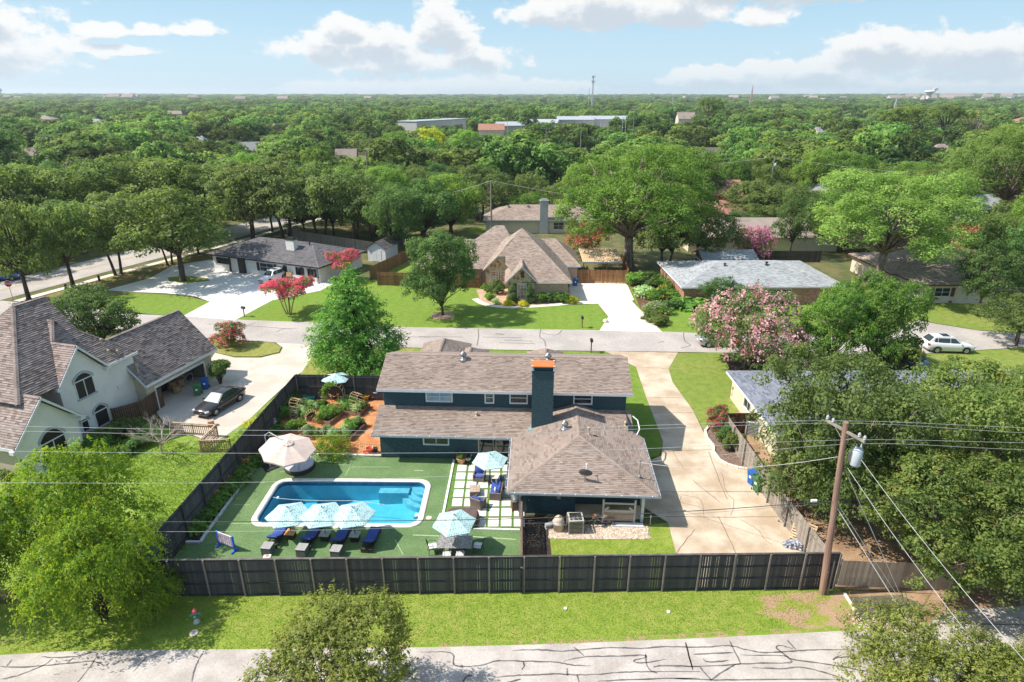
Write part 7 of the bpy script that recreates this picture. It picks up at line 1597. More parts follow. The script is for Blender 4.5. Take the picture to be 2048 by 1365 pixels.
# left: oaks along the side street
T('oak0', 'oak_tree', 'leafy oak with split trunk at the left street corner behind the stop sign', 'tree', 58, 600, 398, 165)
T('oak1', 'oak_tree', 'single trunked oak between the two grassy verges of the side street', 'tree', 147, 574, 408, 150)
T('live0', 'oak_tree', 'dark oak behind the grass island driveway, second from the big one', 'tree', 238, 550, 385, 165)
T('oak2', 'oak_tree', 'big oak standing on the small island in the pale driveway', 'tree', 366, 563, 376, 235)
for i, (k, u, vb, vt, w, lb) in enumerate((('live0', 505, 478, 322, 190, 'oak behind the left end of the white ranch house'), ('live1', 575, 482, 318, 200, 'oak with leaning trunks behind the chimney of the white ranch house'), ('live0', 645, 486, 325, 190, 'oak behind the right half of the white ranch house'), ('live1', 715, 490, 338, 185, 'dark oak behind the white garden shed'),
        ('oak0', 430, 470, 325, 200, 'broad oak above the driveway of the white ranch house'), ('oak1', 330, 470, 318, 210, 'wide oak left of the broad one above the driveway'), ('oak2', 240, 470, 312, 190, 'oak crowded over the side street, third from the left edge'), ('oak0', 150, 478, 335, 180, 'oak over the far side of the side street'), ('oak1', 40, 490, 330, 190, 'oak at the left edge beyond the side street'),
        ('ash0', 790, 512, 368, 120, 'dense green tree overhanging the white shed'), ('ash1', 850, 500, 355, 150, 'green tree behind the left roof of the stone house'), ('broad0', 905, 482, 345, 130, 'tree right behind the chimney pipe of the stone house'), ('live1', 960, 440, 330, 150, 'dark tree left of the house with the pale chimney'))):
    T(k, 'oak_tree' if k[0] in 'ol' else 'green_tree', lb, 'tree', u, vb, vt, w)
T('lawn_tree', 'lawn_tree', 'round shade tree standing alone on the striped lawn of the stone house', 'tree', 886, 632, 455, 156)
o = thing('tree_ring', 'circle of rose mulch under the lawn tree', 'mulch ring', G(886, 632)); mb = MB(); mb.lathe([(1.5, .0), (1.45, .09), (.2, .14)], 24); mb.build('mulch', MATS['bed_rose'], o)
T('cypress', 'cypress_tree', 'tall feathery conical cypress beside the rear garden fence', 'tree', 716, 744, 527, 200)
T('back_tree', 'green_tree', 'rounded dense tree behind the stucco house roof', 'tree', 208, 690, 574, 150)
T('hedge', 'boxwood_bush', 'clipped rounded boxwood bush beside the open garage', 'shrub', 444, 768, 716, 46)
T('red_shrub', 'crepe_myrtle', 'round crimson flowered shrub on the driveway island', 'shrub', 463, 693, 640, 68)
T('myrtle_hot', 'crepe_myrtle', 'spreading pink crepe myrtle on the lawn by the white driveway', 'tree', 578, 629, 556, 126, dz=0.)
T('myrtle_hot', 'crepe_myrtle', 'pink crepe myrtle at the right end of the white ranch house', 'tree', 693, 562, 502, 82)
T('myrtle_pink', 'crepe_myrtle', 'huge pale pink crepe myrtle beside the middle street', 'tree', 1497, 737, 566, 218)
T('myrtle_green', 'green_tree', 'tall bushy green tree right of the pale pink crepe myrtle', 'tree', 1655, 735, 562, 150)
T('myrtle_green', 'green_tree', 'broad bushy green tree left of the white parked car', 'tree', 1742, 738, 545, 150, rz=2.)
T('bush1', 'green_bush', 'smaller bush in front of the two tall green trees', 'shrub', 1790, 752, 672, 90)
T('syc1', 'tree', 'huge bright tree with a pale forked trunk beside the shelter', 'tree', 1258, 536, 285, 330)
T('live1', 'oak_tree', 'dark dense tree right of the huge bright one', 'tree', 1400, 530, 412, 150)
T('live0', 'oak_tree', 'dark tree overhanging the grey cottage roof', 'tree', 1330, 545, 400, 150)
T('syc0', 'tree', 'very large pale green tree with bare branches showing, right of the cottage', 'tree', 1752, 585, 338, 335)
T('ash0', 'green_tree', 'round green tree by the cottage front wall', 'tree', 1437, 618, 553, 84)
T('ash1', 'green_tree', 'medium tree standing in front of the tan house', 'tree', 1955, 632, 478, 130)
T('live0', 'oak_tree', 'low spreading tree behind the lilac bush', 'tree', 1505, 443, 362, 165)
T('ash0', 'green_tree', 'narrow dark tree right of the lilac bush', 'tree', 1578, 515, 385, 85)
T('myrtle_lilac', 'crepe_myrtle', 'lilac flowered crepe myrtle behind the cottage', 'tree', 1504, 525, 455, 78)
T('myrtle_far', 'crepe_myrtle', 'rust pink crepe myrtle between the stone house and the shelter', 'tree', 1170, 512, 442, 86)
T('myrtle_hot', 'crepe_myrtle', 'small red crepe myrtle near the red barn', 'tree', 1412, 435, 395, 40)
T('yellow', 'tree', 'tall yellow green open tree in the middle distance', 'tree', 868, 345, 252, 56)
T('broad1', 'tree', 'bright tree just right of the yellow green one', 'tree', 938, 340, 258, 70)
T('broad2', 'tree', 'bright tree just left of the yellow green one', 'tree', 790, 345, 262, 70)
T('poplar', 'tree', 'dark upright tree in front of the low white school', 'tree', 1057, 285, 206, 42)
T('pine0', 'pine_tree', 'open flat topped pine with a leaning bare trunk at the right', 'tree', 1795, 330, 208, 120)
T('pine0', 'pine_tree', 'second open pine right of the first', 'tree', 1880, 310, 205, 90, rz=2.)
T('pine0', 'pine_tree', 'tall pine right of the distant dormered roof', 'tree', 1415, 285, 192, 60, rz=1.)
T('bare', 'tree', 'thin grey half bare tree beside the far street', 'tree', 1035, 365, 285, 70)
T('bare', 'tree', 'half bare pale tree behind the pines at the right edge', 'tree', 1935, 310, 215, 70)
T('syc0', 'tree', 'large green tree at the far right beyond the tan house', 'tree', 1990, 470, 250, 260, rz=1.)
T('broad0', 'tree', 'tall green tree behind the huge bright one', 'tree', 1330, 420, 285, 190)
T('yellow', 'tree', 'yellowish tree at the right edge above the tan house', 'tree', 2035, 470, 362, 70)
T('live1', 'oak_tree', 'oak at the right edge beside the parked white car', 'tree', 2030, 690, 590, 150)
T('ash1', 'tree', 'tree at the right edge behind the tan house tree', 'tree', 2040, 610, 420, 130)
# the large oaks on the right
def big(key, lb, u, v, zc, r, h, rz=0., name='oak_tree'):
    c = G(u, v, zc); plant(key, name, lb, 'tree', (c.x, c.y, 0), h, r, rz)
big('near_oak', 'large oak whose crown covers the middle of the slate house roof', 1695, 850, 6.6, 6.0, 11.6, 0.)
big('near_oak2', 'large oak at the right edge beyond the utility pole', 1930, 850, 6.6, 6.2, 10.8, 1.3)
big('near_oak2', 'nearest large oak filling the right edge above the weathered fence', 1900, 1010, 5.2, 5.2, 8.0, 3.1)
big('near_oak', 'oak whose crown overhangs the grey driveway fence behind the utility pole', 1715, 935, 4.2, 3.8, 6.8, 4.2)
big('near_oak', 'oak branch crown low over the weathered fence at the far right', 2080, 1080, 4.2, 4.2, 7.0, 2.2)
big('near_oak2', 'oak at the right edge beside the corner lawn', 2060, 790, 6., 4.4, 8.4, .7)
big('near_oak', 'small oak leaning over the driveway fence near the bins', 1612, 925, 3.2, 2.7, 5.2, 5.2)
# left foreground
big('near_feather', 'bright feathery tree in front of the stucco house lawn', 165, 1130, 0., 4.0, 7.6, .3, 'feathery_tree')
big('near_feather2', 'bright drooping tree at the corner of the charcoal street fence', 210, 1240, 0., 3.3, 6.4, 1.5, 'feathery_tree')
big('near_feather2', 'feathery tree at the left edge beside the leaning pole', -40, 1215, 0., 3.1, 6.4, 2.6, 'feathery_tree')
big('near_feather', 'low feathery growth at the street fence corner', 300, 1185, 1.6, 1.6, 2.6, 4., 'feathery_shrub')
big('near_juniper', 'olive green juniper standing at the near edge of the front street', 668, 1350, 3.2, 3.2, 5.9, .5, 'juniper_tree')
big('near_juniper2', 'olive green juniper in the bottom right corner', 1880, 1380, 2.6, 3.5, 4.9, 2., 'juniper_tree')
big('near_juniper', 'juniper at the right edge in the bottom corner', 2070, 1375, 2.8, 2.6, 4.9, 4., 'juniper_tree')
# bare tree on the neighbour's slope
def bare_tree():
    rr = random.Random(4); b = G(325, 908); t = thing('bare_tree', 'small leafless grey tree on the neighbour slope by the rail fence', 'tree', b); m_ = MB()
    def grow(p, d, L, r, lv):
        q = p + d * L; m_.tube([p, p.lerp(q, .5) + Vector((rr.uniform(-.05, .05), rr.uniform(-.05, .05), 0)), q], [r, r * .8, r * .55], 5, False)
        if lv == 0: return
        for k in range(4 if lv > 1 else 3):
            a = rr.uniform(0, 6.28); e = (d + Vector((math.cos(a), math.sin(a), rr.uniform(-.1, .35))) * rr.uniform(.45, .85)).normalized(); grow(p.lerp(q, rr.uniform(.55, 1.)), e, L * rr.uniform(.55, .8), r * .5, lv - 1)
    grow(Vector((0, 0, 0)), Vector((.03, 0, 1)), .95, .07, 1)
    for k in range(7):
        a = k * .9; grow(Vector((.03, 0, .75 + .05 * k)), Vector((math.cos(a), math.sin(a), .75)).normalized(), 1.25, .045, 3)
    m_.build('branches', M('bark_grey', (.46, .38, .34), .9, (.36, .29, .26), 6.), t, True)
bare_tree()
# shrubs and beds
for i, (k, u, v, h, r, lb) in enumerate((('bush1', 232, 880, 1.5, 1.2, 'dark shrub against the stucco wall below the small window'), ('bush1', 262, 868, 1.4, 1.2, 'dark shrub against the stucco wall right of the lower arched window'), ('bush0', 285, 890, 1.2, 1.1, 'green shrub left of the bare tree'), ('bush0', 195, 900, 1.5, 1.3, 'shrub at the corner of the stucco gable'), ('bush2', 262, 905, 1.0, .9, 'orange tinged low shrub near the bare tree'), ('bush1', 30, 960, 1.3, 1.1, 'shrub beside the patio chair at the stucco house'),
      ('column', 1024, 607, 3.0, .6, 'tall narrow evergreen left of the shuttered window'), ('column', 1061, 607, 3.0, .6, 'tall narrow evergreen right of the shuttered window'), ('gold', 1016, 611, .9, .7, 'golden globe shrub left in the bed of the stone house'), ('gold', 1047, 612, .9, .7, 'golden globe shrub right of the path bend'), ('gold', 1143, 606, 1.2, .9, 'golden shrub at the driveway corner of the stone house'),
      ('bush0', 1085, 605, 1.5, 1.0, 'green shrub under the brick wall, left one'), ('bush2', 1102, 604, 1.4, 1.0, 'green shrub under the brick wall, middle one'), ('bush0', 1124, 605, 1.6, 1.1, 'green shrub under the brick wall, right one'), ('bush0', 980, 600, 1.1, .9, 'spiky shrub near the stone gable'), ('veg_pale', 992, 607, .8, .7, 'pale grass clump in the rose mulch bed'), ('bush2', 996, 588, 2.2, 1.0, 'young leafy shrub in front of the twin windows'), ('bush0', 975, 585, 1.4, .9, 'shrub at the porch of the stone house'))):
    plant(k, 'shrub', lb, 'shrub', G(u, v), h, r)
cb_lbl = ('tall pale plant by the wooden gate corner', 'silvery plant behind the driveway edge', 'tall leafy plant beside the gate', 'wild green plant near the cottage wall', 'yellow flowered plant by the cottage wall', 'soft green mound at the driveway bend', 'green mound right of the driveway', 'pink flowered mound at the bed tip', 'low round mound at the bed tip', 'leafy clump left of the cottage window', 'striped leaf clump below the cottage', 'striped leaf clump under the round tree', 'bright low hedge before the cottage', 'dark mound by the driveway corner', 'tall flower stalks in the cottage bed', 'green clump at the cottage corner', 'rounded bush at the cottage corner', 'pale bush in the middle of the cottage bed')
for i, (k, u, v, h, r) in enumerate((('bush0', 1268, 570, 2.2, 1.5), ('veg_pale', 1282, 566, 1.8, 1.5), ('bush2', 1300, 572, 2.2, 1.6), ('bush0', 1318, 575, 2., 1.5), ('veg_flower', 1334, 590, 2.4, 1.3), ('veg_pale', 1290, 592, 1.7, 1.9), ('bush0', 1310, 600, 1.7, 1.7), ('veg_flower', 1330, 628, 1.1, 1.4), ('bush1', 1318, 648, 1.2, 1.4), ('bush0', 1352, 600, 1.6, 1.4), ('lily', 1375, 615, 1.3, 1.6), ('lily', 1400, 617, 1.3, 1.6), ('bush0', 1385, 606, 1.2, 1.6), ('bush1', 1300, 640, 1.3, 1.2), ('veg_flower', 1322, 606, 2.4, 1.1), ('bush2', 1345, 618, 1.4, 1.3), ('gold', 1372, 598, 1.4, 1.3), ('veg_pale', 1308, 622, 1.5, 1.5))):
    plant(k, 'bed_plant', cb_lbl[i], 'plant', G(u, v), h, r)
for i, (u, v) in enumerate(((1862, 603), (1895, 603), (1925, 602))): plant('bush1', 'shrub', ('yellow green shrub at the corner of the tan house', 'low dark shrub under the tan house window', 'low dark shrub right of the tan house window')[i], 'shrub', G(u, v), .9, .9)
plant('gold', 'grass_clump', 'weedy green strip between the neighbour driveway and the charcoal fence', 'plant', G(520, 850), .5, 1.2)

# ------------------------------------------------------------------ the canopy: individual trees to the middle distance, then one far wood
def blocked(x, y, r):
    for (x0, x1, y0, y1) in KEEP:
        if x0 - r < x < x1 + r and y0 - r < y < y1 + r: return True
    for p in cl:
        if (p.x - x) ** 2 + (p.y - y) ** 2 < (5.5 + r * .4) ** 2: return True
    return False
KEEP = [(-64, 30, 0, 75), (-50, -19, 60, 112), (-19, 25, 60, 106), (12, 64, 56, 100), (-9, 26, 100, 129), (20, 50, 100, 118), (40, 90, 40, 76)]
KEEP += [(-110, -40, 50, 84), (-12, 14, 150, 175), (15, 36, 330, 380), (20, 60, 250, 300)]
placed = []
# windows through the canopy where the photograph shows roofs, lots and lawns: (u0, u1, lowest line the trees in front may reach, depth)
VIS = [(806, 910, 258, 395), (950, 1012, 270, 400), (1000, 1112, 254, 440), (1120, 1240, 246, 480), (1345, 1392, 246, 620), (1400, 1475, 392, 150), (1395, 1450, 425, 136), (1615, 1765, 372, 158), (75, 125, 246, 620), (335, 380, 234, 800), (1680, 1735, 240, 640), (185, 225, 250, 560), (1625, 1655, 268, 420), (485, 515, 300, 330), (545, 575, 262, 430), (1865, 1895, 300, 330), (1385, 1418, 310, 300), (45, 75, 310, 300), (680, 705, 310, 300), (2020, 2048, 250, 620), (765, 790, 292, 330), (395, 415, 285, 350), (1190, 1270, 262, 330), (1140, 1180, 300, 250), (1240, 1262, 262, 330), (730, 750, 330, 150), (1530, 1545, 350, 150), (1440, 1560, 470, 112), (965, 1190, 462, 113), (1900, 1990, 440, 140), (1905, 1950, 497, 112), (0, 30, 440, 150), (168, 190, 402, 125), (795, 812, 420, 112)]
def hides(x, y, r, h):
    zc_ = y * CP - (h * .93 - CAM_H) * SP; u = 1024 + CAM_F * x / zc_; ru = r * .8 * CAM_F / zc_
    v = 682.5 + CAM_F * (-(h * .93 - CAM_H) * CP - y * SP) / zc_
    return any(y < D and u + ru > a and u - ru < b and v < lim for a, b, lim, D in VIS)
def ok(x, y, d):
    for a, b in placed:
        if (a - x) ** 2 + (b - y) ** 2 < d * d: return False
    return True
for o in list(C.objects):
    if o.get('category') == 'tree': placed.append((o.location.x, o.location.y))
rr = random.Random(12); keys = ['broad0', 'broad1', 'broad2', 'oak0', 'oak1', 'oak2', 'live0', 'ash0', 'ash1', 'live1']
protoroots = {}; cnt = 0
zone = lambda x, y: ('left' if x / y < -.28 else 'right' if x / y > .28 else 'middle') 
desc = {'b': 'bright green tree', 'o': 'dull green oak', 'l': 'dark spreading oak', 'a': 'dense mid green tree'}
cand = []
for _ in range(9000):
    y = 78 + 200 * rr.random() ** 1.25; x = rr.uniform(-1, 1) * (y * .86 + 12); cand.append((x, y))
cand.sort(key=lambda p: p[1])
for x, y in cand:
    if cnt >= 262: break
    k = keys[rr.randrange(len(keys))]; r = rr.uniform(4.2, 6.6)
    if blocked(x, y, r * .75) or not ok(x, y, r * 1.25): continue
    h = rr.uniform(6.0, 12.5) * (1.1 if k[0] == 'b' else .85)
    if hides(x, y, r, h):
        h *= .62; r *= .75
        if hides(x, y, r, h): continue
    placed.append((x, y)); cnt += 1
    u_ = 1024 + CAM_F * x / (y * CP + (CAM_H - h) * SP)
    lb = ('low ' if h < 7.5 else 'tall ' if h > 11 else '') + desc[k[0]] + ' in the ' + ('nearest' if y < 112 else 'second' if y < 145 else 'middle' if y < 190 else 'back') + ' rows ' + next(n_ for lim, n_ in ((60, 'at the left edge'), (220, 'above the left street corner'), (420, 'above the side street oaks'), (600, 'above the white ranch house'), (760, 'above the white garden shed'), (900, 'above the round lawn tree'), (1030, 'above the stone house'), (1200, 'above the pale chimney'), (1400, 'above the huge bright tree'), (1580, 'above the grey cottage'), (1720, 'left of the largest pale tree'), (1900, 'behind the largest pale tree'), (9999, 'at the right edge')) if u_ < lim)
    if k not in protoroots: protoroots[k] = plant(k, 'canopy_tree', lb, 'tree', (x, y, 0), h, r, group='trees of the canopy beyond the street')
    else: p = PROTO[k]; dup(protoroots[k], (x, y, 0), rr.uniform(0, 6.28), lb, (r / p['R'], r / p['R'], h / p['H']))
YMAX = max(p[1] for p in placed[-60:])
# far wood: tree crowns scattered as instances to the horizon
def far_wood():
    pts, scl, rot, idx = [], [], [], []; r2 = random.Random(31)
    def terr(r): return -.03 if r < 1400 else max(0, (r - 1400) / 7600) * 34
    y = 100.
    for _ in range(24000):
        f = r2.random(); y = 120 * (5600 / 120.) ** (f ** .72); x = r2.uniform(-.98, .98) * (y * .84 + 25)
        rad = math.hypot(x, y)
        if y < 340:
            if blocked(x, y, 4) : continue
            if y < YMAX + 6 and not ok(x, y, 7.): continue
            if not ok(x, y, 6.5): continue
            placed.append((x, y))
        if any(abs(x - a) < b and abs(y - c) < d for a, b, c, d in CLEAR): continue
        s = r2.uniform(.7, 1.5) * (1 + max(0, (y - 700)) / 1600.)
        if y < 800 and hides(x, y, 6. * s, 9.6 * s):
            s *= .55
            if hides(x, y, 5.5 * s, 9.6 * s): continue
        pts.append((x, y, terr(rad) - .2)); scl.append((s * r2.uniform(.9, 1.3), s * r2.uniform(.9, 1.3), s * r2.uniform(.75, 1.15) / (1 + max(0, y - 700) / 2500.))); rot.append(r2.uniform(0, 6.28))
    return pts, scl, rot
CLEAR = [(-14, 26, 405, 32), (20, 50, 420, 30), (75, 40, 470, 30), (30, 22, 280, 18), (95, 18, 330, 20), (-68, 30, 372, 26)]
pts, scl, rot = far_wood()
me = bpy.data.meshes.new('far_wood'); me.from_pydata(pts, [], [])
a = me.attributes.new('sc', 'FLOAT_VECTOR', 'POINT'); a.data.foreach_set('vector', [c for s in scl for c in s])
a = me.attributes.new('rz', 'FLOAT', 'POINT'); a.data.foreach_set('value', rot)
fw = OB('far_wood', me); fw['kind'] = 'stuff'
fo = []
for i in range(4):
    # the instanced crowns are four real trees at the near edge of the far wood
    x, y = ((-150, 300), (-60, 330), (120, 310), (190, 300))[i]
    t = plant('far%d' % i, 'canopy_tree', ('dark green tree at the near edge of the far wood, leftmost of four', 'green tree at the near edge of the far wood left of the school', 'green tree at the near edge of the far wood right of the parking lot', 'green tree at the near edge of the far wood, rightmost of four')[i], 'tree', (x, y, 0), 10, 5.6, 0.)
    fo.append([c for c in t.children if c.name.startswith('crown')][0])
ng = bpy.data.node_groups.new('scatter', 'GeometryNodeTree'); ng.interface.new_socket('Geometry', in_out='INPUT', socket_type='NodeSocketGeometry'); ng.interface.new_socket('Geometry', in_out='OUTPUT', socket_type='NodeSocketGeometry')
N = ng.nodes; gi, go = N.new('NodeGroupInput'), N.new('NodeGroupOutput'); iop = N.new('GeometryNodeInstanceOnPoints'); g2 = N.new('GeometryNodeGeometryToInstance')
for o in fo:
    oi = N.new('GeometryNodeObjectInfo'); oi.inputs['Object'].default_value = o; oi.transform_space = 'ORIGINAL'; ng.links.new(oi.outputs['Geometry'], g2.inputs[0])
na = N.new('GeometryNodeInputNamedAttribute'); na.data_type = 'FLOAT_VECTOR'; na.inputs[0].default_value = 'sc'; nr = N.new('GeometryNodeInputNamedAttribute'); nr.data_type = 'FLOAT'; nr.inputs[0].default_value = 'rz'; cx_ = N.new('ShaderNodeCombineXYZ')
ng.links.new(nr.outputs[0], cx_.inputs[2]); ng.links.new(gi.outputs[0], iop.inputs['Points']); ng.links.new(g2.outputs[0], iop.inputs['Instance']); iop.inputs['Pick Instance'].default_value = True
ng.links.new(na.outputs[0], iop.inputs['Scale']); ng.links.new(cx_.outputs[0], iop.inputs['Rotation']); ng.links.new(iop.outputs[0], go.inputs[0])
md = fw.modifiers.new('scatter', 'NODES'); md.node_group = ng

# ------------------------------------------------------------------ cars
rub = M('rubber', (.02, .02, .02), .8); rim = M('alloy', (.45, .46, .48), .3, (.38, .39, .4), 4., metal=.8); cg = glass_mat('car_glass', (.03, .04, .045), .05)
lampm = M('headlamp', (.62, .64, .66), .15); tailm = M('tail_lamp', (.45, .02, .02), .2)
def car(label, p, ang, paint, L=4.8, W=1.84, Hh=1.45, kind='sedan', group=None, cat='car', wind=None):
    """front towards +x"""
    t = thing('parked_car', label, cat, p, ang, group); k = L / 4.8; hk = Hh / 1.45; hw = W / 2; suv = kind == 'suv'
    st = [(2.40, .42, .60, .62), (2.30, .28, .72, .80), (1.95, .22, .80, .90), (1.30, .20, .90, .97), (.6, .19, .96, 1.), (-.6, .19, .99, 1.), (-1.5, .20, 1.03, .98), (-2.0, .24, 1.04 if not suv else 1.08, .94), (-2.30, .30, .98, .86), (-2.40, .42, .86, .72)]
    rings = []
    for x, z0, z1, w in st:
        x *= k; z0 *= hk; z1 *= hk; y = hw * w; zm = z0 + (z1 - z0) * .55
        rings.append([Vector((x, yy, zz2)) for yy, zz2 in ((-y * .82, z0), (-y * .98, z0 + .08), (-y, zm), (-y * .97, z1 - .10), (-y * .84, z1 - .01), (0, z1 + .02), (y * .84, z1 - .01), (y * .97, z1 - .10), (y, zm), (y * .98, z0 + .08), (y * .82, z0))])
    m_ = MB(); m_.loft(rings, True, True, True); m_.build('body', paint, t, True)
    A, B, Cc, D = (1.0, .3, -1.78, -2.28) if suv else (1.0, .15, -1.05, -1.85)
    A, B, Cc, D = A * k, B * k, Cc * k, D * k; zb = .93 * hk; zt = Hh; yb, yt = hw * .88, hw * .66
    fr2 = [(A, zb - .03, yb), (B, zt - .05, yt), (B - .35, zt, yt), (Cc + .2, zt - .01, yt), (Cc, zt - .05, yt), (D, zb + .06, yb * .92)]
    m_ = MB(); n = len(fr2)
    m_.loft([[Vector((x, -y, z)), Vector((x, -y * .5, z + .025)), Vector((x, y * .5, z + .025)), Vector((x, y, z))] for x, z, y in fr2], False)
    for s in (-1, 1): m_.face([Vector((x, s * y, z)) for x, z, y in fr2] if s < 0 else [Vector((x, s * y, z)) for x, z, y in reversed(fr2)])
    m_.build('cabin', paint, t)
    def q(pts, nm, mt): m2 = MB(); m2.face(pts); m2.build(nm, mt, t)
    lp = lambda a, b, f: tuple(a[i] + (b[i] - a[i]) * f for i in range(3))
    F = [(x, y, z) for x, z, y in fr2]
    def strip(a, b, ins, out):
        c = [Vector((a[0], -a[1] * ins, a[2])), Vector((a[0], a[1] * ins, a[2])), Vector((b[0], b[1] * ins, b[2])), Vector((b[0], -b[1] * ins, b[2]))]
        nrm = (c[1] - c[0]).cross(c[2] - c[0]).normalized(); nrm = nrm if nrm.z > 0 else -nrm; cc = sum(c, Vector()) / 4; bulge = .03
        return [cc + (p - cc) * .93 + nrm * out for p in c]
    q(strip(F[0], F[1], .95, .035), 'windscreen', wind or cg); q(strip(F[5], F[4], .93, .035), 'rear_window', cg)
    if suv: q([Vector((x, y, zt + .03)) for x, y in ((B - .45, -yt * .7), (B - .45, yt * .7), (B - 1.25, yt * .7), (B - 1.25, -yt * .7))], 'sunroof', cg)
    for s in (-1, 1):
        for xa, xb, za, zc in ((A - .28, B - .52 * k, .04, .06), (B - .60 * k, Cc + .35 * k, .04, .06), (Cc + .27 * k, D + .42, .05, .12)):
            def pt(x, f): y = yb + (yt - yb) * f; return Vector((x, s * (y + .012), zb + .02 + (zt - zb - .06) * f))
            xt = lambda x: min(max(x, Cc + .05), B - .1); pts = [pt(xa, .05), pt(xb, .05), pt(xt(xb), .86), pt(xt(xa), .86)]
            q(pts if s < 0 else list(reversed(pts)), 'side_window', cg)
        m2 = MB(); m2.rbox((A - .25, s * (hw + .06), zb + .07), (.14, .2, .13), .04); m2.build('mirror', paint, t)
        m2 = MB(); m2.box((2.2 * k, s * hw * .66, .66 * hk), (.3, .36, .13), rz=-s * .35); m2.build('headlight', lampm, t)
        m2 = MB(); m2.box((-2.28 * k, s * hw * .72, .83 * hk), (.2, .34, .16), rz=s * .35); m2.build('tail_light', tailm, t)
        for x_ in (1.45 * k, -1.42 * k):
            r_ = .33 if not suv else .37; m2 = MB(); m2.lathe([(r_ * .62, -.1), (r_ * .94, -.1), (r_, -.06), (r_, .06), (r_ * .94, .1), (r_ * .62, .1)], 18, cap0=False, cap1=False); m2.v = [(x_ + a, s * (hw - .09) + c, r_ + b) for a, b, c in m2.v]; w_ = m2.build('wheel', rub, t, True)
            m2 = MB(); m2.lathe([(r_ * .64, .085), (r_ * .56, .07), (.06, .075), (.02, .09)], 14, cap0=False); m2.v = [(x_ + a, s * (hw - .09 + c), r_ + b) for a, b, c in m2.v]; m2.build('rim', rim, w_)
            m2 = MB(); m2.tube([(x_ + (r_ + .05) * math.cos(R(a)), s * (hw - .012), r_ + (r_ + .05) * math.sin(R(a))) for a in range(0, 181, 20)], .035, 5); m2.build('wheel_arch', M('arch_black', (.03, .03, .032), .6), t)
    m2 = MB(); m2.box((2.36 * k, 0, .52 * hk), (.1, hw * 1.0, .16)); m2.build('grille', metal_d, t)
    m2 = MB(); m2.box((-2.4 * k, 0, .66 * hk), (.05, .5, .14)); m2.build('number_plate', white_paint, t)
    return t
def paint(name, c, rough=.22, metal=.0):
    m, t, p = base_mat(name); p.inputs['Base Color'].default_value = c4(c); p.inputs['Roughness'].default_value = rough; p.inputs['Metallic'].default_value = metal; p.inputs['Coat Weight'].default_value = .6; p.inputs['Coat Roughness'].default_value = .05; MATS[name] = m; return m
pb, pwh, pbl, pgr = paint('paint_black', (.045, .04, .038), .25, .3), paint('paint_white', (.68, .68, .68)), paint('paint_blue', (.03, .10, .42)), paint('paint_silver', (.42, .43, .45), .3, .5)
def car_px(label, f, r, pnt, **kw):
    a, b = G(*f), G(*r); d = a - b; return car(label, (a + b) / 2, math.atan2(d.y, d.x), pnt, **kw)
car_px('black sedan parked in front of the open garage', (412, 832), (470, 797), pb, Hh=1.47, wind=M('sunshade', (.42, .50, .55), .25, (.2, .26, .3), 3.))
car_px('white sport utility vehicle parked at the kerb of the corner lawn', (1938, 703), (1846, 700), pwh, L=4.9, W=1.95, Hh=1.75, kind='suv')
car('blue car parked in the driveway under the bushy green trees', G(1820, 726), R(80), pbl)
car_px('white sport utility vehicle in front of the white ranch house', (518, 572), (572, 553), pwh, L=4.6, W=1.85, Hh=1.68, kind='suv')
car_px('black sedan behind the white vehicle at the ranch house', (605, 572), (566, 577), pb)
car('blue car at the left edge on the side street', G(8, 560), R(15), pbl); car('blue pickup on the far street in the middle distance', G(978, 298), R(80), pbl, L=5.4, Hh=1.8, kind='suv')
for i, (u, v) in enumerate(((940, 254), (950, 255), (962, 256), (975, 254), (985, 255), (996, 256), (968, 252), (955, 252))): car('small parked car in the distant school parking lot', G(u, v), R(80), (pwh, pgr, pb, pwh, pbl, pwh, pgr, pwh)[i], group='cars in the distant parking lot')
car('grey car parked on the middle street behind the pale pink crepe myrtle', G(1437, 690), R(2), pgr)

# ------------------------------------------------------------------ poles and wires
pole_m = M('pole_wood', (.36, .22, .165), .9, (.23, .14, .11), 3., bump=.6, bscale=30, stretch=(1, 1, .12)); pole_gm = M('pole_grey', (.30, .265, .24), .9, (.22, .19, .17), 3., bump=.5, stretch=(1, 1, .12)); wire_m = M('wire', (.42, .42, .42), .5); cable_m = M('cable', (.05, .05, .055), .6); tran = M('transformer_grey', (.48, .53, .58), .45, (.43, .47, .52), 2.)
def GY(u, v, Y):
    x = (u - 1024.) / CAM_F; y = (v - 682.5) / CAM_F; t_ = Y / (CP - y * SP); return Vector((x * t_, Y, CAM_H + t_ * (-SP - y * CP)))
pbse = G(1645, 1187); PY = pbse.y; ptop = GY(1692, 845, PY)
t = thing('utility_pole', 'brown wooden utility pole with a grey transformer in front of the charcoal fence', 'utility pole', pbse)
rel = lambda p: tuple(Vector(p) - pbse)
m_ = MB(); m_.tube([(0, 0, -.2), rel(pbse.lerp(ptop, .5)), rel(ptop)], [.185, .155, .125], 12); m_.build('shaft', pole_m, t)
ac_ = GY(1690, 862, PY); ad = Vector((.36, -.93, 0)).normalized(); m_ = MB(); m_.box(rel(ac_), (2.3, .10, .12), math.atan2(ad.y, ad.x)); m_.build('crossarm', pole_gm, t)
for f in (-1.1, -.75, .8, 1.1): q = ac_ + ad * f; m_ = MB(); m_.lathe([(.03, 0), (.075, .06), (.05, .1), (.08, .15), (.04, .24)], 8, rel(q + Vector((0, 0, .07)))); m_.build('insulator', trim_grey, t)
for sg in (-1, 1): m_ = MB(); m_.tube([rel(ac_ + ad * (.7 * sg)), rel(ac_ + Vector((0, 0, -.55)))], .02, 5); m_.build('brace', pole_gm, t)
tq = GY(1709, 930, PY - .1); m_ = MB(); m_.lathe([(.24, 0), (.26, .05), (.26, .82), (.2, .92), (.05, .95)], 16, rel(tq)); tr_ = m_.build('transformer', tran, t, True)
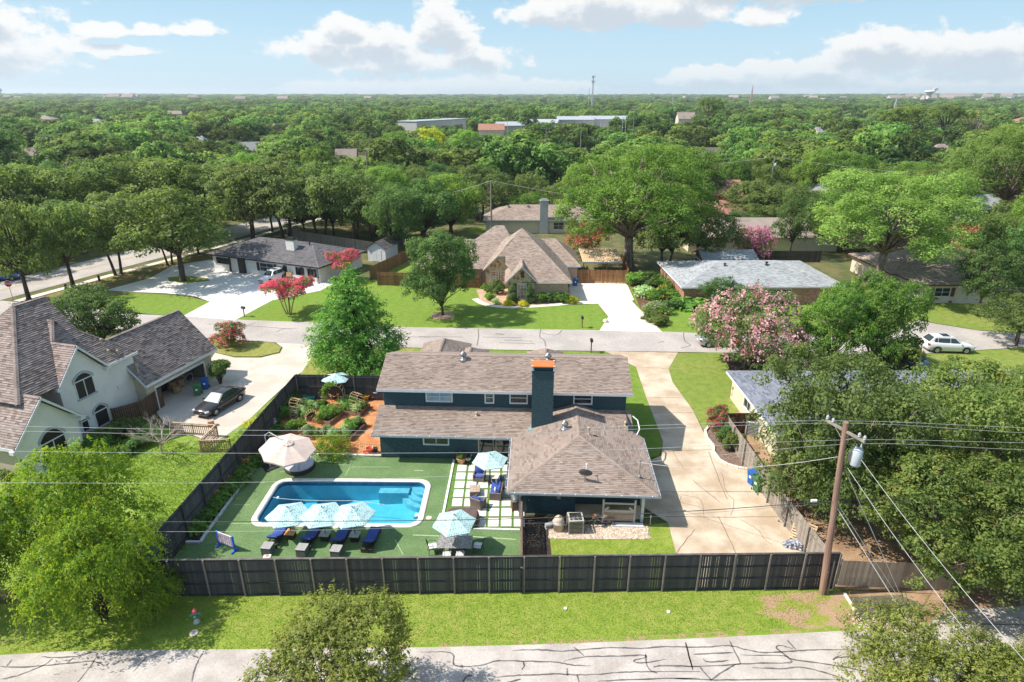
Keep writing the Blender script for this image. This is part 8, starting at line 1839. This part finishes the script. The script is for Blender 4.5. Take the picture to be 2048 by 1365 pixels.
for dx in (-.12, .12): m_ = MB(); m_.lathe([(.05, .9), (.06, 1.0), (.04, 1.1), (.02, 1.2)], 8, rel(tq + Vector((dx, 0, 0)))); m_.build('bushing', trim_grey, tr_)
m_ = MB(); m_.box(rel(tq + Vector((-.32, 0, .5))), (.25, .1, .5)); m_.build('bracket', metal_g, tr_)
q = GY(1628, 1002, PY); m_ = MB(); m_.rbox(rel(q), (.32, .12, .14), .03); m_.build('splice_box', white_paint, t)
m_ = MB(); m_.lathe([(.19, -.03), (.19, .03)], 12, rel(GY(1652, 1140, PY))); m_.build('band', metal_g, t)
m_ = MB(); m_.tube([(.2, -.12, 0), (.18, -.1, 2.3)], .045, 6); m_.build('ground_conduit', pole_gm, t)
def wire(label, pts, r=.016, mat=None, group='overhead wires along the street', n=8):
    P = smooth_path([Vector(p) for p in pts], n); o = thing('overhead_wire', label, 'wire', P[0], 0, group); m_ = MB(); m_.tube([p - P[0] for p in P], r, 4); m_.build('strand', mat or wire_m, o); return o
for lb, px, rd, mt in (('topmost overhead wire crossing above the garden', [(-700, 842), (0, 852.5), (500, 861), (1024, 860), (1270, 852), (1676, 842), (2048, 856), (2700, 880)], .009, None),
                       ('second overhead wire from the top', [(-700, 850), (0, 862), (500, 871), (1024, 867), (1270, 859), (1694, 847), (2048, 866), (2700, 895)], .009, None),
                       ('overhead wire crossing just above the beige umbrella', [(-700, 890), (0, 902.5), (500, 907), (1024, 905), (1290, 897.7), (1394, 893), (1712, 880), (2048, 886), (2700, 900)], .009, None),
                       ('overhead wire crossing the pool deck', [(-700, 955), (0, 965.5), (500, 965), (1000, 948), (1286, 925), (1394, 915), (1720, 888), (2048, 900), (2700, 920)], .009, None),
                       ('thick dark telephone cable crossing the pool umbrellas', [(-700, 1025), (0, 1041.7), (500, 1043.6), (1000, 1038.7), (1394, 1022), (1663, 1003), (1800, 1001), (2048, 1008), (2700, 1030)], .024, cable_m),
                       ('pale lower cable crossing the loungers', [(-700, 1045), (0, 1060), (500, 1063), (1041, 1048), (1323, 1033), (1663, 1006)], .009, None)):
    wire(lb, [GY(u, v, PY) for u, v in px], rd, mt)
def sag(a, b, s, n=5): return [a.lerp(b, k / n) - Vector((0, 0, s * 4 * (k / n) * (1 - k / n))) for k in range(n + 1)]
wire('service drop from the pole to the mast on the wing roof', sag(GY(1683, 913, PY), MAST, .55), .015, n=4)
gnd = G(1826, 1248)
wire('upper guy wire from the pole down to the gravel', [GY(1690, 940, PY), gnd], .014, n=2); wire('lower guy wire from the pole down to the gravel', [GY(1672, 1003, PY), gnd + Vector((.15, .1, 0))], .014, n=2); wire('thick guy cable wrapped in white guard at the gravel', [GY(1670, 1010, PY), gnd + Vector((-.2, .05, 0))], .02, white_paint, n=2)
wire('wire running from the transformer over the junipers across the street', sag(GY(1712, 906, PY), GY(2120, 1400, 17.), .3), .016, n=3); wire('second wire running over the junipers across the street', sag(GY(1692, 932, PY), GY(2075, 1440, 17.), .3), .016, n=3)
wire('secondary cable from the pole to the upper right', sag(GY(1680, 1005, PY), GY(2500, 1060, PY + 3), .5), .018, cable_m, n=3)
lb_ = G(88, 1160); lt_ = GY(15, 988, lb_.y); t = thing('utility_pole', 'grey weathered pole leaning among the feathery trees at the left', 'utility pole', lb_); m_ = MB(); m_.tube([(0, 0, 0), tuple((lt_ - lb_) * .5), tuple(lt_ - lb_)], [.17, .15, .13], 10); m_.build('shaft', pole_gm, t)
m_ = MB(); q = GY(36, 1041, lb_.y); m_.tube([tuple(q - lb_ + Vector((-.15, -.15, 0))), tuple(q - lb_ + Vector((.15, -.15, 0)))], .03, 5); m_.build('clamp', metal_d, t)
wire('short guy wire from the leaning grey pole at the left edge', [GY(32, 1046, lb_.y), G(-60, 1130)], .014, n=2)
def far_pole(label, u, v0, v1, Y, arm=True, can=False):
    b = GY(u, 400, Y); b.z = 0; h = HT(u, v0, Y); t = thing('utility_pole', label, 'utility pole', b, 0, 'utility poles among the trees'); r_ = max(.14, Y * .0006); m_ = MB(); m_.tube([(0, 0, 0), (0, 0, h)], [r_ * 1.2, r_], 7); m_.build('shaft', pole_gm, t)
    if arm: m_ = MB(); m_.box((0, 0, h - .4), (2.4 + Y * .004, .14, r_ * 1.3)); m_.build('crossarm', pole_gm, t)
    if can: m_ = MB(); m_.lathe([(.24, 0), (.26, .9), (.1, 1.)], 10, (.35, -.1, h - 2.4)); m_.build('transformer', tran, t, True)
    return b + Vector((0, 0, h))
fp = [far_pole('utility pole with a crossarm left of the yellow green tree', 740, 304, 340, 150), far_pole('grey pole with a transformer above the white shed', 802, 400, 430, 112, False, True), far_pole('bare dark pole left of the pale chimney house', 982, 362, 440, 112, False), far_pole('utility pole with a transformer near the red barn', 1537, 314, 370, 150, False, True), far_pole('grey pole with a transformer in the trees at the left', 178, 373, 410, 125, False, True), far_pole('distant utility pole with a crossarm near the parking lot', 1257, 216, 240, 330), far_pole('distant utility pole left of the dark dome shaped tree', 1090, 255, 290, 220), far_pole('distant short pole with crossarm beside the far street', 1157, 245, 270, 270)]
for a, b, lb in ((fp[1], fp[2], 'wire between the poles behind the stone house'), (fp[2], GY(1500, 438, 112), 'wire running right from the dark pole over the pale chimney house'), (fp[3], GY(1180, 345, 150), 'wire running left from the pole near the red barn'), (fp[3], GY(1900, 350, 150), 'wire running right from the pole near the red barn'), (fp[4], GY(-50, 415, 112), 'wire running to the left edge from the pole in the trees')): wire(lb, sag(a, b, .6), .03, n=3)
for i, (u, v0, Y) in enumerate(((1199, 240, 330), (1242, 236, 320), (1248, 234, 330), (1015, 232, 380))):
    b = GY(u, 300, Y); b.z = 0; t = thing('street_lamp', 'slender pale lamp post beside the distant parking lot', 'lamp post', b, 0, 'lamp posts of the parking lot'); h = HT(u, v0, Y); m_ = MB(); m_.tube([(0, 0, 0), (0, 0, h)], .14, 6); m_.build('post', trim_grey, t); m_ = MB(); m_.box((.3, 0, h), (1.1, .4, .2)); m_.build('lamp_head', trim_grey, t)

# signs and mailboxes
b = G(26, 600); t = thing('stop_sign', 'red octagonal stop sign on a thin post at the left street corner', 'sign', b, R(12)); hs = HT(20, 568, b.y); sr = .46
m_ = MB(); m_.tube([(0, .04, 0), (0, .04, hs + .35)], .035, 6); m_.build('post', M('post_rust', (.34, .26, .22), .7), t)
oct_ = lambda r_, y: [Vector((r_ * math.cos(R(22.5 + 45 * k)), y, hs + r_ * math.sin(R(22.5 + 45 * k)))) for k in range(8)]
m_ = MB(); m_.loft([oct_(sr, 0.0), oct_(sr, -.02)], True, True, True); pl_ = m_.build('border', white_paint, t); m_ = MB(); m_.face(oct_(sr * .93, -.024)); m_.build('plate', M('sign_red', (.42, .02, .025), .5), pl_)
text(t, 'STOP', (0, -.03, hs), .34, white_paint, (R(90), 0, 0), 'lettering', .003)
def mailbox(label, u, v, mat, h=1.05, rz=0.):
    t = thing('mailbox', label, 'mailbox', G(u, v), rz); m_ = MB(); m_.bx(-.06, .06, -.06, .06, 0, h); m_.build('post', mat, t)
    m_ = MB(); m_.loft([[Vector((x, y_, z)) for x, z in ((-.14, h), (.14, h), (.14, h + .18), (.09, h + .28), (-.09, h + .28), (-.14, h + .18))] for y_ in (-.28, .28)], True, True, True); m_.build('box', metal_d, t); m_ = MB(); m_.bx(.14, .16, -.05, .0, h + .1, h + .34); m_.build('flag', M('flag_red', (.5, .03, .03), .5), t)
mailbox('dark mailbox on a grey post beside the white driveway', 489, 634, pole_gm, rz=R(60)); mailbox('dark mailbox on a post at the edge of the stone house lawn', 1164, 656, pole_t, 1.15); mailbox('tall wooden mailbox on the street verge in front of the teal house', 1182, 706, pole_t, 1.3)
for i, (u, v) in enumerate(((199, 562), (133, 580))):
    t = thing('bollard', ('short dark bollard by the sidewalk nearer the big oak', 'short dark bollard left of the single trunked oak')[i], 'bollard', G(u, v)); m_ = MB(); m_.lathe([(.16, 0), (.16, .7), (.1, .85), (.02, .88)], 10); m_.build('body', black, t)
t = thing('stone', 'pale boulder at the mouth of the stone house driveway', 'stone', G(1211, 645)); m_ = MB(); m_.lathe([(.3, 0), (.34, .15), (.24, .36), (.05, .45)], 7); m_.build('rock', conc_pale, t, True)
# garage clutter, patio chair
gg = Matrix.Translation(LO) @ Matrix.Rotation(LRZ, 4, 'Z')
for i, (s, n_, r_, h) in enumerate(((15.6, -2.6, .4, .9), (16.4, -2.4, .38, .85), (15.2, -1.8, .35, .7), (16.9, -2.9, .42, 1.0), (16.1, -3.2, .4, 1.1))):
    t = thing('paper_sack', 'full brown paper yard sack inside the open garage', 'sack', gg @ Vector((s, -n_ - 1.6, 0)), rnd.random(), 'brown yard sacks in the garage'); m_ = MB(); m_.lathe([(r_ * .8, 0), (r_, h * .3), (r_ * .9, h * .7), (r_ * .95, h), (r_ * .6, h * .95), (.02, h * .9)], 8); m_.build('sack', M('kraft', (.40, .26, .15), .9, (.32, .2, .11), 4.), t)
t = thing('work_bench', 'grey bench with boxes at the right end of the open garage', 'bench', gg @ Vector((17.4, 1.6, 0)), LRZ); m_ = MB(); m_.bx(-.5, .5, -1., 1., .8, .86); m_.build('top', trim_grey, t)
for sx in (-.45, .45):
    for sy in (-.9, .9): m_ = MB(); m_.bx(sx - .04, sx + .04, sy - .04, sy + .04, 0, .8); m_.build('leg', trim_grey, t)
t = dup(mc, G(33, 955), R(200), 'dark metal patio chair beside the tan side wall of the stucco house'); t['category'] = 'chair'; del t['group']
t = thing('paper_box', 'small tan crate beside the front bumper of the black sedan', 'box', G(423, 852), R(30)); m_ = MB(); m_.rbox((0, 0, .25), (.5, .4, .5), .02, n=1); m_.build('crate', M('card', (.45, .33, .22), .9), t)

# ------------------------------------------------------------------ buildings in the wood and on the horizon
roof_w = M('roof_white', (.36, .39, .43), .7, (.31, .34, .38), 1.); wall_w = M('wall_white', (.46, .45, .43), .8, (.40, .39, .37), 1.); red_w = M('barn_red', (.50, .06, .045), .7, (.42, .05, .04), 2.)
def low_house(label, u, v, Y, w, d, he, hr, rm, wm, rz=0., name='far_house', group=None, hip=False, wins=0, z0=0.):
    b = GY(u, v, Y); b.z = z0; t = thing(name, label, 'house' if 'house' in name else 'building', b, rz, group); x, y = w / 2, d / 2
    m_ = MB(); wall(m_, (-x, -y), (x, -y), 0, he); wall(m_, (x, -y), (x, y), 0, he); wall(m_, (x, y), (-x, y), 0, he); wall(m_, (-x, y), (-x, -y), 0, he)
    if not hip and hr > 0:
        for sx in (-x, x): m_.face([Vector((sx, -y, he)), Vector((sx, y, he)), Vector((sx, 0, he + hr))])
    m_.build('wall', wm, t); m_ = MB(); o = .5; hx = x - y if hip and x > y else x + o
    zl = he - hr * o / y if hr else he
    if hr: m_.face([(-x - o, -y - o, zl), (x + o, -y - o, zl), (hx, 0, he + hr), (-hx, 0, he + hr)]); m_.face([(x + o, y + o, zl), (-x - o, y + o, zl), (-hx, 0, he + hr), (hx, 0, he + hr)])
    else: m_.bx(-x - .3, x + .3, -y - .3, y + .3, he, he + .4)
    if hip: m_.face([(x + o, -y - o, zl), (x + o, y + o, zl), (hx, 0, he + hr)]); m_.face([(-x - o, y + o, zl), (-x - o, -y - o, zl), (-hx, 0, he + hr)])
    m_.build('roof', rm, t)
    for k in range(wins): m_ = MB(); xx = -x + w * (k + .5) / wins; m_.bx(xx - w / wins * .3, xx + w / wins * .3, -y - .05, -y + .02, he * .3, he * .75); m_.build('window', glass, t)
    return t
plain = lambda n, c: M(n, c, .9, tuple(x * .85 for x in c), .6)
tp, gp_, dk, br = plain('roof_taupe', (.30, .24, .21)), plain('roof_grey', (.30, .30, .31)), plain('roof_dark', (.12, .12, .13)), plain('roof_rust', (.34, .17, .12))
low_house('long flat grey roofed school block with a white end wall', 868, 262, 395, 52, 13, 11.8, 0, roof_w, wall_w, R(62), 'school', wins=3)
low_house('low white school hall left of the dark upright tree', 1030, 250, 420, 26, 16, 8.2, 2, roof_w, wall_w, R(20), 'school'); low_house('white school roof right of the dark upright tree', 1085, 250, 440, 22, 16, 9, 2, roof_w, wall_w, R(-15), 'school')
low_house('long pale roofed school wing, left one by the cell tower', 1150, 240, 480, 26, 14, 9.6, 2, roof_w, wall_w, 0, 'school'); low_house('long pale roofed school wing, right one by the cell tower', 1205, 240, 485, 34, 14, 9.8, 2, roof_w, wall_w, 0, 'school')
low_house('small house with a terracotta gable near the parking lot', 983, 246, 400, 15, 12, 6.5, 3.2, br, cream, 0); low_house('white low shop building beside the parking lot', 978, 262, 330, 22, 9, 5.5, 0, roof_w, wall_w, 0, 'shop', wins=4)
dh = low_house('house with two dormers in a grey brown roof among the trees', 1370, 245, 600, 15, 11, 6.5, 5, tp, cream, 0)
for sx in (-3.2, 3.2): m_ = MB(); m_.bx(sx - 1, sx + 1, -4.6, -1, 6.2, 8.2); m_.build('dormer', cream, dh)
low_house('red gabled barn house with a rose roof', 1440, 385, 150, 7.5, 12, 4.6, 2.6, br, red_w, R(-8), 'barn_house', wins=1); low_house('low house with a rose red roof in front of the red barn house', 1415, 410, 136, 16, 9, 2.6, 2.0, M('roof_rose', (.34, .15, .13), .9), red_w, R(-4), hip=True)
gh_ = low_house('grey roofed house with a tan chimney in the right middle distance', 1690, 370, 158, 24, 13, 3.2, 2.6, gp_, cream, 0, hip=True); m_ = MB(); m_.bx(3.2, 5.2, -4.6, -3.4, 3, 7.2); m_.build('chimney', M('chimney_tan', (.42, .32, .25), .8), gh_)
low_house('long taupe roofed house behind the lilac bush', 1500, 500, 113, 26, 11, 2.8, 2.2, tp, cream, 0, hip=True); low_house('pale house half hidden at the right beyond the tan house', 1965, 425, 140, 12, 9, 3, 2.2, gp_, wall_w, R(10), wins=3)
low_house('red roofed low house right of the large pale green tree', 1925, 490, 112, 12, 9, 2.4, 1.6, M('roof_scarlet', (.48, .13, .09), .8), red_brick, R(20)); low_house('dark roofed house partly hidden at the left edge', 8, 425, 150, 12, 9, 3.2, 1.8, gp_, cream, R(-10), wins=2)
for i, (u, vt, wp, rz, rm, zr) in enumerate(((100, 231, 44, .2, tp, 9.5), (356, 222, 34, .5, tp, 10.), (205, 238, 38, 0, gp_, 8.5), (1707, 224, 50, .4, tp, 9.5), (1160, 296, 40, .2, dk, 6.), (500, 284, 34, .3, gp_, 6.5), (560, 248, 36, 0, tp, 8.), (1640, 254, 36, .2, gp_, 8.), (1880, 288, 40, 0, tp, 6.5), (1402, 298, 46, .1, dk, 6.), (60, 296, 44, .2, tp, 6.), (692, 298, 36, .1, tp, 6.), (2036, 234, 40, 0, br, 9.5), (778, 280, 34, .1, br, 6.5), (405, 272, 32, -.2, gp_, 6.5))):
    Y = (25.5 - zr) / math.tan(CAM_P + math.atan((vt - 682.5) / CAM_F)); w = wp * Y / CAM_F
    low_house(('taupe roof peeking out of the canopy at the far left', 'steep double gabled roof peeking out left of centre', 'grey roof in the canopy, second from the left', 'long pale gabled roof right of centre in the far trees', 'dark roof beside the short crossarm pole', 'grey roof hidden in the left canopy', 'taupe roof hidden beyond the left canopy', 'grey roof in the right canopy behind the pine', 'taupe roof below the second pine', 'dark roof with a carport left of the red barn', 'taupe roof low in the left canopy', 'taupe roof left of the yellow green tree', 'house with a rust roof at the far right edge', 'rust roof left of the long grey school block', 'small grey roof in the canopy above the side street')[i], u, 300, Y, w, w * .7, zr - 3., 3., rm, cream, rz, hip=(i % 2 == 0))
# horizon
pale_t = M('tower_pale', (.66, .64, .64), .6, (.6, .58, .58), 1.); steel = M('tower_steel', (.40, .42, .44), .5, (.34, .36, .38), 1.)
def terr_z(x, y): r_ = math.hypot(x, y); return 0 if r_ < 1400 else (r_ - 1400) / 7600 * 34
def water_tower(label, u, vt, Y):
    b = GY(u, 205, Y); b.z = terr_z(b.x, Y); h = HT(u, vt, Y) - b.z; t = thing('water_tower', label, 'water tower', b); m_ = MB(); m_.lathe([(h * .24, 0), (h * .15, h * .15), (h * .12, h * .6), (h * .14, h * .72), (h * .28, h * .80), (h * .29, h * .84), (h * .2, h * .88), (.2, h * .9)], 16); m_.build('tank', pale_t, t, True); m_ = MB(); m_.box((h * .3, 0, h * .94), (h * .22, h * .1, h * .14), ry=-.3); m_.build('antenna_panel', pale_t, t)
water_tower('pale flared water tower on the right horizon', 1855, 177, 1500); water_tower('pale water tower cut by the left edge on the horizon', -4, 179, 1500)
b = GY(1184, 215, 900); b.z = 0; h = HT(1184, 152, 900); t = thing('cell_tower', 'tall slim cell phone mast with antenna clusters on the horizon', 'tower', b); m_ = MB(); m_.tube([(0, 0, 0), (0, 0, h)], [1.1, .7], 8); m_.build('mast', steel, t)
for z_ in (h - 1, h - 7):
    for k in range(3): a = k * 2.094; m_ = MB(); m_.box((2.2 * math.cos(a), 2.2 * math.sin(a), z_), (.8, .8, 2.4)); m_.build('antenna', steel, t)
    m_ = MB(); m_.lathe([(2.3, 0), (2.3, .3)], 9, (0, 0, z_ - .4)); m_.build('platform', steel, t)
for lb, u, v0, Y, wb in (('thin grey radio mast left of the cell tower', 1177, 176, 950, .5), ('red and white lattice tower on the right horizon', 1500, 170, 1300, 4.), ('grey lattice tower in front of the right horizon', 1790, 197, 700, 3.), ('thin pole mast right of the cell tower', 1344, 190, 900, .7)):
    b = GY(u, 215, Y); b.z = terr_z(b.x, Y); h = HT(u, v0, Y) - b.z; t = thing('radio_mast', lb, 'tower', b)
    for k in range(4 if wb > 1 else 1):
        a = k * 1.571 + .78; m_ = MB(); m_.tube([(wb * math.cos(a) * (wb > 1), wb * math.sin(a) * (wb > 1), 0), (.1, 0, h)], max(.35, Y * .0003), 4); m_.build('leg', steel if 'red' not in lb else M('mast_red', (.55, .30, .28), .6), t)
    if wb > 1:
        for f in (.2, .4, .6, .75): m_ = MB(); w_ = wb * (1 - f) * .75; m_.loft([[Vector((x, y, h * f + z)) for x, y in ((-w_, -w_), (w_, -w_), (w_, w_), (-w_, w_))] for z in (0, .6)], True); m_.build('brace', steel, t)
b = GY(768, 203, 2300); b.z = terr_z(b.x, 2300); t = thing('dome', 'white dome of a sports hall on the left horizon', 'dome', b); m_ = MB(); m_.lathe([(34, 0), (34, 3), (27, 9), (15, 13), (1, 15)], 20, sx=1.2); m_.build('shell', pale_t, t, True)
fh0 = None
for i in range(44):
    u = rnd.choice([rnd.uniform(1760, 2060)] * 4 + [rnd.uniform(100, 800), rnd.uniform(1380, 1700), rnd.uniform(-20, 330)]); Y = rnd.uniform(1700, 2600); b = GY(u, 200, Y); b.z = terr_z(b.x, Y) + 8
    if fh0 is None: fh0 = low_house('tiny pale house in the far suburb on the horizon', u, 200, Y, 24, 16, 7, 6, tp, wall_w, rnd.random(), 'suburb_house', 'pale houses of the far suburb', z0=b.z)
    else: dup(fh0, b, rnd.uniform(-.6, .6), sc=rnd.uniform(.8, 1.5))
for i, (u, Y, w, h) in enumerate(((1668, 1800, 60, 9), (1990, 1700, 90, 9), (2040, 2000, 60, 12), (1385, 2300, 60, 12), (1040, 2400, 40, 10), (850, 2500, 50, 10), (880, 2600, 40, 10))):
    low_house(('low white hall left of the right water tower', 'long pale store front on the right horizon', 'pale block at the right edge of the horizon', 'white hall on the horizon near the thin mast', 'small white block on the horizon at the centre', 'pale hall on the horizon right of the dome', 'second pale hall right of the dome')[i], u, 200, Y, w, 30, h + 8, 0, roof_w, wall_w, 0, 'hall', z0=terr_z(0, Y))

# ------------------------------------------------------------------ air
m = bpy.data.materials.new('air'); m.use_nodes = True; t = NT(m.node_tree); t.n.clear(); out = t.node('ShaderNodeOutputMaterial'); pv = t.node('ShaderNodeVolumePrincipled'); pv.inputs['Color'].default_value = (.86, .93, 1.0, 1); pv.inputs['Density'].default_value = .00012; pv.inputs['Anisotropy'].default_value = .2; t.put(out.inputs['Volume'], pv.outputs[0])
mb = MB(); mb.bx(-9500, 9500, -9500, 9500, -1.2, 105); hz = mb.build('haze', m); hz['kind'] = 'stuff'
